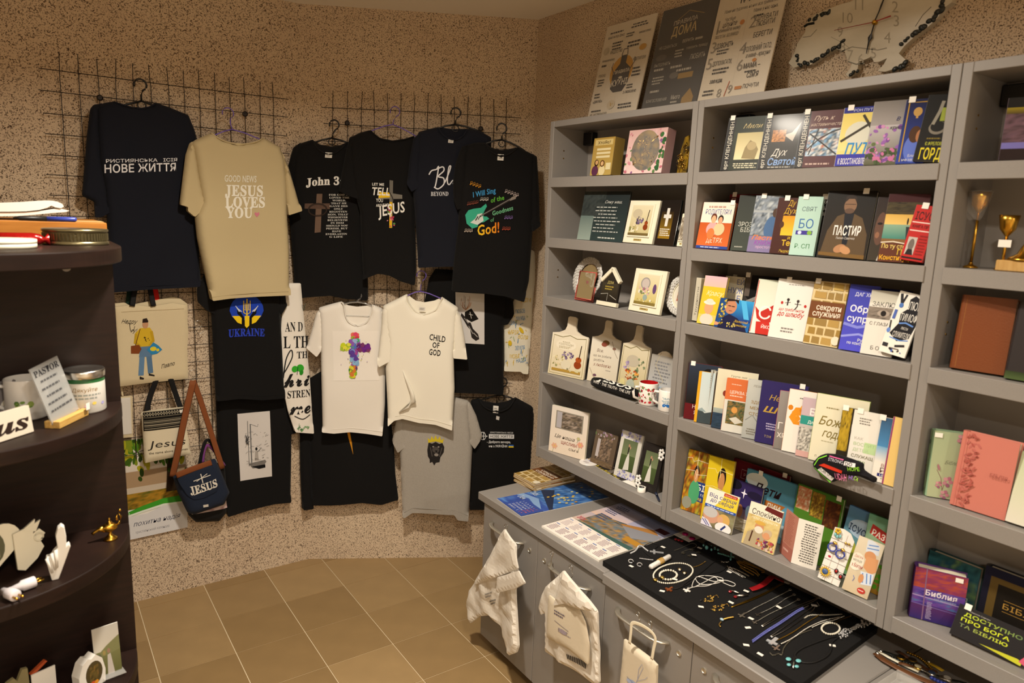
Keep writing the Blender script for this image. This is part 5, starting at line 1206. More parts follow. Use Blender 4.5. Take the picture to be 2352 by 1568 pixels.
# ---- middle unit, fourth shelf
SL=lambda s,c,h=0.5:[('t',s,0.7,0.08,h*0.12,c,{'rot':90,'w':4.0})]
book('dark red and black book with НА Я lettering and a long-haired figure',(1580,831),(1655,824),3,[('g',0,0.3,1,1,'#2a3342','#191512'),('r',0,0,1,0.28,'#5a1218'),('t','НА',0.24,0.2,0.07,'#cfc4bc'),('t','Я В',0.3,0.1,0.07,'#cfc4bc'),('P',[(0.15,0.28),(0.4,0.38),(0.6,0.6),(0.62,0.8),(0.9,0.82),(1,0.3)],'#0d0b0b'),('e',0.62,0.83,0.17,0.1,'#130f0d'),('e',0.55,0.82,0.08,0.06,'#8a5f42')],'#221a1a','#5a1218',th=0.016,a=24,phi=6,tagx=0.12,spine_ops=[('r',0,0,1,1,'#5a1218'),('t','ЛЕГКЕ ЛИЦЕ',0.7,0.25,0.03,'#b59a94',{'rot':90})])
book('yellow-spined book with misty mountains',(1607,852),(1645,852),3,[('g',0,0,1,1,'#b9c9cc','#c4c9c4'),('P',[(0,0),(0,0.22),(0.3,0.26),(0.6,0.2),(1,0.24),(1,0)],'#3a4448'),('P',[(0.1,0.24),(0.4,0.3),(0.7,0.22)],'#8a9a9c'),('r',0,0,0.16,1,'#d09a22')],'#b9c9cc','#d09a22',th=0.014,a=24,phi=6,ratio=0.62)
for k,(x,y,c,lab)in enumerate([(1634,849,'#a9aaa2','thin grey book with vertical spine lettering beside the mountain book'),(1641,852,'#c2c0b4','thin pale book squeezed before the cream sea book')]):
    book(lab,(x,y),0.009,3,[('x',0.3,0.3,0.7,0.9,14,'#6a6a64',k)],c,c,th=0.11,a=0,phi=5,xl=1.94+0.006*k)
book('cream book with a painted dark sea along its bottom',(1650,845),(1745,845),3,[('g',0,0.28,1,1,'#cfc9b0','#c9c2a4'),('g',0,0,1,0.34,'#9aa49c','#1f2f42'),('n',0,0.02,1,0.26,['#18283a','#2c4054','#22323f'],5,3),('t','Група зміг',0.35,0.89,0.03,'#5f5a4c',{'w':0.4}),('e',0.25,0.6,0.06,0.05,'#7a2f24')],'#cfc9b0','#4a3040',th=0.014,a=22,phi=7,spine_ops=[('r',0,0,1,1,'#4a3040'),('x',0.3,0.2,0.7,0.95,18,'#b5aab0',5)])
book('orange-banded book with ЦЕРКВА lettering over a reading scene',(1671,867),(1722,870),3,[('r',0,0.6,1,1,'#c8693a'),('t','ЦЕРКВА І',0.2,0.72,0.06,'#e8dccf',{'w':0.78}),('x',0.2,0.66,0.9,0.7,1,'#e0c4b0',3),('x',0.2,0.88,0.8,0.91,1,'#e0b8a0',5),('n',0.15,0.15,1,0.58,['#1f2a1f','#4a5a3a','#8a6a3a','#2c3a34'],5,6),('P',[(0.3,0.25),(0.6,0.3),(0.95,0.22),(0.6,0.16)],'#c4bfb2'),('e',0.5,0.42,0.14,0.06,'#c98f4a')],'#c9c6bc','#c8693a',th=0.016,a=22,phi=7)
book('pale marble book with gold ЗДО МЕЖ СТО lettering',(1720,870),(1758,874),3,[('g',0,0,1,1,'#b5b6b0','#9a9c98'),('l',[(0.1,0.3),(0.5,0.4),(0.9,0.28)],0.003,'#7a7c78'),('t','ЛІЗА',0.35,0.88,0.035,'#6a6456',{'w':0.5}),('t','ЗДО',0.32,0.6,0.05,'#8a6f3a',{'w':0.6,'b':0.01}),('t','МЕЖ',0.3,0.5,0.05,'#8a6f3a',{'w':0.62,'b':0.01}),('t','СТО',0.28,0.4,0.05,'#8a6f3a',{'w':0.58,'b':0.01}),('x',0.2,0.06,0.9,0.18,3,'#6f6a5e',2)],'#b0b1ab','#a8aaa6',th=0.018,a=22,phi=7)
book('large purple book with gold brush lettering',(1752,872),(1858,882),3,[('t','Неб',0.2,0.7,0.09,'#b08f3a',{'w':0.4,'sh':0.3}),('t','ш',0.1,0.5,0.13,'#b08f3a',{'w':0.34,'sh':0.3,'b':0.01}),('x',0.2,0.22,0.5,0.34,3,'#a8a0c0',3),('t','ТІМ',0.2,0.1,0.035,'#b5a060',{'sp':1.3})],'#2c2458','#241c4a',th=0.022,a=20,phi=7,spine_ops=[('r',0,0,1,1,'#241c4a'),('t','НЕБЕСНИЙ',0.7,0.4,0.035,'#b08f3a',{'rot':90})],tagx=0.88)
book('grey book with ХР lettering and pink spine edge',(1793,896),(1818,898),3,[('g',0,0,1,1,'#8a8480','#7a746e'),('t','Г',0.2,0.34,0.12,'#dcd6ce'),('t','ХР',0.2,0.2,0.08,'#dcd6ce',{'b':0.01})],'#847e78','#b0305a',th=0.01,a=22,phi=7,ratio=0.62)
book('white book with an orange paint splash',(1815,892),(1878,900),3,[('P',[(0.1,0.55),(0.3,0.72),(0.7,0.74),(0.95,0.68),(0.95,0.4),(0.7,0.38),(0.5,0.45),(0.3,0.45)],'#d58a22'),('s',0.1,0.45,0.6,0.78,14,0.007,['#d58a22','#c97a1c','#dfa03a'],3),('x',0.4,0.86,0.9,0.89,1,'#55504a',3),('t','Х',0.45,0.5,0.1,'#efe8dc',{'b':0.02}),('t','В',0.52,0.4,0.1,'#efe8dc',{'b':0.02})],'#dcd7cd','#b5702a',th=0.02,a=18,phi=7)
book('pale pink book with a teal band and open-book photo',(1846,912),(1885,916),3,[('r',0,0.55,1,0.7,'#2f8a80'),('r',0,0.7,1,1,'#b9a4ac'),('t','Б',0.5,0.72,0.12,'#e6dede',{'b':0.02}),('t','Дл',0.45,0.58,0.05,'#e0e8e4',{'b':0.01}),('n',0,0.1,1,0.5,['#8a867e','#cfcac0','#4a4640','#dcd8d0'],4,2),('r',0,0.0,1,0.1,'#c49a94')],'#b5aca8','#b9a4ac',th=0.012,a=18,phi=7)
book('wide cream book with olive Бож го script',(1879,902),(2000,916),3,[('x',0.2,0.79,0.5,0.83,1,'#8a8058',3),('t','Божа',0.1,0.55,0.13,'#7a6a34',{'w':0.56,'sh':0.35,'b':0.01}),('t','година',0.2,0.38,0.12,'#7a6a34',{'w':0.6,'sh':0.35,'b':0.01}),('x',0.18,0.3,0.5,0.33,1,'#b0a888',5),('t','П',0.12,0.06,0.03,'#7a7258')],'#d8d2b8','#8a9a4a',th=0.022,a=16,phi=7)
book('dark and gold book beside the cream script book',(1937,934),(1972,938),3,[('P',[(0,1),(0,0.6),(0.3,0.5),(0.6,0.62),(0.6,0.3),(0,0.25),(0,0.0),(1,0),(1,1)],'#2a241a'),('n',0,0.3,0.65,1,['#7a6418','#b5962a','#4a3a14'],4,2),('t','П',0.75,0.66,0.09,'#e0dccf',{'b':0.02})],'#2a241a','#55461a',th=0.014,a=16,phi=8,tagx=0.2)
book('white book with green fading БОГУ question lettering',(1964,940),(2032,952),3,[('x',0.2,0.78,0.7,0.9,3,'#7a756c',3),('r',0.5,0.35,1,0.52,'#b5cf9a'),('t','КАК',0.14,0.54,0.045,'#a8a49a',{'w':0.3}),('t','ВОСПИТ',0.14,0.45,0.05,'#9ab882',{'w':0.72}),('t','ДЕТЕЙ,',0.14,0.36,0.05,'#a8c092',{'w':0.55}),('t','СЛУЖАЩ',0.12,0.26,0.05,'#6f6a4a',{'w':0.74,'b':0.01}),('t','БОГУ?',0.12,0.17,0.05,'#7a9a5a',{'w':0.5,'b':0.01})],'#dad6cd','#d0cbc0',th=0.014,a=14,phi=8,tagx=0.2)
book('blue watercolour book with a navy ЦЕРКВ band',(2027,957),0.115,3,[('g',0,0.5,1,1,'#35506f','#4a86b8'),('g',0,0.3,1,0.55,'#6fa0c4','#dcd6cc'),('t','ВІДК',0.3,0.24,0.05,'#7a3a34',{'w':0.55}),('t','РА',0.28,0.15,0.08,'#4a2a30',{'w':0.5}),('r',0.2,0.09,0.95,0.14,'#2a2a6a'),('t','ЦЕРКВ',0.3,0.1,0.03,'#dcdce4',{'w':0.55,'b':0.01}),('x',0.3,0.05,0.9,0.08,1,'#8a857c',2)],'#dcd6cc','#c9c2b4',th=0.012,a=10,phi=8,tagx=0.05)
book('yellow-edged book standing last on the fourth shelf',(2068,960),0.06,3,[('r',0,0,1,1,'#d9b870'),('r',0,0,0.12,1,'#8a3a6a')],'#d9b870','#c9a860',th=0.02,a=4,phi=6)
# colourful headband on the lip
P=[on_x(x,y,1.92)for x,y in((1869,1066),(1890,1085),(1912,1108),(1945,1090),(1985,1080),(2013,1100))]
O=on_x(1915,1070,1.90)
t=thing('headband','black headband with neon lettering draped over the fourth shelf edge','headband',O)
poly=[(1869,1062),(1884,1046),(1897,1041),(1925,1043),(1958,1054),(1984,1064),(1983,1078),(2000,1090),(2014,1097),(2012,1108),(2000,1103),(1975,1092),(1945,1091),(1914,1107),(1890,1092),(1872,1074)]
wl=Wall((1.908,0,0),(0,-1,0),(-1,0,0))
fabric('band_cloth','#121014')
sh=Sheet(wl,poly,0.012,0.014,0.003,5,h=0.008,grow=0.02,hem=0)
sh.build('band','band_cloth',t,O)
ops=[('p',[(0.07,0.45),(0.3,0.1),(0.36,0.22),(0.14,0.55)],'#d8d4d0'),('t','WORK OF GOD',0.09,0.46,0.14,'#1a1618',{'w':0.34,'rot':-28}),('p',[(0.1,0.62),(0.5,0.42),(0.52,0.52),(0.2,0.7)],'#c8341f'),('t','UDAH',0.38,0.18,0.24,'#d07aa0',{'w':0.2,'b':0.01}),('t','STRONG',0.28,0.82,0.12,'#c9c6d0',{'w':0.26,'rot':-8}),('p',[(0.55,0.72),(0.75,0.68),(0.75,0.82),(0.57,0.86)],'#dcd8d8'),('t','DO',0.58,0.72,0.12,'#1a1618',{'w':0.12,'b':0.01}),('t','HOPE',0.62,0.54,0.14,'#8ac83a',{'w':0.2,'b':0.01,'rot':6}),('t','HU',0.62,0.25,0.14,'#8a6ab5',{'w':0.1}),('t','CA',0.7,0.28,0.12,'#9ad03a',{'w':0.08,'rot':-20}),('l',[(0.02,0.6),(0.1,0.85),(0.25,0.98)],0.003,'#7ac83a'),('l',[(0.3,0.98),(0.55,0.9)],0.003,'#c85a8a'),('l',[(0.02,0.52),(0.28,0.05)],0.003,'#6ab83a')]
sh.printed('neon_print',ops,(1869,1041),(2000,1055),(1872,1106),t,O,d=0.001)
# ---- fifth shelf
book('puzzle-pattern children book with blue panel',(1577,1028),(1628,1032),4,[('n',0,0,1,1,['#a8801c','#b5601c','#5a3a1c','#c9a82a','#7a8a3a'],5,2),('r',0.45,0.2,1,0.52,'#243a7a'),('t','БІ',0.6,0.38,0.1,'#e6e2d8',{'b':0.02}),('t','у го',0.65,0.3,0.05,'#dcd8cc'),('t','зна',0.55,0.22,0.06,'#d8b83a',{'b':0.01})]+head(0.5,0.62,0.13,'#2a1c14','#c49064','#4a9a6a')+[('l',[(0,0.86),(0.2,0.88),(0.3,0.82),(0.5,0.86),(1,0.85)],0.0015,'#dcd2b8'),('l',[(0,0.66),(0.4,0.68),(0.5,0.62),(1,0.66)],0.0015,'#dcd2b8'),('l',[(0.5,1),(0.48,0.8),(0.54,0.7),(0.5,0.55)],0.0015,'#dcd2b8'),('e',0.25,0.14,0.22,0.1,'#8a8a7a')],'#a8801c','#8a6a1c',th=0.012,a=12,phi=8,ratio=0.72,xl=1.952)
book('yellow puzzle children book with a boy in green',(1631,1045),(1690,1052),4,[('g',0,0,1,1,'#c9b01c','#d8b82a')]+head(0.6,0.66,0.17,'#20140f','#b5804f','#7ac83a')+[('P',[(0.3,0.1),(0.35,0.5),(0.7,0.5),(0.85,0.1)],'#6fc43a'),('l',[(0,0.8),(0.3,0.82),(0.4,0.76),(0.5,0.82),(1,0.8)],0.0015,'#eadf9a'),('l',[(0.5,1),(0.52,0.7)],0.0015,'#eadf9a'),('l',[(0,0.52),(0.3,0.55),(1,0.5)],0.0015,'#eadf9a')],'#c9b01c','#b59a1c',th=0.012,a=12,phi=8,xl=1.948)
book('crimson book half hidden behind the night-sky book',(1687,1051),(1818,1074),4,[('l',[(0.17,0.72),(0.17,0.86),(0.86,0.86),(0.86,0.72),(0.17,0.72)],0.0016,'#b58a8a'),('t','РОЗ',0.22,0.76,0.05,'#b58a8a'),('t','Бо',0.1,0.5,0.1,'#d8c8c4',{'b':0.02})],'#5f141f','#4f1018',th=0.014,a=3,phi=6,xl=2.04,tagx=0.92)
book('light blue children book with Дети lettering and clouds',(1718,1075),(1850,1101),4,[('g',0,0,1,1,'#4a86a0','#6fa8c0'),('e',0.2,0.85,0.2,0.12,'#cfd8d8'),('e',0.8,0.2,0.16,0.1,'#a9c0c8'),('t','Дети',0.14,0.68,0.15,'#2a1a20',{'w':0.52,'sh':0.3,'b':0.02}),('p',[(0.4,0.46),(0.74,0.44),(0.7,0.52),(0.76,0.6),(0.4,0.6)],'#a8642a'),('t','ЛИИ',0.44,0.48,0.09,'#d8d4c4',{'w':0.24,'b':0.02}),('e',0.55,0.22,0.05,0.05,'#c9a82a')],'#5f98b0','#4a86a0',th=0.012,a=3,phi=7,xl=2.015,tagx=0.25)
book('night-sky children book with a star and camels',(1676,1095),(1756,1112),4,[('g',0,0,1,1,'#2a1f4a','#3a2f6a'),('g',0,0,1,0.45,'#5a4a6a','#8a7a5a'),('p',[(0.5,0.88),(0.52,0.8),(0.6,0.78),(0.52,0.76),(0.5,0.66),(0.48,0.76),(0.4,0.78),(0.48,0.8)],'#e6e2f0'),('e',0.2,0.9,0.2,0.1,'#14101f'),('e',0.8,0.8,0.22,0.08,'#1f1834'),('e',0.45,0.4,0.1,0.14,'#8a5a3a'),('e',0.7,0.45,0.08,0.12,'#5a6a7a'),('n',0,0,1,0.26,['#c0b8a0','#8a7a5a','#d8d2c4'],4,3)],'#2f2454','#241c40',th=0.012,a=3,phi=9,xl=1.985)
book('white and yellow book with an old man facing a girl',(1629,1118),(1702,1132),4,[('r',0,0.56,1,1,'#e2dccc'),('p',[(0.3,0.56),(1,0.5),(1,0.95),(0.55,1),(0.5,0.8)],'#d9c23a'),('r',0.52,0.9,0.95,0.98,'#b0402a'),('t','Ірина Ха',0.56,0.92,0.035,'#e6c4b8',{'w':0.34}),('t','Від серця',0.08,0.78,0.1,'#2f2f7a',{'w':0.86}),('t','до серця',0.14,0.66,0.1,'#2f2f7a',{'w':0.74}),('r',0,0.5,1,0.57,'#2a4a9a'),('x',0.05,0.51,0.95,0.56,1,'#b5c0dc',4),('n',0,0,1,0.5,['#5a5a44','#7a6f50','#8a8a6a'],3,2),('e',0.28,0.3,0.27,0.2,'#c09078'),('e',0.22,0.38,0.24,0.14,'#b5b2b0'),('P',[(0,0),(0,0.2),(0.2,0.16),(0.4,0)],'#d0ccd8'),('l',[(0.02,0.15),(0.2,0.02)],0.003,'#4a4a8a'),('l',[(0.1,0.16),(0.28,0.02)],0.003,'#4a4a8a'),('e',0.68,0.28,0.2,0.16,'#c9a05a'),('e',0.58,0.26,0.09,0.1,'#c99a7a'),('e',0.72,0.08,0.26,0.14,'#dcd8d6'),('l',[(0.66,0.02),(0.78,0.16)],0.007,'#26336a')],'#e2dccc','#cfc8b8',th=0.005,a=8,phi=16,xl=1.918,name='booklet')
book('cream book of an old couple with Спокійно lettering',(1726,1150),(1802,1168),4,[('r',0,0.7,1,1,'#e0d8c4'),('p',[(0.45,0.9),(1,0.84),(1,0.97),(0.5,1)],'#5f1f1c'),('t','Спокійно',0.1,0.74,0.13,'#2a2420',{'w':0.86}),('n',0,0,1,0.72,['#c4ab6a','#d0bc80','#b59a5a'],3,4),('t','про старість',0.12,0.64,0.06,'#ece2c8',{'w':0.82,'sh':0.35}),('P',[(0.05,0),(0.1,0.3),(0.3,0.42),(0.6,0.4),(0.75,0.2),(0.8,0)],'#a8987a'),('l',[(0.25,0.36),(0.22,0.1)],0.005,'#4a2c1c'),('e',0.42,0.48,0.14,0.12,'#c08a62'),('e',0.42,0.42,0.13,0.08,'#d8d0c0'),('e',0.42,0.58,0.17,0.045,'#c9a04a'),('e',0.68,0.36,0.13,0.1,'#c99068'),('e',0.7,0.4,0.14,0.09,'#bda888',0.5),('e',0.68,0.34,0.1,0.08,'#c99068'),('s',0.45,0.02,0.95,0.24,40,0.005,['#a8424a','#6a2a5a','#b57a3a','#8a6a4a','#c9b0a0','#5a3a2a'],3)],'#d0bc80','#cfc6b0',th=0.006,a=8,phi=17,xl=1.918,name='booklet')
# folded pink booklet standing open
M,W,Hh=stand((1808,1167),(1834,1195),ROWZ[4]+0.001,1.975,-28,4,0.002)
t=thing('leaflet','folded leaflet with a salmon cover standing open on the fifth shelf','leaflet',M)
MB().box((0,0,0),(0.075,0.0012,Hh)).build('front_leaf',cmat('#b57a68'),t)
make_print('cover_print',[('r',0,0,1,1,'#b57a68'),('x',0.2,0.3,0.8,0.95,18,'#a06050',3),('r',0,0.0,1,0.27,'#a8685a'),('x',0.2,0.12,0.8,0.2,1,'#d8b0a4',2)],0.075,Hh,t,face)
R2=Matrix.Translation((0.075,0,0))@Matrix.Rotation(math.radians(48),4,'Z')
o=MB().box((0,0,0),(0.075,0.0012,Hh)).build('back_leaf','white_paper',t);o.matrix_local=R2
o2=make_print('page_print',[('x',0.25,0.08,0.92,0.94,16,'#6a6660',5)],0.075,Hh,o,face)
book('green book of pictured stories behind the earring card',(1835,1110),(1940,1145),4,[('g',0,0,1,1,'#3f6a1f','#5a8a2c'),('n',0.02,0.66,0.32,0.98,['#c4b890','#b5603a','#d8d0b0'],4,2),('n',0.34,0.62,0.62,0.97,['#a88a2c','#5a3a1c','#c9a83a'],4,3),('n',0.64,0.55,0.97,0.92,['#5a2f14','#3a1c10','#7a4a1c'],4,4),('e',0.45,0.36,0.24,0.16,'#2f8a2c'),('t','Біблійні',0.28,0.4,0.05,'#cfd8a0',{'w':0.32,'b':0.01}),('t','історії',0.28,0.32,0.06,'#e0d84a',{'w':0.34,'b':0.01}),('n',0,0,0.5,0.22,['#a88a4a','#7a5a2a','#c4b890'],4,6),('r',0.02,0.2,0.4,0.26,'#cfd8d8')],'#4f7a26','#3f6a1f',th=0.012,a=0,phi=7,xl=2.0,tagx=0.9)
book('pale blue children book with a cloud and ІСУСА lettering',(1942,1161),0.13,4,[('g',0,0,1,1,'#5a86b5','#6a9a6a'),('e',0.42,0.72,0.34,0.14,'#a8bcd0'),('t','ІСУСА',0.1,0.66,0.1,'#2a3a5a',{'w':0.52,'b':0.02,'rot':-6}),('e',0.2,0.35,0.2,0.2,'#a8a83a'),('e',0.6,0.2,0.4,0.2,'#8a9a3a'),('e',0.85,0.72,0.08,0.04,'#c9b8a0')],'#5a86b5','#4a76a5',th=0.01,a=0,phi=7,xl=2.01,roll=4)
book('green jungle children book at the fifth shelf end',(1998,1178),0.1,4,[('g',0,0,1,1,'#6fae94','#b5862a'),('p',[(0.1,0.75),(0.6,0.68),(0.62,0.82),(0.15,0.88)],'#a8322c'),('t','РАЗ',0.16,0.74,0.08,'#e6dcd0',{'w':0.4,'b':0.02,'rot':-10}),('s',0.2,0.05,1,0.4,24,0.01,['#5fae2a','#3f8a2a','#7ac03a'],3),('n',0.2,0.4,0.9,0.6,['#3a4050','#c9c6bc','#4a5060'],6,2)],'#6fae94','#4a8a5a',th=0.01,a=0,phi=6,xl=1.985)
book('small booklet with a sleeping baby in a striped cap',(1960,1229),(2016,1262),4,[('g',0,0,1,1,'#d8ccb4','#bfae90'),('P',[(0.35,0.98),(0.5,1),(0.85,0.95),(0.9,0.78),(0.4,0.78)],'#cfd4dc'),('l',[(0.42,0.84),(0.85,0.88)],0.003,'#5f86c0'),('l',[(0.44,0.9),(0.8,0.94)],0.003,'#5f86c0'),('e',0.62,0.72,0.22,0.09,'#c98f62'),('P',[(0.5,0.7),(0.95,0.72),(1,0.5),(0.8,0.42),(0.5,0.5)],'#cf9668'),('P',[(0.45,0.42),(0.95,0.45),(1,0.25),(0.6,0.2)],'#d0d8e4'),('l',[(0.55,0.4),(0.65,0.24)],0.003,'#5f86c0'),('l',[(0.7,0.42),(0.8,0.25)],0.003,'#5f86c0'),('l',[(0.85,0.43),(0.93,0.27)],0.003,'#5f86c0'),('e',0.55,0.3,0.1,0.08,'#c98f62'),('e',0.2,0.55,0.28,0.16,'#e2dac8'),('t','Дев’ять',0.06,0.62,0.05,'#b05a4a',{'w':0.34,'sh':0.2}),('t','місяців',0.06,0.55,0.05,'#7a7468',{'w':0.34}),('t','з Богом',0.06,0.45,0.065,'#a02a2a',{'w':0.42,'b':0.01}),('e',0.7,0.1,0.16,0.05,'#b0362c'),('x',0.58,0.085,0.82,0.115,1,'#e6d2c8',3),('l',[(0.25,0.3),(0.32,0.26),(0.28,0.2)],0.0015,'#5f6fb0')],'#d8ccb4','#c9bda4',th=0.005,a=14,phi=18,xl=1.918,roll=6,name='booklet')
# earring card
M,W,Hh=stand((1900,1206),(1935,1232),ROWZ[4],1.914,16,14,0.003)
W=0.062
M=M@Matrix.Rotation(math.radians(8),4,'Y');M.translation.z=ROWZ[4]+0.01
EC=thing('earring_card','white gridded card of earrings with blue hoops and sunflower','card',M)
mat('card_white','#e2ddd6',0.6)
MB().prism([(0,0),(W,0),(W,Hh*0.86),(W*0.75,Hh*0.97),(W*0.4,Hh),(0,Hh*0.97)],0,0.002).build('card','card_white',EC)
make_print('grid_lines',[('l',[(0.0,y),(1,y)],0.0012,'#4a3a30')for y in(0.12,0.25,0.38,0.51,0.64,0.77)]+[('l',[(x,0),(x,0.92)],0.0008,'#a89a90')for x in(0.33,0.66)]+[('e',0.2,0.44,0.07,0.02,'#b03040')],W,Hh,EC,face,e0=3e-4)
mat('enamel_blue','#2f3f9a',0.3);mat('enamel_yellow','#d8b02a',0.4);mat('enamel_red','#a81f1c',0.3);mat('enamel_teal','#7ab5b8',0.35)
def ring_pts(c,r,n=20,ax=(1,0,0),ay=(0,0,1)):
    c,ax,ay=Vector(c),Vector(ax),Vector(ay)
    return[c+ax*(r*math.cos(2*math.pi*k/n))+ay*(r*math.sin(2*math.pi*k/n))for k in range(n)]
for q,(x,z)in enumerate(((0.2,0.62),(0.62,0.56))):
    e=thing('earring',['blue hoop earring with gold top, upper on the earring card','blue hoop earring with gold top, lower on the earring card'][q],'earring',M@Matrix.Translation((W*x,-0.006,Hh*z)),'earrings on the card')
    MB().tube(ring_pts((0,0,0),0.012),0.0032,8,closed=True,flat=0.7).build('hoop','enamel_blue',e,True)
    MB().ball((0.003,0,0.014),(0.007,0.004,0.006)).build('gold_stud','gold',e,True)
sf=thing('sunflower_brooch','yellow sunflower brooch clipped low on the earring card','brooch',M@Matrix.Translation((W*0.25,-0.005,Hh*0.16)))
mb=MB()
for k in range(16):
    a_=2*math.pi*k/16;c_,s_=math.cos(a_),math.sin(a_)
    mb.add([(0.008*c_-0.003*s_,0,0.008*s_+0.003*c_),(0.019*c_,-0.001,0.019*s_),(0.008*c_+0.003*s_,0,0.008*s_-0.003*c_),(0.012*c_,-0.003,0.012*s_)],[(0,3,1),(3,2,1),(0,1,2),(0,2,3)])
mb.build('petal_ring','enamel_yellow',sf)
MB().ball((0,-0.001,0),(0.009,0.004,0.009),12).build('centre',cmat('#3f5a8a'),sf,True)
for q,(x,z)in enumerate(((0.7,0.25),(0.95,0.19))):
    e=thing('earring',['red and black drop earring low on the earring card','red and black drop earring at the card edge'][q],'earring',M@Matrix.Translation((W*x,-0.004,Hh*z)),'earrings on the card')
    MB().ball((0,0,0),(0.006,0.0025,0.008)).build('frame','black_plastic',e,True);MB().ball((0,-0.0012,0),(0.004,0.0022,0.005)).build('stone','enamel_red',e,True)
e=thing('earring','yellow and pale blue flower earring at the card top','earring',M@Matrix.Translation((W*0.2,-0.005,Hh*0.93)),'earrings on the card')
mb=MB();[mb.ball((0.006*math.cos(k*1.26),-0.001,0.006*math.sin(k*1.26)),0.004,6,5)for k in range(5)];mb.build('blossom','enamel_yellow',e,True)
mb=MB();[mb.ball((-0.004+0.007*k,0,-0.013-0.004*(k%2)),(0.004,0.003,0.006),6,5)for k in range(3)];mb.build('drop','enamel_teal',e,True)
e=thing('earring','tiny gold stud pair near the earring card top','earring',M@Matrix.Translation((W*0.75,-0.004,Hh*0.78)),'earrings on the card')
MB().ball((-0.004,0,0),0.004).ball((0.005,0,0.001),0.004).build('stud','gold',e,True)
# ---- right unit
BB='Bibles on the far shelving unit'
book('purple and dark book with a mauve band on the far top shelf',(2318,225),0.15,0,[('r',0,0.82,1,1,'#14110f'),('g',0,0.72,1,0.84,'#8a7a1c','#3a2c1c'),('n',0,0.28,1,0.74,['#4a3a4a','#6a4f5a','#3f2f34','#7a5f6a'],6,2),('r',0,0.18,1,0.28,'#6f6aae'),('r',0,0,1,0.18,'#241614'),('t','О',0.3,0.88,0.1,'#b5b0a8',{'sh':0.3}),('x',0.3,0.21,0.9,0.25,1,'#c9c6e0',3),('x',0.5,0.03,0.9,0.07,1,'#a89a94',3)],'#3f2f34','#5a4a5a',th=0.02,a=14,phi=6,group=BB,bay=2,gloss='ink_gloss')
mat('brown_leather','#6f3714',0.35,bump=(220,0.2),coat=0.35);mat('clear_film','#ffffff',0.05,alpha=0.08)
def bible(label,tl,tr,row,cm,ops,th=0.035,a=14,phi=8,xl=1.936,dz=0,pm='ink',spine_ops=None,ratio=0.68,tagx=None,roll=0):
    z=ROWZ[row]
    M,W,Hh=stand(tl,tr if tr else 0.14,z,xl,a,phi,th)
    if tr is None:W=Hh*ratio
    M,W=fit_bay(M,W,Hh,th,2)
    if roll:M=M@Matrix.Rotation(math.radians(roll),4,'Y')
    t=thing('bible',label,'book',M,BB)
    poly=[(W,0),(W,0.003),(0.006,0.003),(0.004,th/2),(0.006,th-0.003),(W,th-0.003),(W,th),(0.004,th)]
    for k in range(7):
        q=math.pi*(1-k/6)-math.pi/2
        poly.append((0.004-0.008*math.cos(q),th/2+(th/2)*math.sin(q)))
    o=MB().prism(poly,0,Hh,plane='xy').build('cover',cm,t)
    MB().box((0.007,0.0035,0.003),(W-0.004,th-0.0035,Hh-0.004)).build('page_block','page_edge',t)
    if ops:make_print('cover_print',ops,W,Hh,t,face,pm)
    if spine_ops:make_print('spine_print',spine_ops,th*0.6,Hh,t,lambda x,y,d:(-0.0042-d,th*0.8-x,y),pm)
    if tagx is not None:MB().box((W*tagx-0.009,-0.002,Hh-0.017),(W*tagx+0.009,-0.0012,Hh-0.005)).build('price_tag','white_paper',t)
    return t
bible('large brown leather Bible wrapped in film on the far third shelf',(2212,676),(2340,682),2,'brown_leather',[('l',[(0.1,0.02),(0.1,0.98)],0.0012,'#8a5a2c')],th=0.04,a=10)
bible('dark film-wrapped Bible with a green smear beside the brown one',(2343,690),0.13,2,cmat('#231d1e'),[('g',0,0,1,0.1,'#2f3a22','#4a5a34')],th=0.03,a=4,pm='ink_gloss')
FL=[('g',0,0,1,1,'#9aa886','#a8b08c'),('t','Біблія',0.4,0.52,0.055,'#55584a',{'w':0.42,'sh':0.4}),('l',[(0.42,0.12),(0.35,0.3),(0.2,0.42)],0.0015,'#7a5a54'),('l',[(0.42,0.12),(0.5,0.3)],0.0015,'#7a5a54')]
for x,y,s_ in((0.55,0.26,0.09),(0.3,0.2,0.06),(0.5,0.06,0.08),(0.8,0.92,0.09)):
    for k in range(5):FL.append(('e',x+s_*math.cos(k*1.2),y+s_*0.6*math.sin(k*1.2),s_*0.75,s_*0.3,['#b87a86','#a86a7c','#c49096','#b5808a','#8f5a70'][k],k*1.2))
FL.append(('e',0.24,0.46,0.035,0.05,'#9a6a74',0.3))
bible('pale green Bible with pink magnolias on the far fourth shelf',(2124,982),(2205,980),3,cmat('#8fae8c'),FL,th=0.034,a=33,phi=4,xl=1.938,spine_ops=[('r',0,0,1,1,'#9cba94'),('t','Біблія',0.75,0.35,0.05,'#55604c',{'rot':90,'sh':0.4}),('r',0.2,0.78,0.8,0.84,'#3f4a3f'),('e',0.5,0.08,0.25,0.03,'#4a5548')],tagx=0.12,pm='ink_gloss')
LEAF=[('r',0,0,1,1,'#bd7264')];rn=random.Random(3)
for k in range(70):
    y=rn.uniform(0.02,0.98);x=rn.uniform(0.12,0.34);LEAF.append(('e',x,y,0.05,0.012,rn.choice(['#a85a50','#a05248','#b0625a']),rn.uniform(0.3,1.2)*rn.choice((1,1,-1))))
LEAF+=[('l',[(0.09,0),(0.09,1)],0.0012,'#a85a50'),('t','БІБЛІЯ',0.62,0.5,0.05,'#8f4a42',{'w':0.3})]
mat('pink_leather','#bd7264',0.5,bump=(300,0.15))
bible('coral pink Bible embossed with leaves on the far fourth shelf',(2214,988),(2345,1015),3,'pink_leather',LEAF,th=0.03,a=2,phi=6)
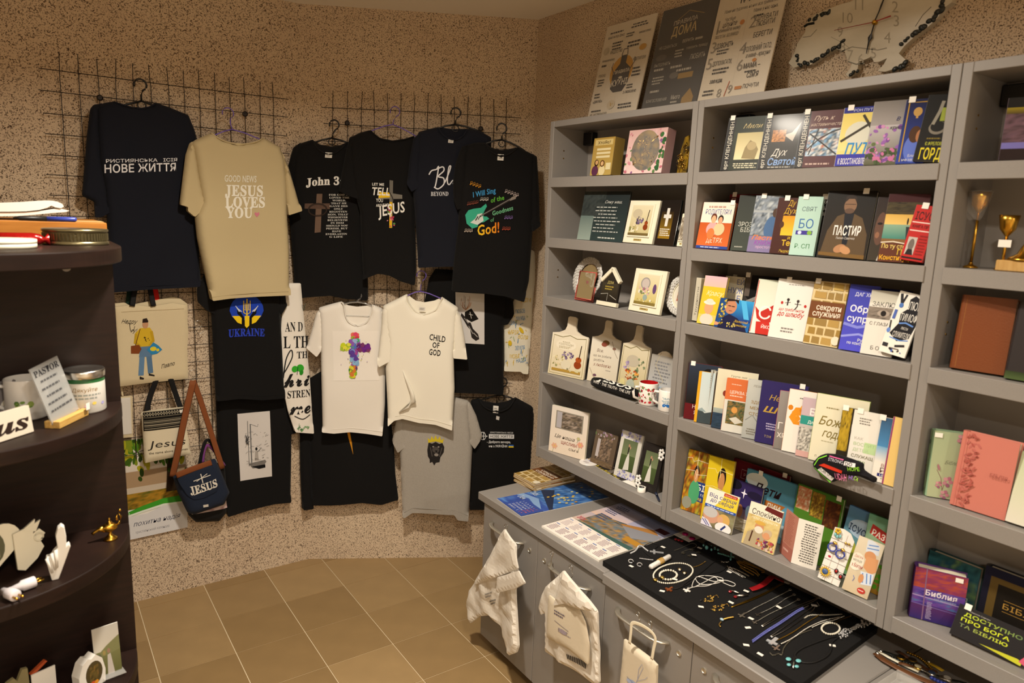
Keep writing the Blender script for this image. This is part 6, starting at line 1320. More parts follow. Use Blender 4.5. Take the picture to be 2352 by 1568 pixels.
bible('off-white Bible with green shading cut by the picture edge',(2349,1035),0.1,3,cmat('#c9c9b0'),[('g',0,0,1,1,'#b5c09a','#cfcaba')],th=0.03,a=0,phi=12,pm='ink_gloss')
bible('purple youth Bible with white Библия lettering',(2080,1290),(2200,1308),4,cmat('#4a2468'),[('g',0,0,1,1,'#7a2f4a','#2f2564'),('n',0,0.62,1,0.98,['#8a3a24','#7a2f5a','#a84a2a','#6a2a6a'],3,2),('n',0,0.3,1,0.62,['#2a2266','#4a3a8a','#6a3f8a','#3f6a9a'],4,5),('l',[(0,0.46),(1,0.42)],0.003,'#9a86b5'),('l',[(0.25,0),(0.22,1)],0.003,'#7a5a7a'),('l',[(0,0.3),(1,0.26)],0.002,'#6a5a9a'),('t','Библия',0.25,0.5,0.105,'#dcd2dc',{'w':0.6,'b':0.02}),('t','для молодежи',0.42,0.44,0.04,'#8aa8c4',{'w':0.42}),('x',0.3,0.04,0.42,0.38,12,'#a89ac0',3)],th=0.042,a=26,phi=3,xl=1.95,tagx=0.84,spine_ops=[('g',0,0,1,1,'#7a3040','#241c54'),('t','Библия',0.8,0.5,0.045,'#d0c8d8',{'rot':90,'b':0.02})],pm='ink_gloss')
bible('teal and yellow Bible behind the purple youth Bible',(2136,1262),(2256,1299),4,cmat('#1f3f44'),[('n',0,0,1,1,['#16323a','#2a565a','#1c3c4a','#5f7a4a'],3,2),('g',0,0,1,0.34,'#3f5a44','#a8962a'),('t','ІЯ',0.72,0.34,0.09,'#a9b0a4')],th=0.03,a=0,phi=5,xl=2.045)
bible('black Bible with a gold frame and БІБЛІЯ lettering',(2266,1297),0.16,4,cmat('#141420'),[('g',0,0,1,1,'#14162e','#15130f'),('p',[(0.1,0.1),(0.98,0.1),(0.98,0.88),(0.1,0.88)],'#55431f'),('r',0.22,0.16,1,0.8,'#17130f'),('t','БІБЛІЯ',0.34,0.48,0.08,'#a8813a',{'w':0.58}),('l',[(0.34,0.6),(0.92,0.6)],0.001,'#a8813a'),('l',[(0.34,0.44),(0.92,0.44)],0.001,'#a8813a')],th=0.03,a=0,phi=6,xl=2.03)
book('black book with lime ДОСТУПНО ПРО БОГА lettering tilted forward',(2206,1385),0.17,4,[('t','Микола Савчук',0.16,0.86,0.04,'#b5b0aa',{'w':0.28}),('t','ДОСТУПНО',0.1,0.7,0.11,'#b9c82a',{'w':0.78,'b':0.02,'c2':'#5f7a4a'}),('t','ПРО БОГА',0.08,0.52,0.11,'#c4d02a',{'w':0.66,'b':0.02}),('t','ТА БІБЛІЮ',0.08,0.34,0.1,'#6a7a54',{'w':0.66,'b':0.02,'c2':'#c4d02a'}),('p',[(0.4,0.1),(0.96,0.0),(0.96,0.12),(0.9,0.16)],'#b5b52a'),('p',[(0.92,0.1),(1,0.05),(1,0.4)],'#c0506a')],'#1d1a1b','#161415',th=0.016,a=0,phi=28,xl=1.95,bay=2,group=BB,tagx=0.12,ratio=1.2)
# candlesticks and bell on the far second shelf
def candlestick(label,top,base,x=1.99):
    b_=on_x(base[0],base[1],x);b_.z=ROWZ[1]+0.0005
    tp=on_x(top[0],top[1],x);h=tp.z-b_.z
    t=thing('candlestick',label,'candlestick',b_,'brass candlesticks')
    MB().lathe([(0.0,0),(0.017,0),(0.016,0.004),(0.006,0.008),(0.004,0.014)],20,cap=False).build('foot','brass',t,True)
    MB().lathe([(0.0036,0.012),(0.0036,h-0.05)],14).build('stem','brass',t,True)
    MB().lathe([(0.0036,h-0.052),(0.008,h-0.046),(0.017,h-0.034),(0.02,h-0.015),(0.0225,h),(0.0205,h),(0.018,h-0.014),(0.012,h-0.03),(0.0,h-0.034)],22,cap=False).build('cup','brass',t,True)
    return t,h
t,h=candlestick('taller brass candlestick with a tulip cup and film wrap',(2259,440),(2228,617))
wv=[]
for k in range(14):
    a_=2*math.pi*k/14;wv.append((0.026*math.cos(a_)*(1+0.15*math.sin(3*a_)),0.026*math.sin(a_),h+0.002))
for k in range(14):
    a_=2*math.pi*k/14;wv.append((0.02*math.cos(a_)-0.004,0.02*math.sin(a_)+0.006,h-0.06-0.012*math.sin(2*a_)))
mesh_obj('film_wrap',wv,[(k,(k+1)%14,14+(k+1)%14,14+k)for k in range(14)],'clear_film',t)
t,h=candlestick('shorter brass candlestick with a price tag on its stem',(2316,494),(2300,620))
MB().box((-0.0055,-0.014,h*0.42),(-0.005,0.014,h*0.42+0.018)).build('price_tag','white_paper',t)
b_=on_x(2352,622,1.985);b_.z=ROWZ[1]+0.0005
t=thing('table_bell','brass dome on a light wooden block beside the candlesticks','ornament',b_)
mat('light_wood','#c19a5c',0.5,var=(14,'#b08646',(1,8,1)))
MB().bbox((-0.035,-0.05,0),(0.035,0.05,0.026),0.002).build('wood_block','light_wood',t)
MB().lathe([(0.0,0.026),(0.04,0.027),(0.036,0.032),(0.02,0.042),(0.012,0.06),(0.006,0.07),(0.0,0.072)],24,cap=False).build('dome','brass',t,True)
# ------------------------------------------------------------------ first unit: plaques, mirrors, boards, frames
G1='gift goods on the first shelving unit'
mat('cream_enamel','#ddd6bf',0.45);mat('mirror','#d8d4cc',0.03,1.0);mat('coral_plastic','#c4574a',0.4);mat('silver_white','#c9c6c0',0.45,0.1,bump=(150,0.5));mat('board_wood','#d6ccb8',0.5)
mat('glass_dark','#15191b',0.08,coat=0.5)
def slab(name,label,cat,tl,tr,row,base,ops,th=0.012,xl=1.928,a=0,phi=12,outline=None,gloss='ink',group=G1,bay=0,part='panel',z=None,H_=None):
    M,W,Hh=stand(tl,tr,ROWZ[row]if z is None else z,xl,a,phi,th)
    if H_:Hh=H_
    if bay is not None:M,W=fit_bay(M,W,Hh,th,bay)
    t=thing(name,label,cat,M,group)
    b=base if base in MATS else cmat(base)
    if outline:
        MB().prism([(x*W,y*Hh)for x,y in outline],0,th).build(part,b,t)
    else:
        MB().bbox((0,0,0),(W,th,Hh),min(0.0015,th/4)).build(part,b,t)
    if ops:make_print('front_print',ops,W,Hh,t,face,gloss)
    return t,W,Hh
# top shelf
t,W,Hh=slab('gift_box','gold carton with a bearded man and woman, first on the top shelf','box',(1366,318),(1414,315),0,'#8a7238',[('g',0,0,1,1,'#a88a44','#b59a54'),('r',0.08,0.8,0.92,0.95,'#c9b478'),('t','ХтоЯє?',0.2,0.83,0.08,'#3a2a14',{'w':0.6,'b':0.01}),('r',0.2,0.66,0.85,0.72,'#d8cba0'),('r',0.2,0.56,0.85,0.62,'#d8cba0'),('r',0.2,0.46,0.85,0.52,'#d8cba0'),('e',0.22,0.12,0.16,0.14,'#5a2f4a'),('e',0.26,0.33,0.1,0.09,'#2f1d12'),('e',0.27,0.34,0.07,0.06,'#c49a6a'),('e',0.55,0.12,0.15,0.14,'#d8c89a'),('e',0.54,0.31,0.11,0.09,'#5a3a1c'),('e',0.54,0.31,0.07,0.06,'#d0a878'),('r',0.72,0.14,0.95,0.32,'#d8cba0')],th=0.055,xl=1.95,a=0,phi=6)
t,W,Hh=slab('gift_box','pink floral gift box with an oval clear window','box',(1447,300),(1535,294),0,'#c9a0a0',[('g',0,0,1,1,'#cfa8a4','#dcc0bc'),('s',0.0,0.0,1.0,1.0,70,0.008,['#b56a78','#c98a92','#d8b0b0','#8a5a8a','#5a7a4a','#dcc8c4'],3),('s',0.85,0.1,1.0,0.9,14,0.01,['#2f5a34','#3f6a3a'],5)],th=0.05,xl=1.945,a=4,phi=8)
mat('amber_fill','#8a6a14',0.25,var=(30,'#2a2418'));mat('window_film','#ffffff',0.03,alpha=0.15,coat=1.0)
Rw=Matrix.Translation((W*0.5,-0.0008,Hh*0.52))@Matrix.Rotation(math.pi/2,4,'X')
MB().lathe([(0.0,0.0),(W*0.36,0.0),(W*0.36,0.0006),(0.0,0.0007)],28,Rw@Matrix.Scale(1.12,4,(0,1,0)),cap=False).build('oval_recess','amber_fill',t)
mb=MB();rn=random.Random(2)
for k in range(26):
    x,z=W*0.5+rn.uniform(-0.24,0.24)*W,Hh*0.52+rn.uniform(-0.28,0.28)*Hh
    mb.tube([(x,-0.002,z),(x+rn.uniform(-0.015,0.015),-0.005,z+rn.uniform(-0.02,0.02)),(x+rn.uniform(-0.02,0.02),-0.002,z+rn.uniform(-0.02,0.02))],0.0018,5)
tag(mb.build('amber_straw','gold',t,True),kind='stuff')
MB().lathe([(W*0.37,0.0),(W*0.3,0.005),(W*0.15,0.008),(0,0.009)],28,Rw@Matrix.Scale(1.12,4,(0,1,0)),cap=False).build('clear_window','window_film',t,True)
t,W,Hh=slab('gift_pouch','gold straw pouch in clear film at the top shelf end','bag',(1566,312),0.045,0,'amber_fill',None,th=0.03,xl=1.95,phi=5,outline=[(0,0),(1,0),(1,0.75),(0.7,1),(0.35,0.95),(0.1,0.6)])
mb=MB()
for k in range(22):
    x,z=rn.uniform(0.1,0.9)*W,rn.uniform(0.05,0.7)*Hh
    mb.tube([(x,-0.001,z),(x+rn.uniform(-0.012,0.012),-0.005,z+rn.uniform(-0.015,0.015)),(x+rn.uniform(-0.015,0.015),-0.001,z+rn.uniform(-0.015,0.015))],0.0017,5)
tag(mb.build('gold_straw','gold',t,True),kind='stuff')
# second shelf
slab('plaque','large dark glossy plaque with a white verse','plaque',(1344,440),(1449,442),1,'glass_dark',[('g',0,0,1,1,'#22282a','#2c3a3a'),('n',0,0.5,0.5,1,['#1f2628','#39403f','#2a3032'],5,3),('g',0.0,0.0,0.3,0.5,'#5f6f6c','#8a9890'),('t','Сину наш,',0.5,0.76,0.06,'#b9bab4',{'w':0.36,'sh':0.4})]+[('x',0.28+0.03*(k%3),0.66-0.07*k,0.9,0.70-0.07*k,1,'#a9aca8',k)for k in range(8)]+[('x',0.45,0.04,0.9,0.09,1,'#b5b8b2',11)],th=0.008,gloss='ink_gloss',phi=9)
def cream_frame(label,tl,tr,row,ops,**k):
    t,W,Hh=slab('picture_frame',label,'picture',tl,tr,row,'cream_enamel',None,th=0.014,part='frame',**k)
    MB().bbox((W*0.12,-0.004,Hh*0.14),(W*0.88,0.001,Hh*0.92),0.0015).build('inner_moulding','cream_enamel',t)
    make_print('picture',ops,W*0.68,Hh*0.7,t,lambda x,y,d:(W*0.16+x,-0.004-d,Hh*0.18+y),'ink_gloss')
    make_print('name_plate',[('r',0,0,1,1,'#a8935a'),('x',0.1,0.2,0.9,0.8,1,'#4a3f24',3)],W*0.26,Hh*0.05,t,lambda x,y,d:(W*0.37+x,-0.0006-d,Hh*0.055+y),'ink')
    return t
VIO=[('g',0,0,1,1,'#cfc6a8','#b5a878'),('e',0.3,0.72,0.24,0.16,'#b5aa90'),('s',0.05,0.1,0.5,0.45,26,0.006,['#c9bc9a','#a89a6a','#7a7a4a','#d8d0b8'],3),('s',0.3,0.4,0.62,0.6,24,0.005,['#5a4a6a','#7a6a8a','#3f3a4a'],4),('e',0.8,0.28,0.11,0.1,'#7a3414'),('e',0.81,0.42,0.08,0.07,'#8a3f1a'),('l',[(0.81,0.45),(0.86,0.85)],0.003,'#2a1810'),('r',0,0,1,0.08,'#6a5a34')]
cream_frame('cream framed picture of a violin and lilac, on the second shelf',(1449,460),(1518,458),1,VIO,phi=11)
slab('plaque','dark brown plaque with a white cross','plaque',(1522,459),(1567,458),1,'glass_dark',[('g',0,0,1,1,'#17120f','#241a12'),('g',0.12,0.15,0.72,0.75,'#241a10','#8a6a1c'),('r',0.36,0.42,0.5,0.82,'#c9c6be'),('r',0.24,0.6,0.62,0.68,'#c9c6be'),('x',0.15,0.2,0.75,0.38,4,'#cfcabc',3)],th=0.01,gloss='ink_gloss',phi=10)
cream_frame('cream framed picture mostly hidden at the second shelf end',(1568,490),0.05,1,[('n',0,0,1,1,['#c9c0a8','#5a4a3a','#d8d0c0'],4,3)],phi=10)
# third shelf
def plate(label,c,rpx,row,pic):
    z=ROWZ[row]
    q=on_x(c[0],c[1],1.985);r=(on_x(c[0],c[1]-rpx,1.985)-q).length
    M=Matrix.Translation(Vector((1.985,q.y,z+r*1.06+0.002)))@Matrix.Rotation(math.radians(-90+12),4,'Y')
    t=thing('wall_plate',label,'plate',M,'ornate scalloped plates')
    n=72;mb=MB();vs=[];prof=[(0.0,0.0),(0.70,0.0),(0.72,0.004),(0.98,0.010)]
    for rr,zz in prof:
        for k in range(n):
            a_=2*math.pi*k/n;s_=1+(0.055*abs(math.sin(9*a_))if rr>0.9 else 0)
            vs.append((r*rr*s_*math.cos(a_),r*rr*s_*math.sin(a_),zz))
    for rr,zz in reversed(prof):
        for k in range(n):
            a_=2*math.pi*k/n;s_=1+(0.055*abs(math.sin(9*a_))if rr>0.9 else 0)
            vs.append((r*rr*s_*math.cos(a_),r*rr*s_*math.sin(a_),zz-0.006))
    m_=8
    mb.add(vs,[(i*n+k,i*n+(k+1)%n,(i+1)*n+(k+1)%n,(i+1)*n+k)for i in range(m_-1)for k in range(n)])
    mb.build('plate_rim','silver_white',t,True)
    mb=MB()
    for ring_,cnt in((0.78,30),(0.88,34),(0.97,36)):
        for k in range(cnt):
            a_=2*math.pi*k/cnt
            c_=Vector((r*ring_*math.cos(a_),r*ring_*math.sin(a_),0.006+0.012*(ring_-0.72)))
            mb.tube(ring_pts(c_,r*0.042,8,(1,0,0),(0,1,0)),0.0016,4,closed=True)
    tag(mb.build('lace_relief','silver_white',t,True),kind='stuff')
    MB().lathe([(0,0.002),(r*0.69,0.002),(r*0.70,0.004),(r*0.66,0.0045)],40,cap=False).build('centre_mirror','mirror' if pic==0 else 'cream_enamel',t)
    if pic:make_print('centre_print',[('e',0.5,0.5,0.47,0.47,'#cfc8b8'),('n',0.2,0.25,0.7,0.75,['#cfc8b8','#6a5a4a','#a8604a','#c9c0b0'],4,2)],r*1.3,r*1.3,t,lambda x,y,d:(y-r*0.65,x*-1+r*0.65,0.003+d))
    return t
plate('round mirror plate with a scalloped lace rim, behind the coral mirror',(1352,640),48,2,0)
plate('scalloped white lace plate cut off by the third shelf end',(1572,676),48,2,1)
M,W,Hh=stand((1333,622),(1371,624),ROWZ[2]+0.004,1.94,0,10,0.008)
t=thing('table_mirror','small coral table mirror on a swivel stand','mirror',M,G1)
mb=MB().tube([(0,0,0.006),(0,0,Hh),(W,0,Hh),(W,0,0.006)],0.0032,8,closed=True);mb.build('frame','coral_plastic',t,True)
MB().box((0.001,0.0005,0.007),(W-0.001,0.003,Hh-0.001)).build('glass','mirror',t)
MB().tube([(-0.005,0.004,Hh*0.5),(-0.006,0.004,0),(W+0.006,0.004,0),(W+0.005,0.004,Hh*0.5)],0.003,8).build('stand','coral_plastic',t,True)
t,W,Hh=slab('house_plaque','house-shaped plaque with a pale pitched roof','plaque',(1391,592),0.118,2,'#241f1a',[('g',0.1,0.12,0.9,0.62,'#3a3428','#1f1a16'),('t','ДІМ',0.34,0.6,0.07,'#a89a5a',{'w':0.3,'b':0.01}),('x',0.25,0.42,0.75,0.55,2,'#a08a3a',3),('l',[(0.1,0.3),(0.45,0.34),(0.45,0.14)],0.0015,'#c9c6bc'),('l',[(0.55,0.3),(0.9,0.2)],0.0015,'#c9c6bc')],th=0.01,outline=[(0.1,0),(0.95,0),(0.95,0.6),(0.5,0.95),(0.1,0.62)],phi=10,gloss='ink_gloss',H_=0.152)
for s_ in(-1,1):
    MB().bbox((-0.008,-0.006,-0.075),(0.008,0.008,0.002),0.001,Matrix.Translation((W*0.5,0,Hh))@Matrix.Rotation(math.radians(-46*s_),4,'Y')).build('roof_slat','cream_enamel',t)
MB().bbox((0.0,-0.006,0),(W,0.01,0.017),0.001).build('base_slat','cream_enamel',t)
cream_frame('cream framed picture of a vase and flowers, on the third shelf',(1461,615),(1534,621),2,[('g',0,0,1,1,'#cfc6a8','#b8a860'),('e',0.4,0.7,0.22,0.2,'#8f8a86'),('e',0.4,0.7,0.17,0.16,'#b5aaa4'),('s',0.15,0.35,0.7,0.55,30,0.005,['#9a6a7a','#c4a0a0','#d8d0c0','#6a7a4a'],3),('e',0.48,0.24,0.1,0.1,'#8a9a94'),('e',0.85,0.55,0.08,0.16,'#5a3f6a'),('r',0,0,1,0.09,'#7a6a34'),('s',0.1,0.08,0.9,0.16,12,0.004,['#d8d4c4','#a89a5a'],4)],phi=10)
# fourth shelf: cutting boards
def cut_board(label,tl,tr,hd,ops,round_=False,bl=None,a=16,xl=1.99):
    if round_:ol=[(0.05,0),(0.98,0),(1,0.3)]+[(0.5+0.5*math.cos(k*math.pi/12),0.5+0.5*math.sin(k*math.pi/12))for k in range(0,13)]+[(0,0.3)]
    M,W,Hh=stand(tl,tr,ROWZ[3],on_z(bl[0],bl[1],ROWZ[3]).x if bl else xl,a,8,0.01)
    M,W=fit_bay(M,W,Hh,0.01,0)
    t=thing('cutting_board',label,'cutting board',M,'decorated cutting boards')
    if not round_:
        ol=[(0.02,0),(0.98,0),(1,0.02),(1,0.96),(0.97,1.0),(0.80,1.03),(0.66,1.10),(0.62,1.2),(0.62,hd-0.03),(0.58,hd),(0.42,hd),(0.38,hd-0.03),(0.38,1.2),(0.34,1.1),(0.2,1.03),(0.03,1.0),(0,0.96),(0,0.02)]
    MB().prism([(x*W,y*Hh)for x,y in ol],0,0.01).build('board','board_wood',t)
    make_print('painted_scene',ops,W,Hh,t,face,'ink')
    return t,W,Hh
BOR=[('l',[(0.05,0.04),(0.05,0.95)],0.002,'#8a8058'),('l',[(0.95,0.04),(0.95,0.95)],0.002,'#8a8058'),('l',[(0.05,0.04),(0.95,0.04)],0.002,'#8a8058'),('l',[(0.05,0.95),(0.3,0.92),(0.5,0.98),(0.7,0.92),(0.95,0.95)],0.003,'#7a7048')]
t,W,Hh=cut_board('white cutting board painted with a violin, lilacs and an oval inscription',(1270,762),(1354,763),1.43,bl=(1271,861),ops=[('g',0,0,1,1,'#dcd4c0','#cfc2a0')]+BOR+[('e',0.42,0.74,0.28,0.13,'#e0d8c4'),('t','ВАШІ',0.32,0.79,0.035,'#8a7f5a',{'w':0.2}),('t','ГОСПОДИ',0.22,0.73,0.045,'#8a7f5a',{'w':0.4}),('x',0.22,0.65,0.62,0.71,2,'#a89c78',3),('s',0.1,0.22,0.45,0.45,30,0.006,['#cfc29a','#b5a878','#8a8a5a','#dcd4b4'],4),('s',0.35,0.4,0.66,0.58,34,0.005,['#7a6a86','#5a4a6a','#9a8aa4'],5),('e',0.48,0.28,0.14,0.12,'#d0c8b0'),('e',0.8,0.32,0.1,0.09,'#8a3a14'),('e',0.81,0.44,0.08,0.065,'#a04a1c'),('l',[(0.82,0.46),(0.85,0.78)],0.004,'#2a1810'),('r',0.1,0.1,0.9,0.16,'#a8863a'),('s',0.5,0.14,0.9,0.2,10,0.005,['#c9c29a','#6a6a4a'],6)])
t,W,Hh=cut_board('white cutting board with brown poppies and script lettering',(1361,772),(1428,780),1.40,bl=(1346,873),ops=[('g',0,0,1,1,'#d8d2c4','#d4c8b0'),('t','Все,',0.22,0.68,0.07,'#5a3a30',{'w':0.22,'sh':0.3}),('t','що ви робите',0.12,0.57,0.055,'#6a6058',{'w':0.62}),('t','робіть',0.16,0.47,0.055,'#6a6058',{'w':0.36}),('t','з любов’ю',0.16,0.36,0.07,'#7a3a2c',{'w':0.6,'sh':0.3}),('x',0.6,0.28,0.8,0.31,1,'#8a8078',3),('e',0.5,0.9,0.12,0.06,'#7a5a34'),('e',0.45,0.86,0.1,0.05,'#8a4a3a'),('l',[(0.7,0.95),(0.85,0.7),(0.95,0.6)],0.002,'#8a7a6a'),('l',[(0.05,0.3),(0.2,0.12),(0.4,0.03)],0.002,'#8a7a6a'),('e',0.25,0.15,0.06,0.03,'#6a4a5a'),('e',0.36,0.06,0.05,0.025,'#8a5a4a'),('e',0.8,0.8,0.06,0.03,'#8a6a5a')])
t,W,Hh=cut_board('white cutting board painted with tulips in a jar',(1432,787),(1495,798),1.40,a=8,xl=1.972,ops=[('g',0,0,1,1,'#cdc4ac','#bfb080')]+BOR+[('e',0.45,0.68,0.24,0.12,'#b5ac98'),('s',0.15,0.5,0.35,0.65,16,0.005,['#8a7aa0','#a898b5'],3),('s',0.25,0.3,0.7,0.5,40,0.006,['#b5562a','#c9743a','#8a4a2a','#5a6a3a','#d8a04a'],4),('e',0.48,0.2,0.15,0.12,'#a9b0a0'),('e',0.18,0.2,0.1,0.1,'#cfc48a'),('s',0.6,0.5,0.9,0.75,12,0.005,['#5a6a4a','#7a8a6a'],5),('r',0.06,0.05,0.94,0.1,'#8a7a3a'),('e',0.85,0.2,0.05,0.1,'#5a4a7a')])
t,W,Hh=cut_board('grey-blue rounded board with a jute string at the shelf end',(1500,800),0.13,1.3,xl=2.0,a=3,round_=True,ops=[('g',0,0,1,0.9,'#9a958c','#b9bcc0'),('p',[(0.02,0.2),(0.95,0.16),(0.95,0.3),(0.02,0.3)],'#8fa4b5'),('x',0.15,0.35,0.85,0.8,7,'#7a7a7c',3),('x',0.3,0.06,0.8,0.18,3,'#7a7a7c',5),('l',[(0.35,0.95),(0.2,0.7),(0.6,0.4),(0.5,0.35)],0.0025,'#b5a888')])
# rolled black cloth
p0,p1=on_z(1363,896,ROWZ[3]+0.02),on_z(1462,925,ROWZ[3]+0.02)
p0,p1=Vector((1.936,p0.y*1.936/p0.x,ROWZ[3]+0.0255)),Vector((1.936,p1.y*1.936/p1.x,ROWZ[3]+0.0255))
t=thing('rolled_bandana','rolled black cloth with white JESUS lettering before the boards','cloth roll',p0)
L=(p1-p0).length
mb=MB().tube([p0+(p1-p0)*(k/8)+Vector((0,0,0.0))for k in range(9)],[0.019,0.0245,0.0245,0.025,0.025,0.025,0.0245,0.0245,0.022],16,flat=0.98)
mb.build('roll','black_cloth',t,True,origin=p0)
def place(x,y,d):
    an=math.radians(-20)+(y/0.045)*math.radians(135);q=p0.lerp(p1,0.04+0.93*x/L)
    return q+Vector((-math.cos(an),0,math.sin(an)))*(0.0257+d)-p0
make_print('lettering',[('t','JESUS',0.12,0.5,0.48,'#d8d4cc',{'w':0.82,'b':0.02}),('t','WAY · THE TRUTH · THE LIFE',0.05,0.2,0.2,'#cfcac2',{'w':0.92,'b':0.01})],L,0.045,t,place,'ink_fabric')
# mugs
mat('mug_white','#e4e0da',0.2,coat=0.4);mat('mug_red','#b0161a',0.2,coat=0.4)
def mug(label,px,py,z,r,h,inner,ops,hang,M=None,x=1.95,group='printed mugs'):
    if M is None:
        q=on_x(px,py,x);q.y=max(q.y,UY[1]+PT+r+0.002);M=Matrix.Translation((x,q.y,z+0.0005))
    t=thing('mug',label,'mug',M,group)
    MB().lathe([(0,0),(r*0.94,0),(r,0.004),(r,h-0.002),(r-0.001,h),(r-0.003,h)],32,cap=False).build('body','mug_white',t,True)
    MB().lathe([(r-0.003,h),(r-0.0035,0.006),(0,0.005)],32,cap=False).build('inside',inner,t,True)
    ha=math.radians(hang);d=Vector((math.cos(ha),math.sin(ha),0))
    MB().tube([d*(r-0.002)+Vector((0,0,h*0.8)),d*(r+0.018)+Vector((0,0,h*0.82)),d*(r+0.026)+Vector((0,0,h*0.6)),d*(r+0.022)+Vector((0,0,h*0.35)),d*(r-0.002)+Vector((0,0,h*0.22))],0.0052,8).build('handle','mug_white',t,True)
    def place(x,y,dd):
        an=math.pi+0.55+(0.5-x/(2.4*r))*2.4
        return Vector(((r+dd)*math.cos(an),(r+dd)*math.sin(an),0.004+y))
    make_print('wrap_print',ops,2.4*r,h-0.008,t,place,'ink_gloss')
    return t
mug('white mug with red flowers and a red inside',1489,905,ROWZ[3],0.038,0.086,'mug_red',[('s',0.05,0.08,0.95,0.9,46,0.005,['#b02a34','#c04a4a','#5a7a4a','#7a8a5a','#8a1f2a'],3),('e',0.2,0.5,0.16,0.16,'#e4e0da'),('x',0.1,0.4,0.3,0.58,3,'#8a6a6a',2)],160)
mug('white mug with blue print and its handle outward',1545,925,ROWZ[3],0.036,0.08,'mug_white',[('r',0.1,0.02,1,0.28,'#7ab0c4'),('t','Благ',0.2,0.6,0.14,'#4a8aa0',{'w':0.5,'sh':0.3}),('x',0.2,0.4,0.8,0.56,2,'#5a8aa0',3),('e',0.42,0.3,0.09,0.08,'#2a6ab0',0.5),('e',0.58,0.3,0.09,0.08,'#2a6ab0',-0.5)],110,x=1.95)
# fifth shelf: frames
t,W,Hh=slab('framed_photo','white wooden photo frame with flowers and family lettering','photo frame',(1269,929),(1354,933),4,'cream_enamel',[('g',0,0,1,1,'#d8cfc4','#e0d0bc'),('r',0.13,0.53,0.88,0.91,'#8a8478'),('n',0.16,0.55,0.85,0.89,['#4a4438','#8a7a68','#2f2c26','#a8988a','#6a5f50'],4,5),('r',0.16,0.55,0.3,0.89,'#a8a4a8'),('t','Це наша',0.14,0.33,0.08,'#3a302a',{'w':0.56,'sh':0.35}),('t','ЩАСЛИВА',0.34,0.22,0.065,'#8a2f24',{'w':0.44,'b':0.01}),('t','сім’я',0.56,0.12,0.06,'#3a302a',{'w':0.26})]+flower(0.16,0.14,0.05,'#d8a88a')+flower(0.86,0.3,0.05,'#d89a84')+flower(0.8,0.42,0.03,'#b5b08a'),th=0.014,phi=4,a=16,xl=1.921)
def pframe(label,tl,tr,base,photo,extra,roll=0,**k):
    t,W,Hh=slab('framed_photo',label,'photo frame',tl,tr,4,base,None,th=0.012,part='frame',**k)
    make_print('photo',photo,W*0.66,Hh*0.66,t,lambda x,y,d:(W*0.17+x,-0.0004-d,Hh*0.17+y),'ink_gloss')
    for e_ in extra or[]:make_print('frame_print',[e_],W,Hh,t,face,'ink')
    return t,W,Hh
pframe('brown photo frame with purple flowers across its top',(1370,985),(1420,1002),'#5f5040',[('n',0,0,1,1,['#4a4438','#8a7460','#2f2a24','#a08a78'],4,3),('r',0,0.1,0.2,0.9,'#b0a8a8')],[('s',0.0,0.84,1.0,1.0,26,0.005,['#7a6a7a','#9a7a8a','#5a6a44','#a89aa0'],3),('n',0,0,1,0.14,['#4a3c2c','#6a5640','#7a6a54'],6,2)],phi=12,a=6,xl=1.985)
WED=[('g',0,0.5,1,1,'#5a6448','#6f7a58'),('g',0,0,1,0.5,'#4a5a34','#3f4a2c'),('P',[(0.3,0.0),(0.4,0.4),(0.52,0.62),(0.62,0.4),(0.7,0.05)],'#c9c6be'),('r',0.42,0.55,0.5,0.78,'#2a2624'),('e',0.46,0.82,0.06,0.05,'#a88068'),('e',0.56,0.76,0.05,0.045,'#a88068')]
pframe('white lilac-trimmed photo frame of a wedding couple',(1430,986),(1478,1004),'#c9c6bc',WED,[('s',0.0,0.84,1.0,1.0,34,0.006,['#8a8ab5','#a8a4c8','#6f6f9a','#c9c6d0'],3),('s',0.15,0.0,0.95,0.16,34,0.006,['#9a9ac0','#c9c6d4','#7f7fa8'],4)],phi=13,a=8,xl=1.968)
t,W,Hh=pframe('black photo frame with white relief flowers',(1482,1013),(1528,1028),'#1f1b19',WED,[('t','Love',0.12,0.04,0.07,'#b5b0a8',{'w':0.4,'sh':0.4})],phi=14,a=8,xl=1.955)
mb=MB()
for cx,cz in((0.08,0.2),(0.1,0.1),(0.9,0.88),(0.92,0.78)):
    for k in range(5):mb.ball((W*cx+0.009*math.cos(k*1.26),-0.003,Hh*cz+0.009*math.sin(k*1.26)),(0.0065,0.003,0.0065),6,5)
for o_,(cx,cz)in enumerate(((0.08,0.2),(0.1,0.1),(0.9,0.88),(0.92,0.78))):
    m2=MB()
    for k in range(5):m2.ball((W*cx+0.009*math.cos(k*1.26),-0.003,Hh*cz+0.009*math.sin(k*1.26)),(0.0065,0.003,0.0065),6,5)
    m2.build('flower_relief','mug_white',t,True)
def flat(name,label,cat,px,z,th,m,ops,gl='ink',group=None,rot=None):
    """thing lying flat; px = pixels of corners (tl, tr, bl) on height z"""
    A,B,Cc=(on_z(x,y,z+th)for x,y in px)
    X=(B-A);W=X.length;X.normalize();Yv=(A-Cc);Hh=Yv.length;Yv=Yv-X*Yv.dot(X);Hh=Yv.length;Yv.normalize()
    Zv=X.cross(Yv);O=Cc.copy();O=A-Yv*Hh;O.z=z+0.0003
    M=Matrix(((X.x,Yv.x,Zv.x,O.x),(X.y,Yv.y,Zv.y,O.y),(X.z,Yv.z,Zv.z,O.z),(0,0,0,1)))
    t=thing(name,label,cat,M,group)
    MB().box((0,0,0),(W,Hh,th)).build('sheet',m,t)
    if ops:make_print('top_print',ops,W,Hh,t,lambda x,y,d:(x,y,th+d),gl)
    return t,W,Hh
q=on_z(1352,1066,ROWZ[4]+0.003)
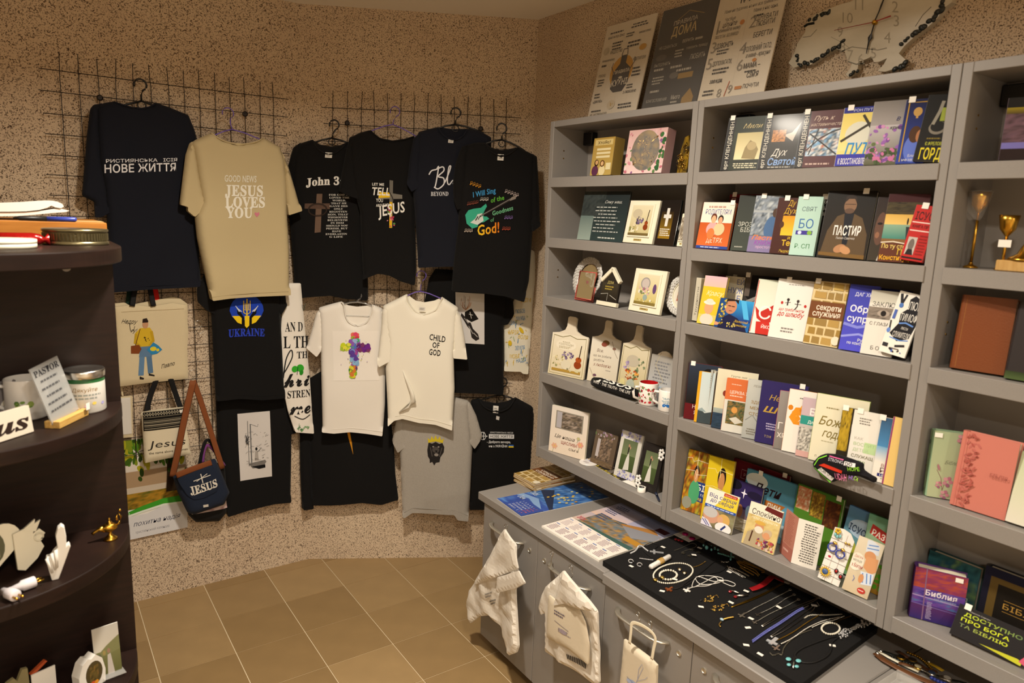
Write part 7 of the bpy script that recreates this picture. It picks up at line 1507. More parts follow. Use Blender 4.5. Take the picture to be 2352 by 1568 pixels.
t=thing('coaster','round white coaster with purple flowers lying on the fifth shelf','coaster',Matrix.Translation((1.978,q.y*1.978/q.x,ROWZ[4]+0.0005)))
MB().lathe([(0,0),(0.042,0),(0.0425,0.002),(0.041,0.004),(0,0.004)],36,cap=False).build('disc','mug_white',t)
make_print('disc_print',[('e',0.5,0.5,0.47,0.47,'#dcd8d4'),('s',0.2,0.12,0.75,0.4,30,0.005,['#8a86b5','#b5b0d0','#d09a4a','#a8a4c4'],3),('x',0.25,0.55,0.75,0.75,3,'#a89aa0',2)],0.084,0.084,t,lambda x,y,d:(0.042-y,x-0.042 if False else 0.042-x,0.004+d))
zr=ROWZ[4]
flat('flyer','dark flyer with yellow torn stripes lying on the fifth shelf','flyer',((1400,1064),(1462,1098),(1378,1076)),zr,0.001,'white_paper',[('r',0,0,1,1,'#2a2520'),('s',0.0,0.0,1,0.16,30,0.006,['#b5a23a','#8a7a2a'],3),('p',[(0.4,0.1),(0.55,0.1),(0.45,0.95),(0.3,0.95)],'#6a6258'),('e',0.2,0.8,0.1,0.12,'#c9c4ba'),('x',0.6,0.4,0.95,0.85,4,'#a89a5a',4)])
flat('note_card','blank white card lying before the black photo frame','card',((1445,1101),(1477,1115),(1431,1106)),zr+0.0014,0.0006,'white_paper',None)
q=on_z(1473,1130,zr)
t=thing('label_roll','small roll of white price labels on the fifth shelf','label roll',Matrix.Translation((1.945,q.y*1.945/q.x,zr+0.0005)))
MB().lathe([(0.0165,0),(0.0165,0.019),(0.0115,0.019),(0.0115,0),(0.0165,0)],28,cap=False).build('paper_roll','white_paper',t,True)
MB().lathe([(0.0113,0.0),(0.0113,0.0185),(0.0105,0.0185),(0.0105,0.0)],24,cap=False).build('core','black_plastic',t,True)
p0,p1=on_z(1503,1124,zr+0.006),on_z(1514,1150,zr+0.006)
def pen(label,p0,p1,m1,m2,r=0.005,split=0.55,group='ballpoint pens'):
    t=thing('pen',label,'pen',p0,group)
    d=p1-p0
    MB().tube([p0,p0+d*0.03,p0+d*split],[r*0.6,r,r],12).build('barrel',m1,t,True,origin=p0)
    MB().tube([p0+d*(split+0.002),p0+d*0.9,p1],[r*1.02,r*0.9,r*0.3],12).build('grip',m2,t,True,origin=p0)
    return t
mat('pen_navy','#1a2238',0.3);mat('pen_blue','#2f3f9a',0.35)
pen('navy ballpoint pen lying at the fifth shelf end',p0,p1,'pen_navy','pen_navy')
MB  # noqa
# ------------------------------------------------------------------ on top of the shelving
def poster(label,tl,tr,base,ops,phi=12.5,xl=2.106):
    M,W,Hh=stand(tl,tr,ZTOP,xl,0,phi,0.006)
    t=thing('sign_board',label,'sign',M,'rule boards on top of the shelving')
    MB().bbox((0,0,0),(W,0.006,Hh),0.0008).build('board',cmat(base),t)
    make_print('lettering',ops,W,Hh,t,face,'ink_gloss')
    mb=MB();wv=[]
    o=mesh_obj('film_wrap',[(0,-0.004,0.0),(W,-0.004,0),(W,-0.0035,Hh),(0,-0.0035,Hh)],[(0,1,2,3)],'clear_film',t)
    return t
def rows(lst,col):return[('t',s,x,y,h,col,dict(o,**({'a':'l'})))for s,x,y,h,o in lst]
D_='#3a332c'
kit=[('h',0,0,1,1,'#cfc2ac','#d4c8b4')]+[('l',[(x,0),(x,1)],0.001,'#bfb09a')for x in(0.25,0.5,0.75)]
kit+=[('e',0.52,0.5,0.23,0.16,'#c08f2c'),('P',[(0.36,0.34),(0.35,0.5),(0.46,0.58),(0.46,0.66),(0.58,0.66),(0.58,0.58),(0.7,0.52),(0.7,0.38),(0.62,0.3),(0.44,0.3)],'#3a332e'),('l',[(0.46,0.66),(0.48,0.72),(0.56,0.72),(0.58,0.66)],0.005,'#3a332e'),('l',[(0.36,0.5),(0.3,0.56),(0.32,0.6)],0.004,'#3a332e'),('l',[(0.7,0.52),(0.76,0.58),(0.74,0.62)],0.004,'#3a332e'),('t','ПРАВИЛА',0.37,0.48,0.035,'#d8cdb8',{'w':0.32,'rot':2,'b':0.01}),('t','КУХНІ',0.37,0.36,0.06,'#d8cdb8',{'w':0.32,'rot':2,'b':0.02}),('e',0.53,0.44,0.04,0.012,'#cfc4ae')]
kit+=[('x',0.1,0.9,0.45,0.93,1,D_,1),('t','БАГАТО ЇЖІ',0.08,0.86,0.022,D_,{'w':0.34,'b':0.01}),('x',0.52,0.91,0.92,0.96,2,D_,2),('x',0.46,0.83,0.65,0.88,2,D_,3),('t','МИЄМО РУКИ',0.72,0.84,0.02,D_,{'w':0.22,'b':0.01}),('x',0.2,0.73,0.42,0.82,3,D_,4),('t','РАДІСТЮ',0.2,0.7,0.03,D_,{'w':0.25}),('x',0.52,0.72,0.85,0.79,2,D_,5),('e',0.1,0.74,0.06,0.04,'#b5a890'),('e',0.86,0.7,0.07,0.03,'#c0912f'),('t','ПРИБИРАЄМО',0.06,0.63,0.02,D_,{'w':0.26,'b':0.01}),('x',0.06,0.57,0.2,0.61,1,D_,6),('t','АПЕТИТОМ',0.72,0.58,0.03,D_,{'w':0.24}),('t','ПОСУД',0.06,0.48,0.025,D_,{'w':0.14}),('x',0.06,0.38,0.2,0.46,3,D_,7),('x',0.75,0.42,0.94,0.52,3,D_,8),('x',0.05,0.26,0.18,0.32,2,D_,9),('t','«ДЯКУЮ»',0.05,0.22,0.025,D_,{'w':0.2,'b':0.01}),('x',0.7,0.31,0.84,0.36,2,D_,10),('t','З ЛЮБОВ’Ю',0.66,0.27,0.024,D_,{'w':0.26,'b':0.01}),('e',0.46,0.18,0.08,0.045,'#c4b498'),('s',0.4,0.15,0.52,0.2,4,0.004,['#b08a2c'],3),('x',0.05,0.12,0.3,0.15,1,D_,11),('t','НЕ ЗАГЛЯДАЄМО',0.05,0.09,0.022,D_,{'w':0.36}),('x',0.6,0.12,0.94,0.18,2,D_,12)]
poster('pale kitchen rules board with an apron drawing, on the shelving',(1396,62),(1510,33),'#cfc2ac',kit)
L1='#a89f90'
dom=[('g',0,0,1,1,'#352f29','#3a342d'),('l',[(0.28,0.86),(0.5,0.94),(0.78,0.88)],0.003,'#8a6f3a'),('t','ПРАВИЛА',0.26,0.83,0.04,'#b5aa98',{'w':0.42,'b':0.01,'rot':2}),('t','ДОМА',0.26,0.73,0.085,'#b09a68',{'w':0.44,'b':0.02,'rot':2}),('t','НЕ СДАВАТЬСЯ',0.08,0.63,0.028,L1,{'w':0.32}),('t','ВЕРИТЬ',0.5,0.65,0.028,L1,{'w':0.2,'b':0.01}),('x',0.72,0.64,0.88,0.68,1,L1,1),('t','говорить правду',0.6,0.58,0.026,L1,{'w':0.36}),('x',0.4,0.52,0.58,0.6,3,L1,3),('t','ЛЮБИТЬ',0.7,0.48,0.045,L1,{'w':0.26}),('t','ВЫПОЛНЯТЬ',0.06,0.47,0.03,L1,{'w':0.3}),('x',0.06,0.42,0.3,0.46,1,L1,5),('x',0.36,0.42,0.64,0.46,1,L1,6),('e',0.16,0.55,0.1,0.03,'#4f483f'),('x',0.08,0.3,0.3,0.38,3,L1,7),('x',0.5,0.38,0.85,0.42,1,L1,8),('r',0.56,0.32,0.82,0.37,'#8a6a2a'),('x',0.08,0.22,0.28,0.26,1,L1,9),('t','БЛАГОСЛОВЕНИЯ',0.06,0.14,0.028,L1,{'w':0.38}),('t','Много',0.52,0.14,0.04,L1,{'w':0.16,'b':0.01}),('x',0.52,0.1,0.66,0.13,1,L1,11),('P',[(0.72,0.04),(0.72,0.14),(0.83,0.22),(0.92,0.14),(0.9,0.04)],'#8a6a30'),('t','ОБЪЯТИЯ',0.36,0.03,0.03,L1,{'w':0.26}),('e',0.48,0.36,0.08,0.03,'#5f574c'),('x',0.1,0.06,0.26,0.1,1,L1,12)]
poster('dark brown house rules board with pale lettering, on the shelving',(1525,26),(1656,-8),'#352f29',dom)
mam=[('h',0,0,1,1,'#cfc2ac','#d4c8b4')]+[('l',[(x,0),(x,1)],0.001,'#bfb09a')for x in(0.25,0.5,0.75)]
mam+=[('t','МАМИ',0.34,0.79,0.07,'#3a332c',{'w':0.46,'b':0.02}),('t','Мами не ґудзички, на них все тримається',0.12,0.73,0.024,D_,{'w':0.8,'sh':0.2}),('t','1',0.06,0.56,0.1,'#8a8070'),('t','Частіше',0.16,0.66,0.025,D_,{'w':0.16}),('t','цілуйте',0.14,0.61,0.035,D_,{'w':0.22,'b':0.01,'sh':0.3}),('t','обіймайте маму',0.08,0.57,0.026,D_,{'w':0.36,'sh':0.3}),('t','ПРОСТО ТАК - БЕЗ ПРИВОДУ',0.06,0.52,0.022,D_,{'w':0.36}),('e',0.44,0.62,0.035,0.022,'#c07a2c'),('t','2',0.56,0.55,0.08,'#8a8070'),('t','Мама у нас одна,',0.58,0.68,0.024,D_,{'w':0.34}),('x',0.58,0.63,0.78,0.66,1,D_,2),('t','ЦІНУВАТИ',0.64,0.6,0.035,D_,{'w':0.3}),('t','ЛЮБИТИ',0.66,0.55,0.035,D_,{'w':0.26}),('t','БЕРЕГТИ',0.66,0.46,0.035,D_,{'w':0.26}),('t','3',0.04,0.4,0.08,'#8a8070'),('t','ДЗВОНІТЬ',0.12,0.43,0.035,D_,{'w':0.26,'b':0.01}),('x',0.14,0.37,0.36,0.42,2,D_,3),('t','4',0.5,0.34,0.08,'#8a8070'),('t','ГОЛОВНИЙ ТАТО,',0.58,0.35,0.035,D_,{'w':0.38}),('t','а мама - красуня',0.62,0.3,0.03,D_,{'w':0.34,'sh':0.3}),('t','5',0.03,0.26,0.08,'#8a8070'),('t','ДОПОМАГАТИ,',0.12,0.28,0.032,D_,{'w':0.3}),('x',0.14,0.2,0.4,0.26,2,D_,4),('t','6',0.52,0.2,0.08,'#8a8070'),('t','МАМА –',0.62,0.21,0.035,D_,{'w':0.24,'b':0.01}),('t','СІМ’Я',0.7,0.13,0.035,D_,{'w':0.16,'b':0.01}),('x',0.64,0.17,0.86,0.195,1,D_,5),('t','завжди,',0.14,0.13,0.03,D_,{'w':0.2,'b':0.01,'sh':0.3}),('t','8',0.3,0.0,0.06,'#8a8070'),('t','9',0.46,0.02,0.06,'#8a8070'),('r',0.56,0.045,0.66,0.07,'#b5702c'),('t','ПОЧУТИ',0.68,0.045,0.028,D_,{'w':0.22}),('x',0.06,0.02,0.28,0.08,2,D_,6),('e',0.76,0.27,0.03,0.015,'#c07a2c'),('l',[(0.42,0.08),(0.46,0.18)],0.003,'#b5562c')]
mam=[o_ if o_[0]in 'hl' else(o_[:1]+(o_[1:2]+(o_[2],)+(0.08+0.8*o_[3],)+o_[4:]if o_[0]=='t' else(o_[1],0.08+0.8*o_[2])+((o_[3],o_[4]*0.8)if o_[0]=='e' else(o_[3],0.08+0.8*o_[4]))+o_[5:]))for o_ in mam]
poster('pale board of rules about mothers beside the map clock',(1672,-75),(1830,-112),'#cfc2ac',mam)
# clock shaped like a map
wl=Wall((XW,0,0),(0,-1,0),(-1,0,0))
off=0.012
OUT=[(1816,146),(1828,157),(1846,150),(1866,150),(1880,140),(1905,122),(1923,113),(1945,120),(1950,137),(1961,147),(1957,160),(1947,172),(1953,178),(1968,168),(1975,158),(1976,143),(1994,137),(2006,131),(2012,144),(2024,143),(2042,135),(2034,150),(2020,164),(2036,166),(2054,161),(2070,152),(2085,139),(2069,124),(2082,107),(2108,83),(2133,66),(2157,44),(2174,19),(2191,7),(2192,-18),(2150,-52),(2070,-62),(2000,-40),(1962,4),(1934,12),(1908,22),(1877,34),(1860,49),(1855,60),(1855,73),(1836,102),(1830,122)]
pts=[wl.uv(x,y,off)for x,y in OUT]
O=wl.at(*wl.uv(2011,52,off),0.0)
t=thing('wall_clock','white marbled wall clock shaped like a map with black pebble edges','clock',O)
mat('marble','#cfc6b2',0.25,var=(7,'#c4baa4',(1,1,3)),coat=0.4);mat('pebble','#1f2320',0.4)
fr=[wl.at(u,v,off+0.012)for u,v in pts];bk=[wl.at(u,v,0.001)for u,v in pts]
n=len(pts)
MB().add(fr+bk,[tuple(range(n))[::-1],tuple(range(n,2*n))]+[(i,(i+1)%n,(i+1)%n+n,i+n)for i in range(n)]).build('map_body','marble',t,origin=O)
bmx=bmesh.new();bmx.from_mesh(t.children[0].data);bmesh.ops.recalc_face_normals(bmx,faces=bmx.faces);bmesh.ops.triangulate(bmx,faces=bmx.faces);bmx.to_mesh(t.children[0].data);bmx.free()
def clk(px,py,d):u,v=wl.uv(px,py,off+0.012);return wl.at(u,v,off+0.012+d)
rn=random.Random(7)
def pebbles(path,cnt,r):
    for k in range(cnt):
        q=k/(cnt-1)*(len(path)-1);i=min(int(q),len(path)-2);f_=q-i
        x=path[i][0]+(path[i+1][0]-path[i][0])*f_+rn.uniform(-3,3);y=path[i][1]+(path[i+1][1]-path[i][1])*f_+rn.uniform(-3,3)
        c=clk(x,y,0.001);rr=r*rn.uniform(0.7,1.3)
        o=MB().ball((0,0,0),(0.005,rr,rr*0.75),8,6).build('pebble','pebble',t,True);o.location=c-O;o.rotation_euler=(rn.uniform(0,3),0,0)
pebbles([(1832,130),(1836,148),(1858,146),(1876,138),(1905,117),(1924,106),(1940,95)],22,0.0075)
pebbles([(1862,46),(1885,35),(1906,25)],9,0.007)
pebbles([(2073,104),(2090,86),(2110,74),(2126,58),(2145,42),(2160,24),(2168,5)],15,0.0095)
pebbles([(1952,172),(1968,164)],4,0.006);pebbles([(2058,158),(2082,146)],5,0.008)
a_,b_,c_=wl.uv(1816,-60,off),wl.uv(2191,-60,off),wl.uv(1816,178,off)
ops=[('t',s,(x-1816)/375,(178-y)/238,0.1,'#a39a88',{'a':'c'})for s,x,y in(('11',1996,17),('10',1969,46),('9',1951,77),('8',1957,108),('7',1976,125),('6',2001,131),('5',2030,116),('4',2061,82),('3',2080,47),('2',2077,19))]
ops+=[('l',[((x-1816)/375,(178-y)/238)for x,y in L],wd,c)for L,wd,c in(([(1858,60),(1868,54),(1886,50)],0.008,'#1f2320'),([(1855,84),(1876,80),(1892,64)],0.002,'#77705f'),([(1950,110),(1980,96),(2040,98),(2060,92)],0.003,'#8f8776'),([(1928,78),(1960,90),(1975,100)],0.0015,'#8f8776'),([(1970,128),(1990,132),(2010,128)],0.004,'#7a7466'),([(2120,45),(2135,22),(2152,5)],0.002,'#6a6456'))]
A2,B2,C2=Vector(a_),Vector(b_),Vector(c_)
Wd,Hd=(B2-A2).length,(A2-C2).length
for o_ in ops:
    make_print('numeral' if o_[0]=='t' else 'marble_vein',[o_],Wd,Hd,t,lambda x,y,d:wl.at(*(C2+(B2-A2)*(x/Wd)+(A2-C2)*(y/Hd)),off+0.012+d)-O,'ink',do_clip=False)
mat('clock_black','#14120f',0.4);mat('clock_red','#a01c18',0.4)
MB().tube([clk(2011,52,0.006),clk(2004,78,0.006),clk(2001,87,0.006),clk(1998,96,0.006),clk(1992,124,0.006)],[0.002,0.0025,0.008,0.003,0.0012],8,flat=0.3,up=(1,0,0)).build('hour_hand','clock_black',t,True,origin=O)
MB().tube([clk(2011,52,0.008),clk(2022,28,0.008),clk(2028,12,0.008),clk(2042,-24,0.008)],[0.002,0.0022,0.003,0.001],8,flat=0.4,up=(1,0,0)).build('minute_hand','clock_black',t,True,origin=O)
MB().tube([clk(1920,71,0.010),clk(2011,52,0.010),clk(2050,38,0.010)],[0.0008,0.0012,0.0022],6,flat=0.4,up=(1,0,0)).build('second_hand','clock_red',t,True,origin=O)
c=clk(2011,52,0.0)
MB().lathe([(0.0075,0),(0.0075,0.009),(0.004,0.013),(0.0,0.014)],16,Matrix.Translation(c)@Matrix.Rotation(-math.pi/2,4,'Y'),cap=False).build('hub','brass',t,True,origin=O)
# ------------------------------------------------------------------ on the worktop
GB='stacked stone-wall books'
A,B,Cc=on_z(1274,1066,ZW+0.037),on_z(1322,1090,ZW+0.037),on_z(1189.5,1091,ZW+0.037)
X=(B-A);W=X.length;X.normalize();Y=A-Cc;Y=Y-X*Y.dot(X);Hh=Y.length;Y.normalize()
for k in range(4):
    th=0.0088;z=ZW+0.0005+k*0.0091
    ang=math.radians((3,-4,2,0)[k]);c=A-Y*(Hh/2)+X*(W/2)
    M=Matrix(((X.x,Y.x,0,c.x),(X.y,Y.y,0,c.y),(0,0,1,z),(0,0,0,1)))@Matrix.Rotation(ang,4,'Z')@Matrix.Translation((-W/2+(0,0.004,-0.003,0)[k],-Hh/2,0))
    t=thing('book',['stone-wall book at the bottom of the worktop stack','stone-wall book second from the bottom of the worktop stack','stone-wall book second from the top of the worktop stack','stone-wall book with brown band topping the worktop stack'][k],'book',M,GB)
    MB().box((0,0,0),(W,Hh,0.0012)).box((0,0,th-0.0012),(W,Hh,th)).box((-0.0006,0,0.0002),(0.0012,Hh,th-0.0002)).build('cover',cmat('#9a7438'),t)
    MB().box((0.0012,0.002,0.00125),(W-0.002,Hh-0.002,th-0.00125)).build('page_block','page_edge',t)
    make_print('cover_print',SECRET,W,Hh,t,lambda x,y,d:(x,y,th+d),'ink_gloss',step=2e-5)
    if k==3:MB().box((W-0.012,Hh*0.9,th+0.001),(W+0.006,Hh*0.98,th+0.0014)).build('price_tag','white_paper',t)
rn=random.Random(5)
ops=[('n',0,0.34,1,1,['#1f3f74','#3f6fae','#2a4f8a','#6a98cc','#182f5a'],5,3,(24,18)),('n',0,0,1,0.36,['#2a3f86','#34509a','#5a86c0'],3,5)]
ops+=[('p',[(0.0,0.5),(0.15,0.62),(1,0.34),(1,0.3)],'#252f48'),('p',[(0,0.3),(0.4,0.36),(1,0.22),(1,0.2),(0.3,0.28),(0,0.22)],'#7a98c0')]
for k in range(22):
    x,y=rn.gauss(0.62,0.16),rn.gauss(0.62,0.09)
    ops.append(('e',x,y,0.022,0.016,rn.choice(['#d9b03a','#e6c860','#c98f2a','#e0d080'])))
ops+=[('e',0.3,0.9,0.022,0.016,'#d9b03a'),('e',0.6,0.93,0.022,0.016,'#d9b03a'),('e',0.7,0.9,0.022,0.016,'#d9b03a')]
ops+=[('r',0.3,0.0,1,0.24,'#33488f'),('t','2026',0.05,0.36,0.06,'#c9d4e8',{'w':0.2,'sh':0.3}),('t','Січень',0.1,0.2,0.07,'#c9d8ec',{'w':0.2,'sh':0.3})]
for r_ in range(5):
    for c_ in range(7):ops.append(('t',str((r_*7+c_)%31+1),0.4+0.08*c_,0.18-0.04*r_,0.022,'#c96a6a' if c_>4 else '#cfd6e8',{}))
flat('calendar','blue winter calendar with golden light dots on the worktop','calendar',((1336,1106),(1399,1142),(1121,1130)),ZW,0.0015,'white_paper',ops,'ink_gloss','calendars on the worktop')
ops=[('g',0,0.36,1,1,'#8a9ac8','#c9b0a0'),('g',0.0,0.6,0.5,1.0,'#a8b0d4','#d8b8a4'),('p',[(0.1,0.62),(0.5,0.7),(1,0.52),(1,0.36),(0.1,0.36)],'#4f5a5f'),('n',0.1,0.36,1,0.66,['#3f4a4f','#8a6a34','#5f7480','#b5873f','#4a5a62'],6,2,(30,14)),('p',[(0.45,0.66),(0.8,0.82),(1,0.74),(0.85,0.56)],'#a8763f'),('p',[(0.5,0.64),(0.98,0.78),(1.0,0.64),(0.8,0.52)],'#8a8a90'),('p',[(0.0,0.36),(0.3,0.38),(1,0.4),(1,0.34),(0,0.34)],'#3f5a54'),('r',0.75,0.44,1,0.52,'#b08032'),('r',0.8,0.82,0.96,0.9,'#4a2028'),
       ('x',0.06,0.86,0.3,0.95,3,'#4a5478',2),('x',0.06,0.72,0.3,0.82,3,'#4a5478',3),('x',0.1,0.56,0.3,0.68,3,'#4a5478',4),('p',[(0,0),(1,0),(1,0.33),(0,0.36)],'#e2d6cc'),('t','2026',0.03,0.4,0.06,'#c05a64',{'w':0.12,'b':0.01})]
for r_ in range(2):
    for c_ in range(6):
        x0,y0=0.03+0.16*c_,0.19-0.16*r_
        ops+=[('x',x0,y0,x0+0.13,y0+0.11,6,'#a89aa0',r_*6+c_),('r',x0,y0+0.125,x0+0.06,y0+0.137,'#7a8ab5')]
t,W,Hh=flat('calendar','open wall calendar with a seaside town photo and month grids','calendar',((1426,1155),(1563,1222),(1246,1209)),ZW,0.006,'white_paper',ops,'ink_gloss','calendars on the worktop')
# ---- jewellery pad
ZP=ZW+0.02
q=[on_z(x,y,ZP)for x,y in((1385,1287),(1563,1224),(2016,1440),(1838,1572))]
q[1].x=min(q[1].x,2.06)
O=(q[0]+q[2])/2;O.z=ZW
t=thing('jewellery_pad','black foam pad covering the worktop under the jewellery','display pad',O)
mat('black_foam','#191818',0.95,bump=(400,0.6),spec=0.15)
MB().prism([(p.x-O.x,p.y-O.y)for p in(q[0],q[3],q[2],q[1])],0.0005,0.02,plane='xy').build('foam_slab','black_foam',t)
ZJ=ZP+0.0006
GJ='jewellery on the black pad'
def J(x,y,dz=0.0):return on_z(x,y,ZJ+dz)
def path(px,dz=0.002,sub=4):
    P=[J(p[0],p[1],dz+(p[2]if len(p)>2 else 0))for p in px];sm=[]
    for i in range(len(P)-1):
        p0,p1,p2,p3=P[max(i-1,0)],P[i],P[i+1],P[min(i+2,len(P)-1)]
        for k in range(sub):
            q_=k/sub
            sm.append(0.5*((2*p1)+(p2-p0)*q_+(2*p0-5*p1+4*p2-p3)*q_*q_+(3*p1-p0-3*p2+p3)*q_**3))
    return sm+[P[-1]]
def jthing(name,label,cat,px):return thing(name,label,cat,J(*px),GJ),J(*px)
def beads(P,r,gap,mb=None):
    mb=mb or MB();acc=0;last=P[0];mb.ball(P[0],r,7,5)
    for p in P[1:]:
        d=(p-last).length
        while d>=gap:
            last=last+(p-last)*(gap/d);mb.ball(last,r,7,5);d=(p-last).length
    return mb
def chain(P,r=0.0011,link=0.0042):
    """small links alternately turned"""
    mb=MB();last=P[0];k=0
    for p in P[1:]:
        d=(p-last).length
        while d>=link:
            nx=last+(p-last)*(link/d);t_=(nx-last).normalized();c=(nx+last)/2
            sd=t_.cross(Vector((0,0,1))).normalized()if k%2 else Vector((0,0,1))
            mb.tube([c+t_*(link*0.62*math.cos(a))+sd*(link*0.36*math.sin(a))for a in(0,1.05,2.1,3.14,4.19,5.24)],r*0.55,4,closed=True)
            last=nx;d=(p-last).length;k+=1
    return mb
def cross(c,s,ang,dz=0.0,w=0.16,th=0.003,arms=0.62):
    """flat cross polygon prism centred on px c, long axis angle ang (degrees, world)"""
    c=J(c[0],c[1],dz);M=Matrix.Translation(c)@Matrix.Rotation(math.radians(ang),4,'Z');w*=s;u=arms*s/1.0
    poly=[(-w/2,-s*0.6),(w/2,-s*0.6),(w/2,0.0),(u/2,0.0),(u/2,w),(w/2,w),(w/2,s*0.4),(-w/2,s*0.4),(-w/2,w),(-u/2,w),(-u/2,0),(-w/2,0)]
    return MB().prism(poly,0,th,M,plane='xy')
mat('pearl','#ddd6c4',0.22,coat=0.5);mat('crystal','#dcdde0',0.08,0.6);mat('magenta','#c4127a',0.5);mat('turquoise','#6fb5b8',0.3);mat('red_satin','#8f1218',0.45);mat('wood_brown','#7a3f1a',0.5);mat('cord_black','#0d0c0c',0.6);mat('cord_white','#d8d4cc',0.5);mat('violet_stone','#5f64a8',0.12,0.3);mat('ruby','#7a0f18',0.1,coat=0.6);mat('pewter','#8a8474',0.35,0.9);mat('old_gold','#a8842c',0.35,1.0)
ANG=60
t,O=jthing('cross_necklace','large crystal cross lying with a black cord near the open calendar','necklace',(1505,1271))
cross((1505,1268),0.05,45,0.001).build('pendant','crystal',t,origin=O)
P=path([(1500,1262),(1512,1252),(1494,1246),(1476,1258),(1486,1272),(1498,1280)]);MB().tube(P,0.0012,5).build('cord','cord_black',t,True,origin=O)
beads(path([(1470,1282),(1485,1284),(1502,1286)],0.003),0.0026,0.005).build('crystal_fringe','crystal',t,True,origin=O)
t,O=jthing('brooch','long crystal brooch at the pad corner beside the calendar photo','brooch',(1468,1258))
beads(path([(1449,1270),(1460,1264),(1470,1252),(1484,1262),(1490,1266)],0.003),0.0036,0.006).build('crystal_row','crystal',t,True,origin=O)
for k,(x,y,lab)in enumerate(((1449,1288,'crystal hoop earring beside the white tube'),(1469,1296,'smaller crystal hoop earring beside the white tube'))):
    t,O=jthing('earring',lab,'earring',(x,y));c=J(x,y,0.007)
    beads([c+Vector((0.006*math.cos(a/4),-0.006*math.cos(a/4),0.0066*math.sin(a/4)))for a in range(0,22)],0.002,0.0026).build('hoop','crystal',t,True,origin=O)
t,O=jthing('display_tube','white plastic tube wound with a gold chain','tube',(1515,1288))
a,b=J(1494,1302,0.0095),J(1538,1277,0.0095)
MB().tube([a,a+(b-a)*0.03,a+(b-a)*0.97,b],[0.0075,0.009,0.009,0.0075],16).build('tube','mug_white',t,True,origin=O)
d=(b-a).normalized();u_=Vector((0,0,1));s_=d.cross(u_)
beads([a+(b-a)*(0.42+0.22*k/90)+(s_*math.cos(k*0.42)+u_*math.sin(k*0.42))*0.0102 for k in range(90)],0.0015,0.0026).build('wound_chain','gold',t,True,origin=O)
def ring_px(c,rx,ry,dz,n=60,rot=0.0):
    return[J(c[0]+rx*math.cos(2*math.pi*k/n)*math.cos(rot)-ry*math.sin(2*math.pi*k/n)*math.sin(rot),c[1]+rx*math.cos(2*math.pi*k/n)*math.sin(rot)+ry*math.sin(2*math.pi*k/n)*math.cos(rot),dz)for k in range(n+1)]
t,O=jthing('pearl_necklace','oval pearl necklace with a gold clasp chain','necklace',(1546,1315))
R=ring_px((1546,1316),46,22,0.003,90,-0.18)
beads(R,0.0032,0.0066).build('pearl_string','pearl',t,True,origin=O)
chain(path([(1592,1302),(1606,1298),(1622,1288)]),0.0014).build('clasp_chain','gold',t,True,origin=O)
MB().ball(J(1505,1331,0.005),(0.008,0.008,0.005),10).build('rhinestone_ball','gold',t,True,origin=O)
t,O=jthing('pearl_bracelet','pearl bracelet lying inside the pearl necklace','bracelet',(1535,1320))
beads(ring_px((1535,1320),20,11,0.004,50),0.0042,0.009).build('pearl_string','pearl',t,True,origin=O)
MB().ball(J(1521,1326,0.006),(0.008,0.008,0.006),10).build('filigree_ball','gold',t,True,origin=O)
for k,(x,y)in enumerate(((1561,1308),(1572,1316))):
    t,O=jthing('earring',['pearl stud earring inside the pearl necklace, nearer the wall','pearl stud earring inside the pearl necklace, nearer the aisle'][k],'earring',(x,y))
    MB().lathe([(0,0),(0.006,0.001),(0.0072,0.003),(0.005,0.0045),(0,0.005)],14,Matrix.Translation(J(x,y)),cap=False).build('setting','gold',t,True,origin=O)
    MB().ball(J(x,y,0.006),0.0042,10).build('pearl','pearl',t,True,origin=O)
t,O=jthing('cross_necklace','brown wooden cross on a long black cord','necklace',(1537,1354))
cross((1537,1354),0.03,100,0.001,0.2,0.004,0.8).build('pendant','wood_brown',t,origin=O)
MB().tube(path([(1543,1352),(1560,1350),(1580,1335),(1600,1322),(1622,1305),(1640,1290),(1655,1287),(1668,1300),(1655,1312),(1630,1318),(1600,1330),(1570,1346),(1543,1353)]),0.0013,6).build('cord','cord_black',t,True,origin=O)
t,O=jthing('cross_necklace','white plastic cross with a looped white cord','necklace',(1578,1355))
M_=Matrix.Translation(J(1578,1355,0.003))@Matrix.Rotation(math.radians(110),4,'Z')
MB().tube([M_@Vector((0,-0.017,0)),M_@Vector((0,0,0)),M_@Vector((0,0.012,0))],[0.0055,0.0035,0.005],8,flat=0.5).tube([M_@Vector((-0.012,0.001,0)),M_@Vector((0,0.001,0)),M_@Vector((0.012,0.001,0))],[0.005,0.0035,0.005],8,flat=0.5).build('pendant','cord_white',t,True,origin=O)
MB().tube(path([(1584,1350),(1602,1346),(1625,1345),(1648,1334),(1640,1325),(1615,1338),(1590,1348),(1600,1325),(1630,1322),(1660,1328),(1650,1338),(1612,1342),(1598,1330),(1605,1324),(1640,1335),(1665,1332),(1688,1340),(1682,1346),(1655,1335)]),0.0014,6).build('cord','cord_white',t,True,origin=O)
t,W,Hh=flat('earring_card','white card holding two magenta rose earrings','card',((1577,1216),(1613,1233),(1555,1231)),ZP,0.001,'white_paper',None)
t['group']=GJ
for k,(x,y)in enumerate(((1574,1226),(1590,1236))):
    e,O=jthing('earring',['magenta rose earring on the white card, nearer the wall calendar','magenta rose earring on the white card, nearer the shelf'][k],'earring',(x,y))
    mb=MB()
    for j,rr in enumerate((0.0095,0.0068,0.004)):mb.tube([J(x,y,0.003+0.0016*j)+Vector((rr*math.cos(a*0.5),rr*math.sin(a*0.5),0))for a in range(13)],0.0028,7,closed=True)
    mb.build('rose','magenta',e,True,origin=O)
t,O=jthing('brooch','dark red rose brooch beside the magenta earring card','brooch',(1559,1239))
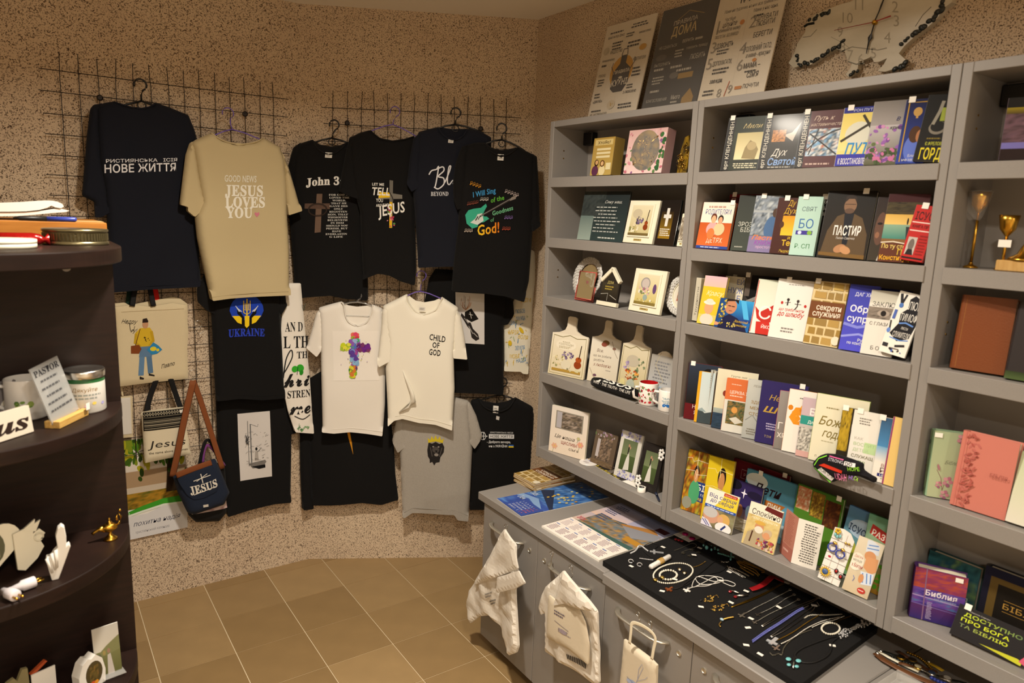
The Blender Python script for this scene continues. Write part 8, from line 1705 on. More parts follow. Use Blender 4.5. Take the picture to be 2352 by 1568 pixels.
mb=MB();[mb.ball(J(1552+7*k,1238+2*k,0.004),(0.007,0.006,0.004),8)for k in range(3)];mb.build('petals','ruby',t,True,origin=O)
t,O=jthing('leaf_necklace','pewter leaf pendants on a thin dark chain','necklace',(1595,1268))
chain(path([(1548,1264),(1565,1258),(1590,1247),(1600,1254),(1575,1264),(1565,1268)]),0.001,0.0035).build('chain','pewter',t,True,origin=O)
for x,y in((1569,1270),(1583,1276),(1589,1262),(1604,1268)):
    mb=MB();c=J(x,y,0.002)
    mb.prism([(0.011*math.cos(k*0.628)*(1 if k%2 else 0.45),0.009*math.sin(k*0.628)*(1 if k%2 else 0.45))for k in range(10)],0,0.0014,Matrix.Translation(c),plane='xy');mb.build('leaf','pewter',t,origin=O)
t,O=jthing('bracelet','black cuff bracelet set with turquoise stones','bracelet',(1635,1258))
c=J(1636,1258)
MB().tube([c+Vector((0.02*math.cos(a*0.4),0.028*math.sin(a*0.4),0.012))for a in range(16)],0.006,8,closed=True,flat=0.3,up=(0,0,1)).build('cuff','cord_black',t,True,origin=O)
mb=MB()
for k,(x,y,r_)in enumerate(((1616,1252,0.005),(1623,1257,0.0085),(1634,1262,0.005),(1642,1259,0.006),(1634,1254,0.004),(1649,1262,0.005))):mb.ball(J(x,y,0.011),(r_*0.8,r_*0.8,r_),8)
mb.build('stone_setting','turquoise',t,True,origin=O)
t,O=jthing('cross_necklace','turquoise bead cross lying under the shelf edge','necklace',(1668,1277))
beads(path([(1650,1270),(1662,1273),(1672,1277),(1686,1279)],0.003),0.0035,0.0062).build('bead_bar','turquoise',t,True,origin=O)
beads(path([(1680,1266),(1679,1276),(1678,1285)],0.003),0.0035,0.0062).build('bead_stem','turquoise',t,True,origin=O)
for nm,lab,m,pts in(('necklace','bundle of silver link chains with a short bar','silver',([(1656,1289),(1664,1291),(1676,1290)],[(1670,1300),(1684,1310),(1700,1318),(1714,1327)],[(1674,1302),(1692,1308),(1712,1318),(1722,1324)],[(1672,1306),(1690,1316),(1708,1326)])),
                        ('necklace','bundle of gold link chains under the shelf edge','gold',([(1692,1288),(1700,1298),(1718,1306),(1738,1318),(1742,1324)],[(1694,1290),(1716,1300),(1736,1310),(1744,1320)],[(1700,1302),(1716,1312),(1734,1322)],[(1696,1288),(1725,1298),(1752,1308),(1756,1314),(1748,1314)],[(1708,1288),(1730,1298),(1752,1310)]))):
    t,O=jthing(nm,lab,'necklace',pts[1][0])
    for p_ in pts:chain(path(p_,0.003),0.0022,0.0062).build('chain',m,t,True,origin=O)
t,O=jthing('ribbon_choker','red satin ribbon choker with a silver clasp','choker',(1760,1340))
P=path([(1724,1353),(1735,1350,0.002),(1752,1342,0.004),(1766,1330,0.01),(1775,1324,0.012),(1790,1330,0.006),(1800,1334,0.002)],0.006)
MB().tube(P,0.011,8,flat=0.12,up=(0,0,1)).build('ribbon','red_satin',t,True,origin=O)
chain(path([(1794,1324),(1804,1330),(1812,1336)],0.004),0.002,0.005).build('clasp','silver',t,True,origin=O)
t,O=jthing('earring_pair','red crystal and silver drop earrings below the ribbon','earring',(1700,1364))
for k,(a_,b_)in enumerate((((1680,1356),(1700,1362)),((1692,1368),(1718,1366)))):
    MB().tube([J(*a_,0.004),J((a_[0]+b_[0])/2,(a_[1]+b_[1])/2,0.005),J(*b_,0.004)],[0.003,0.0045,0.003],8).build('setting','silver',t,True,origin=O)
    MB().ball(J(a_[0]-3,a_[1]+2,0.004),(0.007,0.006,0.004),8).build('ruby_drop','ruby',t,True,origin=O)
for k,(x0,y0,lab)in enumerate(((1628,1374,'gold filigree drop earring nearer the shelf'),(1652,1394,'gold filigree drop earring nearer the aisle'))):
    t,O=jthing('earring',lab,'earring',(x0,y0));mb=MB();rn=random.Random(k)
    for j in range(16):
        x,y=x0+rn.uniform(-16,14),y0+rn.uniform(-6,7);r_=0.0028*rn.uniform(0.8,1.5)
        mb.tube([J(x,y,0.003)+Vector((r_*math.cos(a),r_*math.sin(a),0))for a in(0,1.05,2.1,3.14,4.19,5.24)],0.0009,5,closed=True)
    tag(mb.build('filigree','gold',t,True,origin=O),kind='stuff')
    MB().tube(path([(x0+10,y0-4),(x0+18,y0-8),(x0+22,y0-2)],0.004),0.0012,5).build('hook','gold',t,True,origin=O)
    MB().ball(J(x0-18,y0+4,0.002),(0.006,0.004,0.002),6).build('onyx','cord_black',t,True,origin=O)
t,O=jthing('necklace','long yellow gold chain running to the red ribbon','necklace',(1740,1368))
MB().tube(path([(1680,1394),(1720,1380),(1760,1362),(1790,1345),(1802,1340)]),0.0018,6).tube(path([(1682,1393),(1722,1376),(1764,1357),(1800,1336)]),0.0016,6).build('chain','old_gold',t,True,origin=O)
t,O=jthing('ring_brooch','small gold brooch with a pale blue stone','brooch',(1665,1424))
beads(path([(1662,1422),(1672,1419),(1684,1417)],0.004),0.0032,0.004).build('gold_row','gold',t,True,origin=O);MB().ball(J(1658,1422,0.005),(0.005,0.007,0.004)).build('blue_stone',cmat('#9ab5c4'),t,True,origin=O)
MB().tube(path([(1656,1428),(1652,1434),(1655,1439)],0.003),0.0025,6).build('drop','gold',t,True,origin=O)
CH=[('silver cross necklace, highest of the cross row',(1704,1414),0.034,[(1712,1408),(1745,1390),(1785,1370),(1815,1354)],0.0012),('slim silver cross necklace with a dotted chain',(1741,1412),0.024,[(1746,1408),(1775,1394),(1805,1374),(1824,1365)],0.0011),('small silver cross necklace lowest of the slim row',(1734,1430),0.022,[(1739,1426),(1770,1408),(1805,1392),(1834,1376)],0.0011)]
for lab,c,s_,ch,r_ in CH:
    t,O=jthing('cross_necklace',lab,'necklace',c)
    cross(c,s_,ANG+40,0.001,0.17,0.0026,0.7).build('pendant','silver',t,origin=O)
    chain(path(ch),r_*1.3,0.004).build('chain','silver',t,True,origin=O)
    MB().tube([J(ch[-1][0],ch[-1][1],0.003)+Vector((0.005*math.cos(a*0.7),0.005*math.sin(a*0.7),0))for a in range(9)],0.001,5,closed=True).build('clasp','silver',t,True,origin=O)
for lab,ch in(('flat silver snake chain between the cross row and violet bracelet',[(1749,1437),(1790,1412),(1830,1392),(1860,1380),(1881,1372),(1862,1384),(1828,1398),(1785,1420),(1751,1439)]),('second silver snake chain below the violet bracelet',[(1770,1461),(1800,1440),(1835,1416),(1862,1396),(1872,1388),(1868,1400),(1838,1424),(1805,1446),(1772,1463)])):
    t,O=jthing('necklace',lab,'necklace',ch[0])
    MB().tube(path(ch),0.0014,6).build('chain','silver',t,True,origin=O)
    chain(path([ch[4],(ch[4][0]+10,ch[4][1]+4),(ch[4][0]+4,ch[4][1]-6)],0.003),0.0018,0.005).build('clasp','silver',t,True,origin=O)
t,O=jthing('bracelet','violet crystal tennis bracelet lying straight','bracelet',(1790,1430))
P=path([(1729,1472),(1760,1450),(1795,1428),(1830,1404),(1846,1396)],0.003)
sd=Vector((0.0028,0.0028,0))
mb=beads([p+sd for p in P],0.0026,0.0042);beads([p-sd for p in P],0.0026,0.0042,mb)
tag(mb.build('crystal_band','violet_stone',t,True,origin=O),kind='stuff')
chain(path([(1846,1396),(1858,1390)]),0.0016,0.004).build('clasp_chain','silver',t,True,origin=O)
t,O=jthing('cross_necklace','broad silver cross on a fine gold chain','necklace',(1775,1474))
cross((1775,1474),0.044,ANG+40,0.002,0.24,0.003,0.72).build('pendant','crystal',t,origin=O)
chain(path([(1785,1470),(1820,1452),(1855,1428),(1890,1407)]),0.0014,0.004).build('chain','old_gold',t,True,origin=O)
t,O=jthing('cross_necklace','silver bead rosary with a plain cross, nearest the aisle','necklace',(1783,1490))
cross((1783,1489),0.034,ANG+40,0.001,0.16,0.0026,0.7).build('pendant','silver',t,origin=O)
beads(path([(1795,1478),(1822,1464),(1849,1445),(1870,1434),(1889,1426),(1912,1420),(1935,1416)],0.003),0.0026,0.0056).build('bead_string','silver',t,True,origin=O)
beads(path([(1866,1440),(1890,1430),(1915,1424),(1940,1414)],0.003),0.0024,0.0054).build('bead_string','silver',t,True,origin=O)
t,O=jthing('necklace','fine pale chain curling round the bead rosary','necklace',(1792,1500))
chain(path([(1768,1498),(1776,1505),(1788,1500),(1796,1504),(1800,1488),(1815,1470),(1840,1454),(1864,1446)]),0.0013,0.004).build('chain','pewter',t,True,origin=O)
t,O=jthing('bracelet','thin pale chain bracelet below the shelf corner','bracelet',(1880,1412))
chain(path([(1848,1419),(1862,1412),(1900,1412),(1935,1410)]),0.0016,0.0046).build('chain','pearl',t,True,origin=O)
t,O=jthing('pearl_bracelet','white pearl bracelet alone near the pad end','bracelet',(1908,1443))
beads(ring_px((1908,1443),21,13,0.0035,60),0.0033,0.0062).build('pearl_string','pearl',t,True,origin=O)
MB().tube(path([(1917,1430),(1930,1423),(1955,1414)]),0.0016,6).build('gold_tail','old_gold',t,True,origin=O)
t,O=jthing('necklace','broad silver bead net necklace at the pad end','necklace',(1960,1443))
mb=MB();rn=random.Random(9)
for k in range(120):
    f_=rn.random();w_=rn.uniform(-1,1);mb.ball(J(1928+68*f_+3*w_,1460-36*f_+9*w_*(0.6+0.4*math.sin(f_*9)),0.003+rn.uniform(0,0.004)),0.0028,6,4)
tag(mb.build('bead_net','crystal',t,True,origin=O),kind='stuff')
t,O=jthing('butterfly_necklace','turquoise butterfly pendant on a looped black cord','necklace',(1823,1520))
MB().tube(path([(1832,1516),(1826,1503),(1841,1489),(1872,1476),(1900,1466),(1914,1462),(1926,1462),(1912,1474),(1910,1488),(1901,1505),(1872,1520),(1845,1521),(1830,1514)]),0.002,6).build('cord','cord_black',t,True,origin=O)
for x,y,r_ in((1811,1513,0.009),(1834,1517,0.009),(1812,1526,0.007),(1830,1530,0.007)):
    MB().ball(J(x,y,0.004),(r_,r_*0.8,0.003),10).build('wing','turquoise',t,True,origin=O)
MB().tube([J(1824,1511,0.004),J(1822,1534,0.004)],0.0022,6).build('butterfly_body','silver',t,True,origin=O)
rn=random.Random(4)
TAGS=[(1450,1300,'beside the crystal hoop earrings'),(1523,1256,'behind the large crystal cross'),(1521,1357,'beside the brown wooden cross'),(1610,1393,'below the gold filigree earrings'),(1679,1383,'between gold filigree and long gold chain'),(1714,1357,'on the red crystal earrings'),(1725,1420,'beside the highest silver cross'),(1718,1441,'below the highest silver cross'),(1714,1481,'at the tail of the violet bracelet'),(1746,1502,'nearest the aisle below the broad cross'),(1912,1482,'inside the butterfly cord loop'),(1953,1404,'standing against the shelf at the bead necklaces'),(1789,1394,'on the small cross chains'),(1870,1390,'on the snake chain clasps'),(1807,1338,'on the red ribbon clasp'),(1675,1313,'beside the silver chain bundle'),(1594,1274,'on the pewter leaves'),(1607,1258,'between turquoise cuff and leaves'),(1550,1330,'on the pearl bracelet'),(1656,1333,'on the white cord loop')]
for x,y,lab in TAGS:
    o=MB().box((-0.0085,-0.005,0),(0.0085,0.005,0.0008)).build('price_tag','white_paper');o.location=J(x,y,0.0075 if lab[:2]=='on' or lab[:2]=='st' else 0.0002);o.rotation_euler=(0,rn.uniform(-0.1,0.1),math.radians(-60+rn.uniform(-35,35)))
    tag(o,'small white price tag '+lab,'price tag','price tags on the jewellery pad')
# ---- clear tray at the near end
q=[on_z(x,y,ZW+0.001)for x,y in((2020,1478),(1890,1610),(2260,1800),(2420,1640))]
yh=q[0].y
O=Vector((1.75,0.6,ZW+0.0005))
t=thing('plastic_tray','clear plastic tray of watches and bracelets on the worktop','tray',O)
mat('clear_tray','#e8e6e0',0.08,alpha=0.22,coat=0.6)
y1=0.80;y0=0.30;x0,x1=1.63,1.90
MB().box((x0,y0,ZW+0.0006),(x1,y1,ZW+0.0016)).build('tray_floor','clear_tray',t,origin=O)
for a_,b_ in(((x0,y0,ZW+0.002),(x0+0.0015,y1,ZW+0.03)),((x1-0.0015,y0,ZW+0.002),(x1,y1,ZW+0.03)),((x0+0.002,y1-0.0015,ZW+0.002),(x1-0.002,y1,ZW+0.03)),((x0+0.002,y0,ZW+0.002),(x1-0.002,y0+0.0015,ZW+0.03))):
    MB().box(a_,b_).build('tray_wall','clear_tray',t,origin=O)
ZT=ZW+0.004
mat('leather_band','#5f3a1f',0.45)
bands=[('brown leather bracelet curling along the clear tray',[(2012,1500),(2030,1515),(2065,1535),(2110,1556),(2150,1572)],'leather_band',0.012),('cream bracelet beside the brown band in the tray',[(2020,1496),(2040,1508),(2075,1526),(2110,1542)],'cream_enamel',0.006),('yellow-trimmed dark bracelet in the tray',[(2130,1520),(2150,1530),(2166,1540)],'enamel_yellow',0.007),('dark bead bracelet in the middle of the tray',[(2050,1510),(2075,1520),(2100,1528),(2120,1540)],'pebble',0.009),('blue and black bead bracelet low in the tray',[(2140,1556),(2160,1566),(2185,1574)],'enamel_blue',0.01),('bronze link bracelet at the tray rim',[(2085,1498),(2110,1508),(2125,1520),(2150,1545)],'old_gold',0.008)]
for lab,px,m_,w_ in bands:
    P=[on_z(x,y,ZT+0.004)for x,y in px]
    t2=thing('bracelet',lab,'bracelet',P[0],'bracelets in the clear tray')
    if m_ in('pebble','enamel_blue','old_gold'):
        sm=[P[i].lerp(P[i+1],k/6)for i in range(len(P)-1)for k in range(6)]+[P[-1]]
        beads(sm,w_*0.5,w_*0.8).build('bead_string',m_,t2,True,origin=P[0])
    else:
        MB().tube(P,w_,8,flat=0.25,up=(0,0,1)).build('band',m_,t2,True,origin=P[0])
        MB().tube([P[0]+Vector((0,0,0.003)),P[0].lerp(P[1],0.3)+Vector((0,0,0.003))],0.004,8).build('buckle','silver',t2,True,origin=P[0])
for k,(x,y,an,lab)in enumerate(((2070,1512,20,'dark-dialled wristwatch near the tray rim'),(2108,1534,35,'gold-dialled wristwatch mid tray'),(2140,1548,10,'silver-dialled wristwatch lying across the tray'),(2096,1518,-10,'small bronze wristwatch at the tray back'),(2175,1560,30,'wristwatch cut by the picture bottom in the tray'))):
    c=on_z(x,y,ZT+0.006)
    t2=thing('wristwatch',lab,'watch',Matrix.Translation(c)@Matrix.Rotation(math.radians(an),4,'Z'),'watches in the clear tray')
    MB().lathe([(0,0),(0.011,0),(0.012,0.003),(0.0105,0.006),(0,0.0065)],18,cap=False).build('case',('old_gold','gold','silver','old_gold','silver')[k],t2,True)
    MB().lathe([(0,0.0067),(0.0088,0.0066)],18,cap=False).build('dial',cmat(('#1c1a18','#cfc4a0','#3a4a6a','#2c211a','#d8d4cc')[k]),t2)
    for sg in(-1,1):MB().tube([(0,sg*0.011,0.002),(0,sg*0.03,0.0035),(0.003,sg*0.048,0.001)],0.0065,8,flat=0.28,up=(0,0,1)).build('strap',('pebble','leather_band','steel','leather_band','pebble')[k],t2,True)
# ---- bags hung on the cabinet handles
wl=Wall((1.609,0,0),(0,-1,0),(-1,0,0))
def thin_plastic(name,col,rough):
    m=mat(name,col,rough,alpha=1.0,bump=(45,0.6));return m
thin_plastic('bag_white','#d9d2c6',0.45);mat('paper_bag','#cfc3ac',0.7,bump=(80,0.2));mat('paper_bag_in','#e0d6bd',0.7)
def hookS(label,top,bot,off=0.05):
    wire_hook(wl,[(top[0]+3,top[1]+8),(top[0]-2,top[1]+2),(top[0]+1,top[1]-3),(top[0]+6,top[1]+2),((top[0]+bot[0])/2+3,(top[1]+bot[1])/2),(bot[0]+4,bot[1]-6),(bot[0],bot[1]),(bot[0]-6,bot[1]-4)],off,label,'steel',0.0013)
hookS('steel hook on the first cabinet door handle',(1160,1206),(1162,1224))
hookS('empty steel hook on the second cabinet door handle',(1265,1268),(1262,1300))
hookS('steel hook carrying the bag on the second cabinet door',(1309,1300),(1312,1326))
hookS('steel hook carrying the paper bag handle',(1463,1407),(1466,1432))
hookS('spare steel hook beside the paper bag',(1491,1428),(1496,1456))
sh=Sheet(wl,[(1160,1214),(1178,1239),(1187,1251),(1191,1307),(1208,1339),(1186,1351),(1188,1390),(1195,1483),(1190,1497),(1173,1503),(1161,1470),(1150,1438),(1124,1412),(1103,1414),(1084,1430),(1073,1390),(1081,1355),(1103,1318),(1127,1278),(1148,1232)],0.06,0.010,0.010,81,grow=0.012,h=0.014,nf=6,hem=0,crumple=0.8)
O=wl.at((sh.u0+sh.u1)/2,sh.v0,0.05)
t=thing('plastic_bag','crumpled white plastic bag on the first cabinet handle','bag',O,'white bags on the cabinet handles')
sh.build('bag_body','bag_white',t,O,False)
s2=Sheet(wl,[(1160,1216),(1180,1244),(1191,1306),(1150,1322),(1090,1342),(1104,1316),(1130,1275),(1148,1235)],0.082,0.008,0.006,83,grow=0.012,h=0.014,nf=6,hem=0,crumple=0.8);s2.build('folded_flap','bag_white',t,O,False)
s2=Sheet(wl,[(1143,1325),(1192,1310),(1206,1338),(1186,1350),(1140,1362)],0.094,0.006,0.004,84,grow=0.015,h=0.014,hem=0);s2.build('folded_flap','bag_white',t,O,False)
sh.printed('faded_print',[('x',0.0,0.6,0.6,1,2,'#8a847c',3),('x',0.2,0,0.7,0.4,2,'#7a746c',4)],(1120,1360),(1148,1350),(1122,1392),t,O,d=0.002)
sh=Sheet(wl,[(1296,1309),(1313,1331),(1353,1376),(1373,1403),(1377,1483),(1379,1566),(1370,1572),(1310,1530),(1255,1494),(1256,1459),(1255,1406),(1244,1411),(1237,1395),(1247,1363),(1255,1347),(1275,1330)],0.06,0.010,0.009,85,grow=0.012,h=0.014,nf=5,hem=0,crumple=0.8)
O=wl.at((sh.u0+sh.u1)/2,sh.v0,0.05)
t=thing('plastic_bag','white plastic bag with faded lettering on the second cabinet handle','bag',O,'white bags on the cabinet handles')
sh.build('bag_body','bag_white',t,O,False)
s2=Sheet(wl,[(1262,1365),(1280,1380),(1330,1396),(1345,1430),(1353,1480),(1352,1526),(1310,1490),(1258,1462)],0.084,0.006,0.005,87,grow=0.015,h=0.014,hem=0);s2.build('front_fold','paper_bag',t,O)
s2.printed('faded_print',[('x',0.0,0.75,0.6,1,2,'#6a5f6a',3),('l',[(0.05,0.5),(0.7,0.36)],0.002,'#8a808a'),('e',0.45,0.2,0.16,0.1,'#a89aa4'),('x',0.2,0.1,0.8,0.3,3,'#8f8590',5)],(1276,1396),(1325,1424),(1276,1446),t,O)
s2=Sheet(wl,[(1296,1311),(1315,1335),(1353,1378),(1372,1404),(1330,1396),(1295,1386),(1272,1390)],0.096,0.008,0.006,89,grow=0.012,h=0.014,nf=6,hem=0,crumple=0.8);s2.build('folded_flap','bag_white',t,O,False)
sh.printed('barcode',[('r',0.08*k,0,0.08*k+0.05,1,'#3a3634')for k in range(12)],(1309,1498),(1350,1524),(1309,1510),t,O,d=0.002)
sh=Sheet(wl,[(1436,1467),(1446,1474),(1497,1512),(1511,1527),(1508,1600),(1506,1680),(1424,1640),(1426,1570)],0.045,0.012,0.002,91,grow=0.012,rnd=False,h=0.014,hem=0)
O=wl.at((sh.u0+sh.u1)/2,sh.v0,0.05)
t=thing('paper_bag','cream paper bag with a blue flower sketch and flat handles','bag',O,'white bags on the cabinet handles')
sh.build('bag_body','paper_bag',t,O)
ribbon(wl,[(1446,1478),(1449,1450),(1452,1431),(1470,1434),(1494,1449),(1505,1466),(1501,1490),(1497,1514)],0.072,0.012,'handle','paper_bag_in',t,O,0.08)
sh.printed('flower_sketch',[('l',[(0.3,0.0),(0.5,0.4),(0.8,0.9),(0.75,1.0),(0.6,0.8),(0.55,0.5)],0.0015,'#8a94b5'),('l',[(0.5,0.4),(0.9,0.6),(1,0.7)],0.0012,'#8a94b5'),('e',0.3,0.25,0.2,0.12,'#9aa6c4'),('e',0.45,0.15,0.2,0.12,'#7f8fb8'),('e',0.15,0.3,0.12,0.06,'#a8b2cc'),('l',[(0.05,0.4),(0.3,0.3),(0.5,0.1)],0.0015,'#5f6f9a')],(1440,1506),(1490,1530),(1440,1580),t,O)
# ------------------------------------------------------------------ goods on the dark shelf unit
GL='goods on the dark rounded shelf'
z1,z2,z3,z4=LZ
# board with papers on the top
mat('pine_board','#b5762c',0.45,var=(10,'#a5661f',(1,9,9)))
a=on_y(245,512,1.6*K)
t=thing('wood_board','orange-brown wooden board lying on the dark shelf top','board',Vector((a.x,1.6*K,z1)),GL)
zb=a.z
MB().bbox((-0.75,0,0.0006),(0,0.42,zb-z1),0.002).build('plank','pine_board',t)
rn=random.Random(3)
o_=Vector((on_y(150,490,1.66*K).x,1.66*K,zb))
t=thing('newspaper','folded white newspapers curling on the wooden board','newspaper',o_,GL)
yn=1.66*K
def sheet_px(px,y0,y1):
    q=[on_y(x,y,yn)for x,y in px]
    return MB().prism([(p.x-o_.x,max(p.z-zb,0.0006))for p in q],y0,y1)
smooth_by_angle(sheet_px([(-60,468),(0,466),(30,465),(54,464),(80,462),(108,460.6),(122,461),(132,463),(143,468),(147,474),(140,478),(128,476),(118,472),(108,477),(90,482),(60,485),(20,486),(-60,486)],0.0,0.2).build('folded_sheet','white_paper',t),30)
smooth_by_angle(sheet_px([(-60,488),(20,488),(60,487),(95,484),(128,479),(142,480),(160,484),(150,487),(120,489),(80,493),(40,496),(-60,497)],0.004,0.19).build('folded_sheet','white_paper',t),30)
t=thing('envelope','tan paper envelope under the newspaper corner','envelope',Vector((on_z(140,497,zb).x,1.62*K,zb)),GL)
mat('kraft','#c09a62',0.7)
MB().box((0,0,0.0004),(0.075,0.11,0.0022)).build('envelope_sheet','kraft',t)
p0,p1=on_y(176,500,1.606*K),on_y(30,503,1.606*K)
p0.z=p1.z=zb+0.0075
pen('blue and black felt pen on the wooden board edge',p0,p1,'pen_blue','black_plastic',0.0068,0.48)
# tin, red wrapper, round box
mat('tin_metal','#8f8666',0.3,0.9);mat('tin_side','#5a5238',0.35,0.7,bump=(120,0.8))
yc=1.47*K;c=on_y(175,560,yc);r=66/F*((Vector((c.x,yc,z1))-CAM).dot(CF));hh=36/F*((Vector((c.x,yc,z1))-CAM).dot(CF))
t=thing('tin_box','round embossed metal tin at the rounded top edge','tin',Vector((c.x,yc,z1)),GL)
MB().lathe([(0,0.0004),(r*0.99,0.0004),(r,0.003),(r,hh*0.22),(r*0.965,hh*0.24)],40,cap=False).build('base_rim','tin_metal',t,True)
MB().lathe([(r*0.965,hh*0.2),(r*0.965,hh*0.84)],40,cap=False).build('embossed_side','tin_side',t,True)
MB().lathe([(r*0.965,hh*0.82),(r,hh*0.86),(r,hh*0.97),(r*0.97,hh),(0,hh)],40,cap=False).build('lid','tin_metal',t,True)
mb=MB()
for k in range(60):
    a_=2*math.pi*k/60
    mb.tube([(r*0.968*math.cos(a_),r*0.968*math.sin(a_),hh*0.32),(r*0.968*math.cos(a_),r*0.968*math.sin(a_),hh*0.74)],0.0016,4)
tag(mb.build('embossed_rib','tin_metal',t),kind='stuff')
mat('red_foil','#a0100e',0.18,0.4,bump=(60,1.0))
a,b=on_y(95,541,1.44*K),on_y(-40,541,1.44*K)
t=thing('sweet_bar','red foil wrapped bar on the dark shelf top','wrapper',Vector((a.x,a.y,z1)),GL)
L=a.x-b.x
MB().tube([(0.016,0,0.014),(0.006,0,0.013),(-0.004,0,0.014),(-0.02,0,0.0155),(-L*0.5,0,0.0155),(-L,0,0.0155)],[0.016,0.006,0.013,0.0145,0.0145,0.0145],12).build('foil','red_foil',t,True)
c=on_y(10,566,1.335*K);r=0.088;
t=thing('round_box','flat cream round box at the dark shelf front','box',Vector((on_y(86,566,1.36*K).x-r,1.36*K,z1)),GL)
hh=0.02
MB().lathe([(0,0.0004),(r,0.0004),(r,hh*0.55),(r*0.985,hh*0.56)],40,cap=False).build('box_base','cream_enamel',t,True)
MB().lathe([(r*0.99,hh*0.56),(r*1.005,hh*0.58),(r*1.005,hh),(0,hh)],40,cap=False).build('lid','cream_enamel',t,True)
# second board: jar, mug, plaque, letters
def dist(p):return(p-CAM).dot(CF)
c=on_y(197,921,PY-0.062);c.z=z2;k_=dist(c)/F
r=42*k_;hh=98*k_
t=thing('jar','small jar with a silver lid and floral label on the dark shelf','jar',c,GL)
mat('jar_label','#dcd9d2',0.4);mat('leaf_green','#1f5a2c',0.4)
MB().lathe([(0,0.0005),(r*0.93,0.0005),(r*0.97,0.004),(r*0.97,hh*0.72)],32,cap=False).build('body','jar_label',t,True)
MB().lathe([(r*0.97,hh*0.72),(r*0.95,hh*0.8),(r*0.93,hh*0.84)],32,cap=False).build('green_band','leaf_green',t,True)
MB().lathe([(r*1.0,hh*0.82),(r*1.02,hh*0.84),(r*1.02,hh*0.97),(r*0.97,hh),(r*0.9,hh*0.985),(0,hh*0.985)],32,cap=False).build('lid','silver',t,True)
make_print('label_print',[('t','Дякуйте',0.12,0.7,0.13,'#8a6a2a',{'w':0.6,'sh':0.2}),('x',0.15,0.42,0.9,0.64,2,'#8a8f8a',3)]+[('e',x,y,0.05,0.05,c_)for x,y,c_ in((0.2,0.2,'#c49ab0'),(0.45,0.22,'#d0a0c0'),(0.62,0.3,'#d9c05a'),(0.85,0.26,'#a09ac8'),(0.4,0.08,'#b5c060'))],2.1*r,hh*0.7,t,lambda x,y,d:Vector(((r*0.97+d)*math.sin((x/(2.1*r)-0.5)*2.2+0.1),-(r*0.97+d)*math.cos((x/(2.1*r)-0.5)*2.2+0.1),0.004+y)))
c=on_y(64,945,PY-0.068);c.z=z2+0.001;k_=dist(c)/F
mug('white mug with a green sprig on the dark shelf',0,0,0,42*k_,92*k_,'mug_white',[('s',0.5,0.1,0.8,0.5,18,0.006,['#7a9a4a','#9ab05a','#5a7a3a'],3)],100,Matrix.Translation(c)@Matrix.Rotation(math.radians(70),4,'Z'),group=GL)
# acrylic plaque in a wood base
A=on_z(98,985,z2);B=on_z(138,985,z2);Cq=on_z(204,953,z2)
X=(Cq-B);L=X.length;X.normalize();Yv=Vector((-X.y,X.x,0))
M=Matrix(((X.x,Yv.x,0,B.x),(X.y,Yv.y,0,B.y),(0,0,1,z2+0.0004),(0,0,0,1)))
t=thing('desk_plaque','clear PASTOR plaque standing in a light wood base','plaque',M,GL)
mat('base_wood','#c9a25c',0.5,var=(20,'#b88f48',(1,9,9)))
MB().bbox((0,0,0),(L,0.016,0.017),0.001).bbox((0,0.0205,0),(L,0.036,0.017),0.001).box((0.0005,0.016,0.0),(L-0.0005,0.0205,0.008)).build('wood_base','base_wood',t)
mat('acrylic','#a9aaa8',0.06,alpha=0.55,coat=0.5)
Ra=Matrix.Translation((0.002,0.0165,0.006))@Matrix.Rotation(math.radians(-14),4,'X')@Matrix.Rotation(math.radians(-6),4,'Y')
Wp,Hp=L*0.93,L*1.22
MB().box((0,0,0),(Wp,0.003,Hp),Ra).build('acrylic_plate','acrylic',t)
make_print('engraving',[('t','PASTOR',0.06,0.83,0.11,'#26262a',{'w':0.88,'st':'serif','b':0.01})]+[('x',0.1,0.7-0.13*k,0.92,0.77-0.13*k,1,'#4a4a4c',k)for k in range(5)],Wp,Hp,t,lambda x,y,d:Ra@Vector((x,-d,y)))
MB().box((L*0.84,-0.006,0.0172),(L*0.97,-0.0055,0.034)).build('price_tag','white_paper',t)
# letter tiles
def tile_sign(label,bl,br,hpx,letters,base,ink,lean=8,zz=None,dy=0.0):
    a,b=on_z(bl[0],bl[1],zz),on_z(br[0],br[1],zz)
    X=b-a;L=X.length;X.normalize();Yv=Vector((-X.y,X.x,0));k_=dist(b)/F
    M=Matrix(((X.x,Yv.x,0,a.x),(X.y,Yv.y,0,a.y+dy),(0,0,1,zz+0.002),(0,0,0,1)))@Matrix.Rotation(math.radians(-lean),4,'X')
    t=thing('letter_sign',label,'sign',M,GL)
    hh=hpx*k_
    MB().bbox((0,0,0),(L,0.012,hh),0.001).build('plank',cmat(base),t)
    make_print('lettering',[('r',0,0,1,1,base)]+letters,L,hh,t,face)
    return t
tile_sign('cream letter sign ending in us on the dark shelf',(-70,1040),(78,992),62,[('t','us',0.4,0.2,0.6,'#2c1f1a',{'w':0.56,'st':'bolditalic','b':0.018})],'#cbbfae','#2c1f1a',8,z2)
tile_sign('grey letter sign with a white e behind the us sign',(-60,978),(48,952),82,[('t','e',0.6,0.22,0.5,'#d8d2c4',{'w':0.34,'st':'bolditalic','b':0.018})],'#7a7474','#ddd',6,z2)
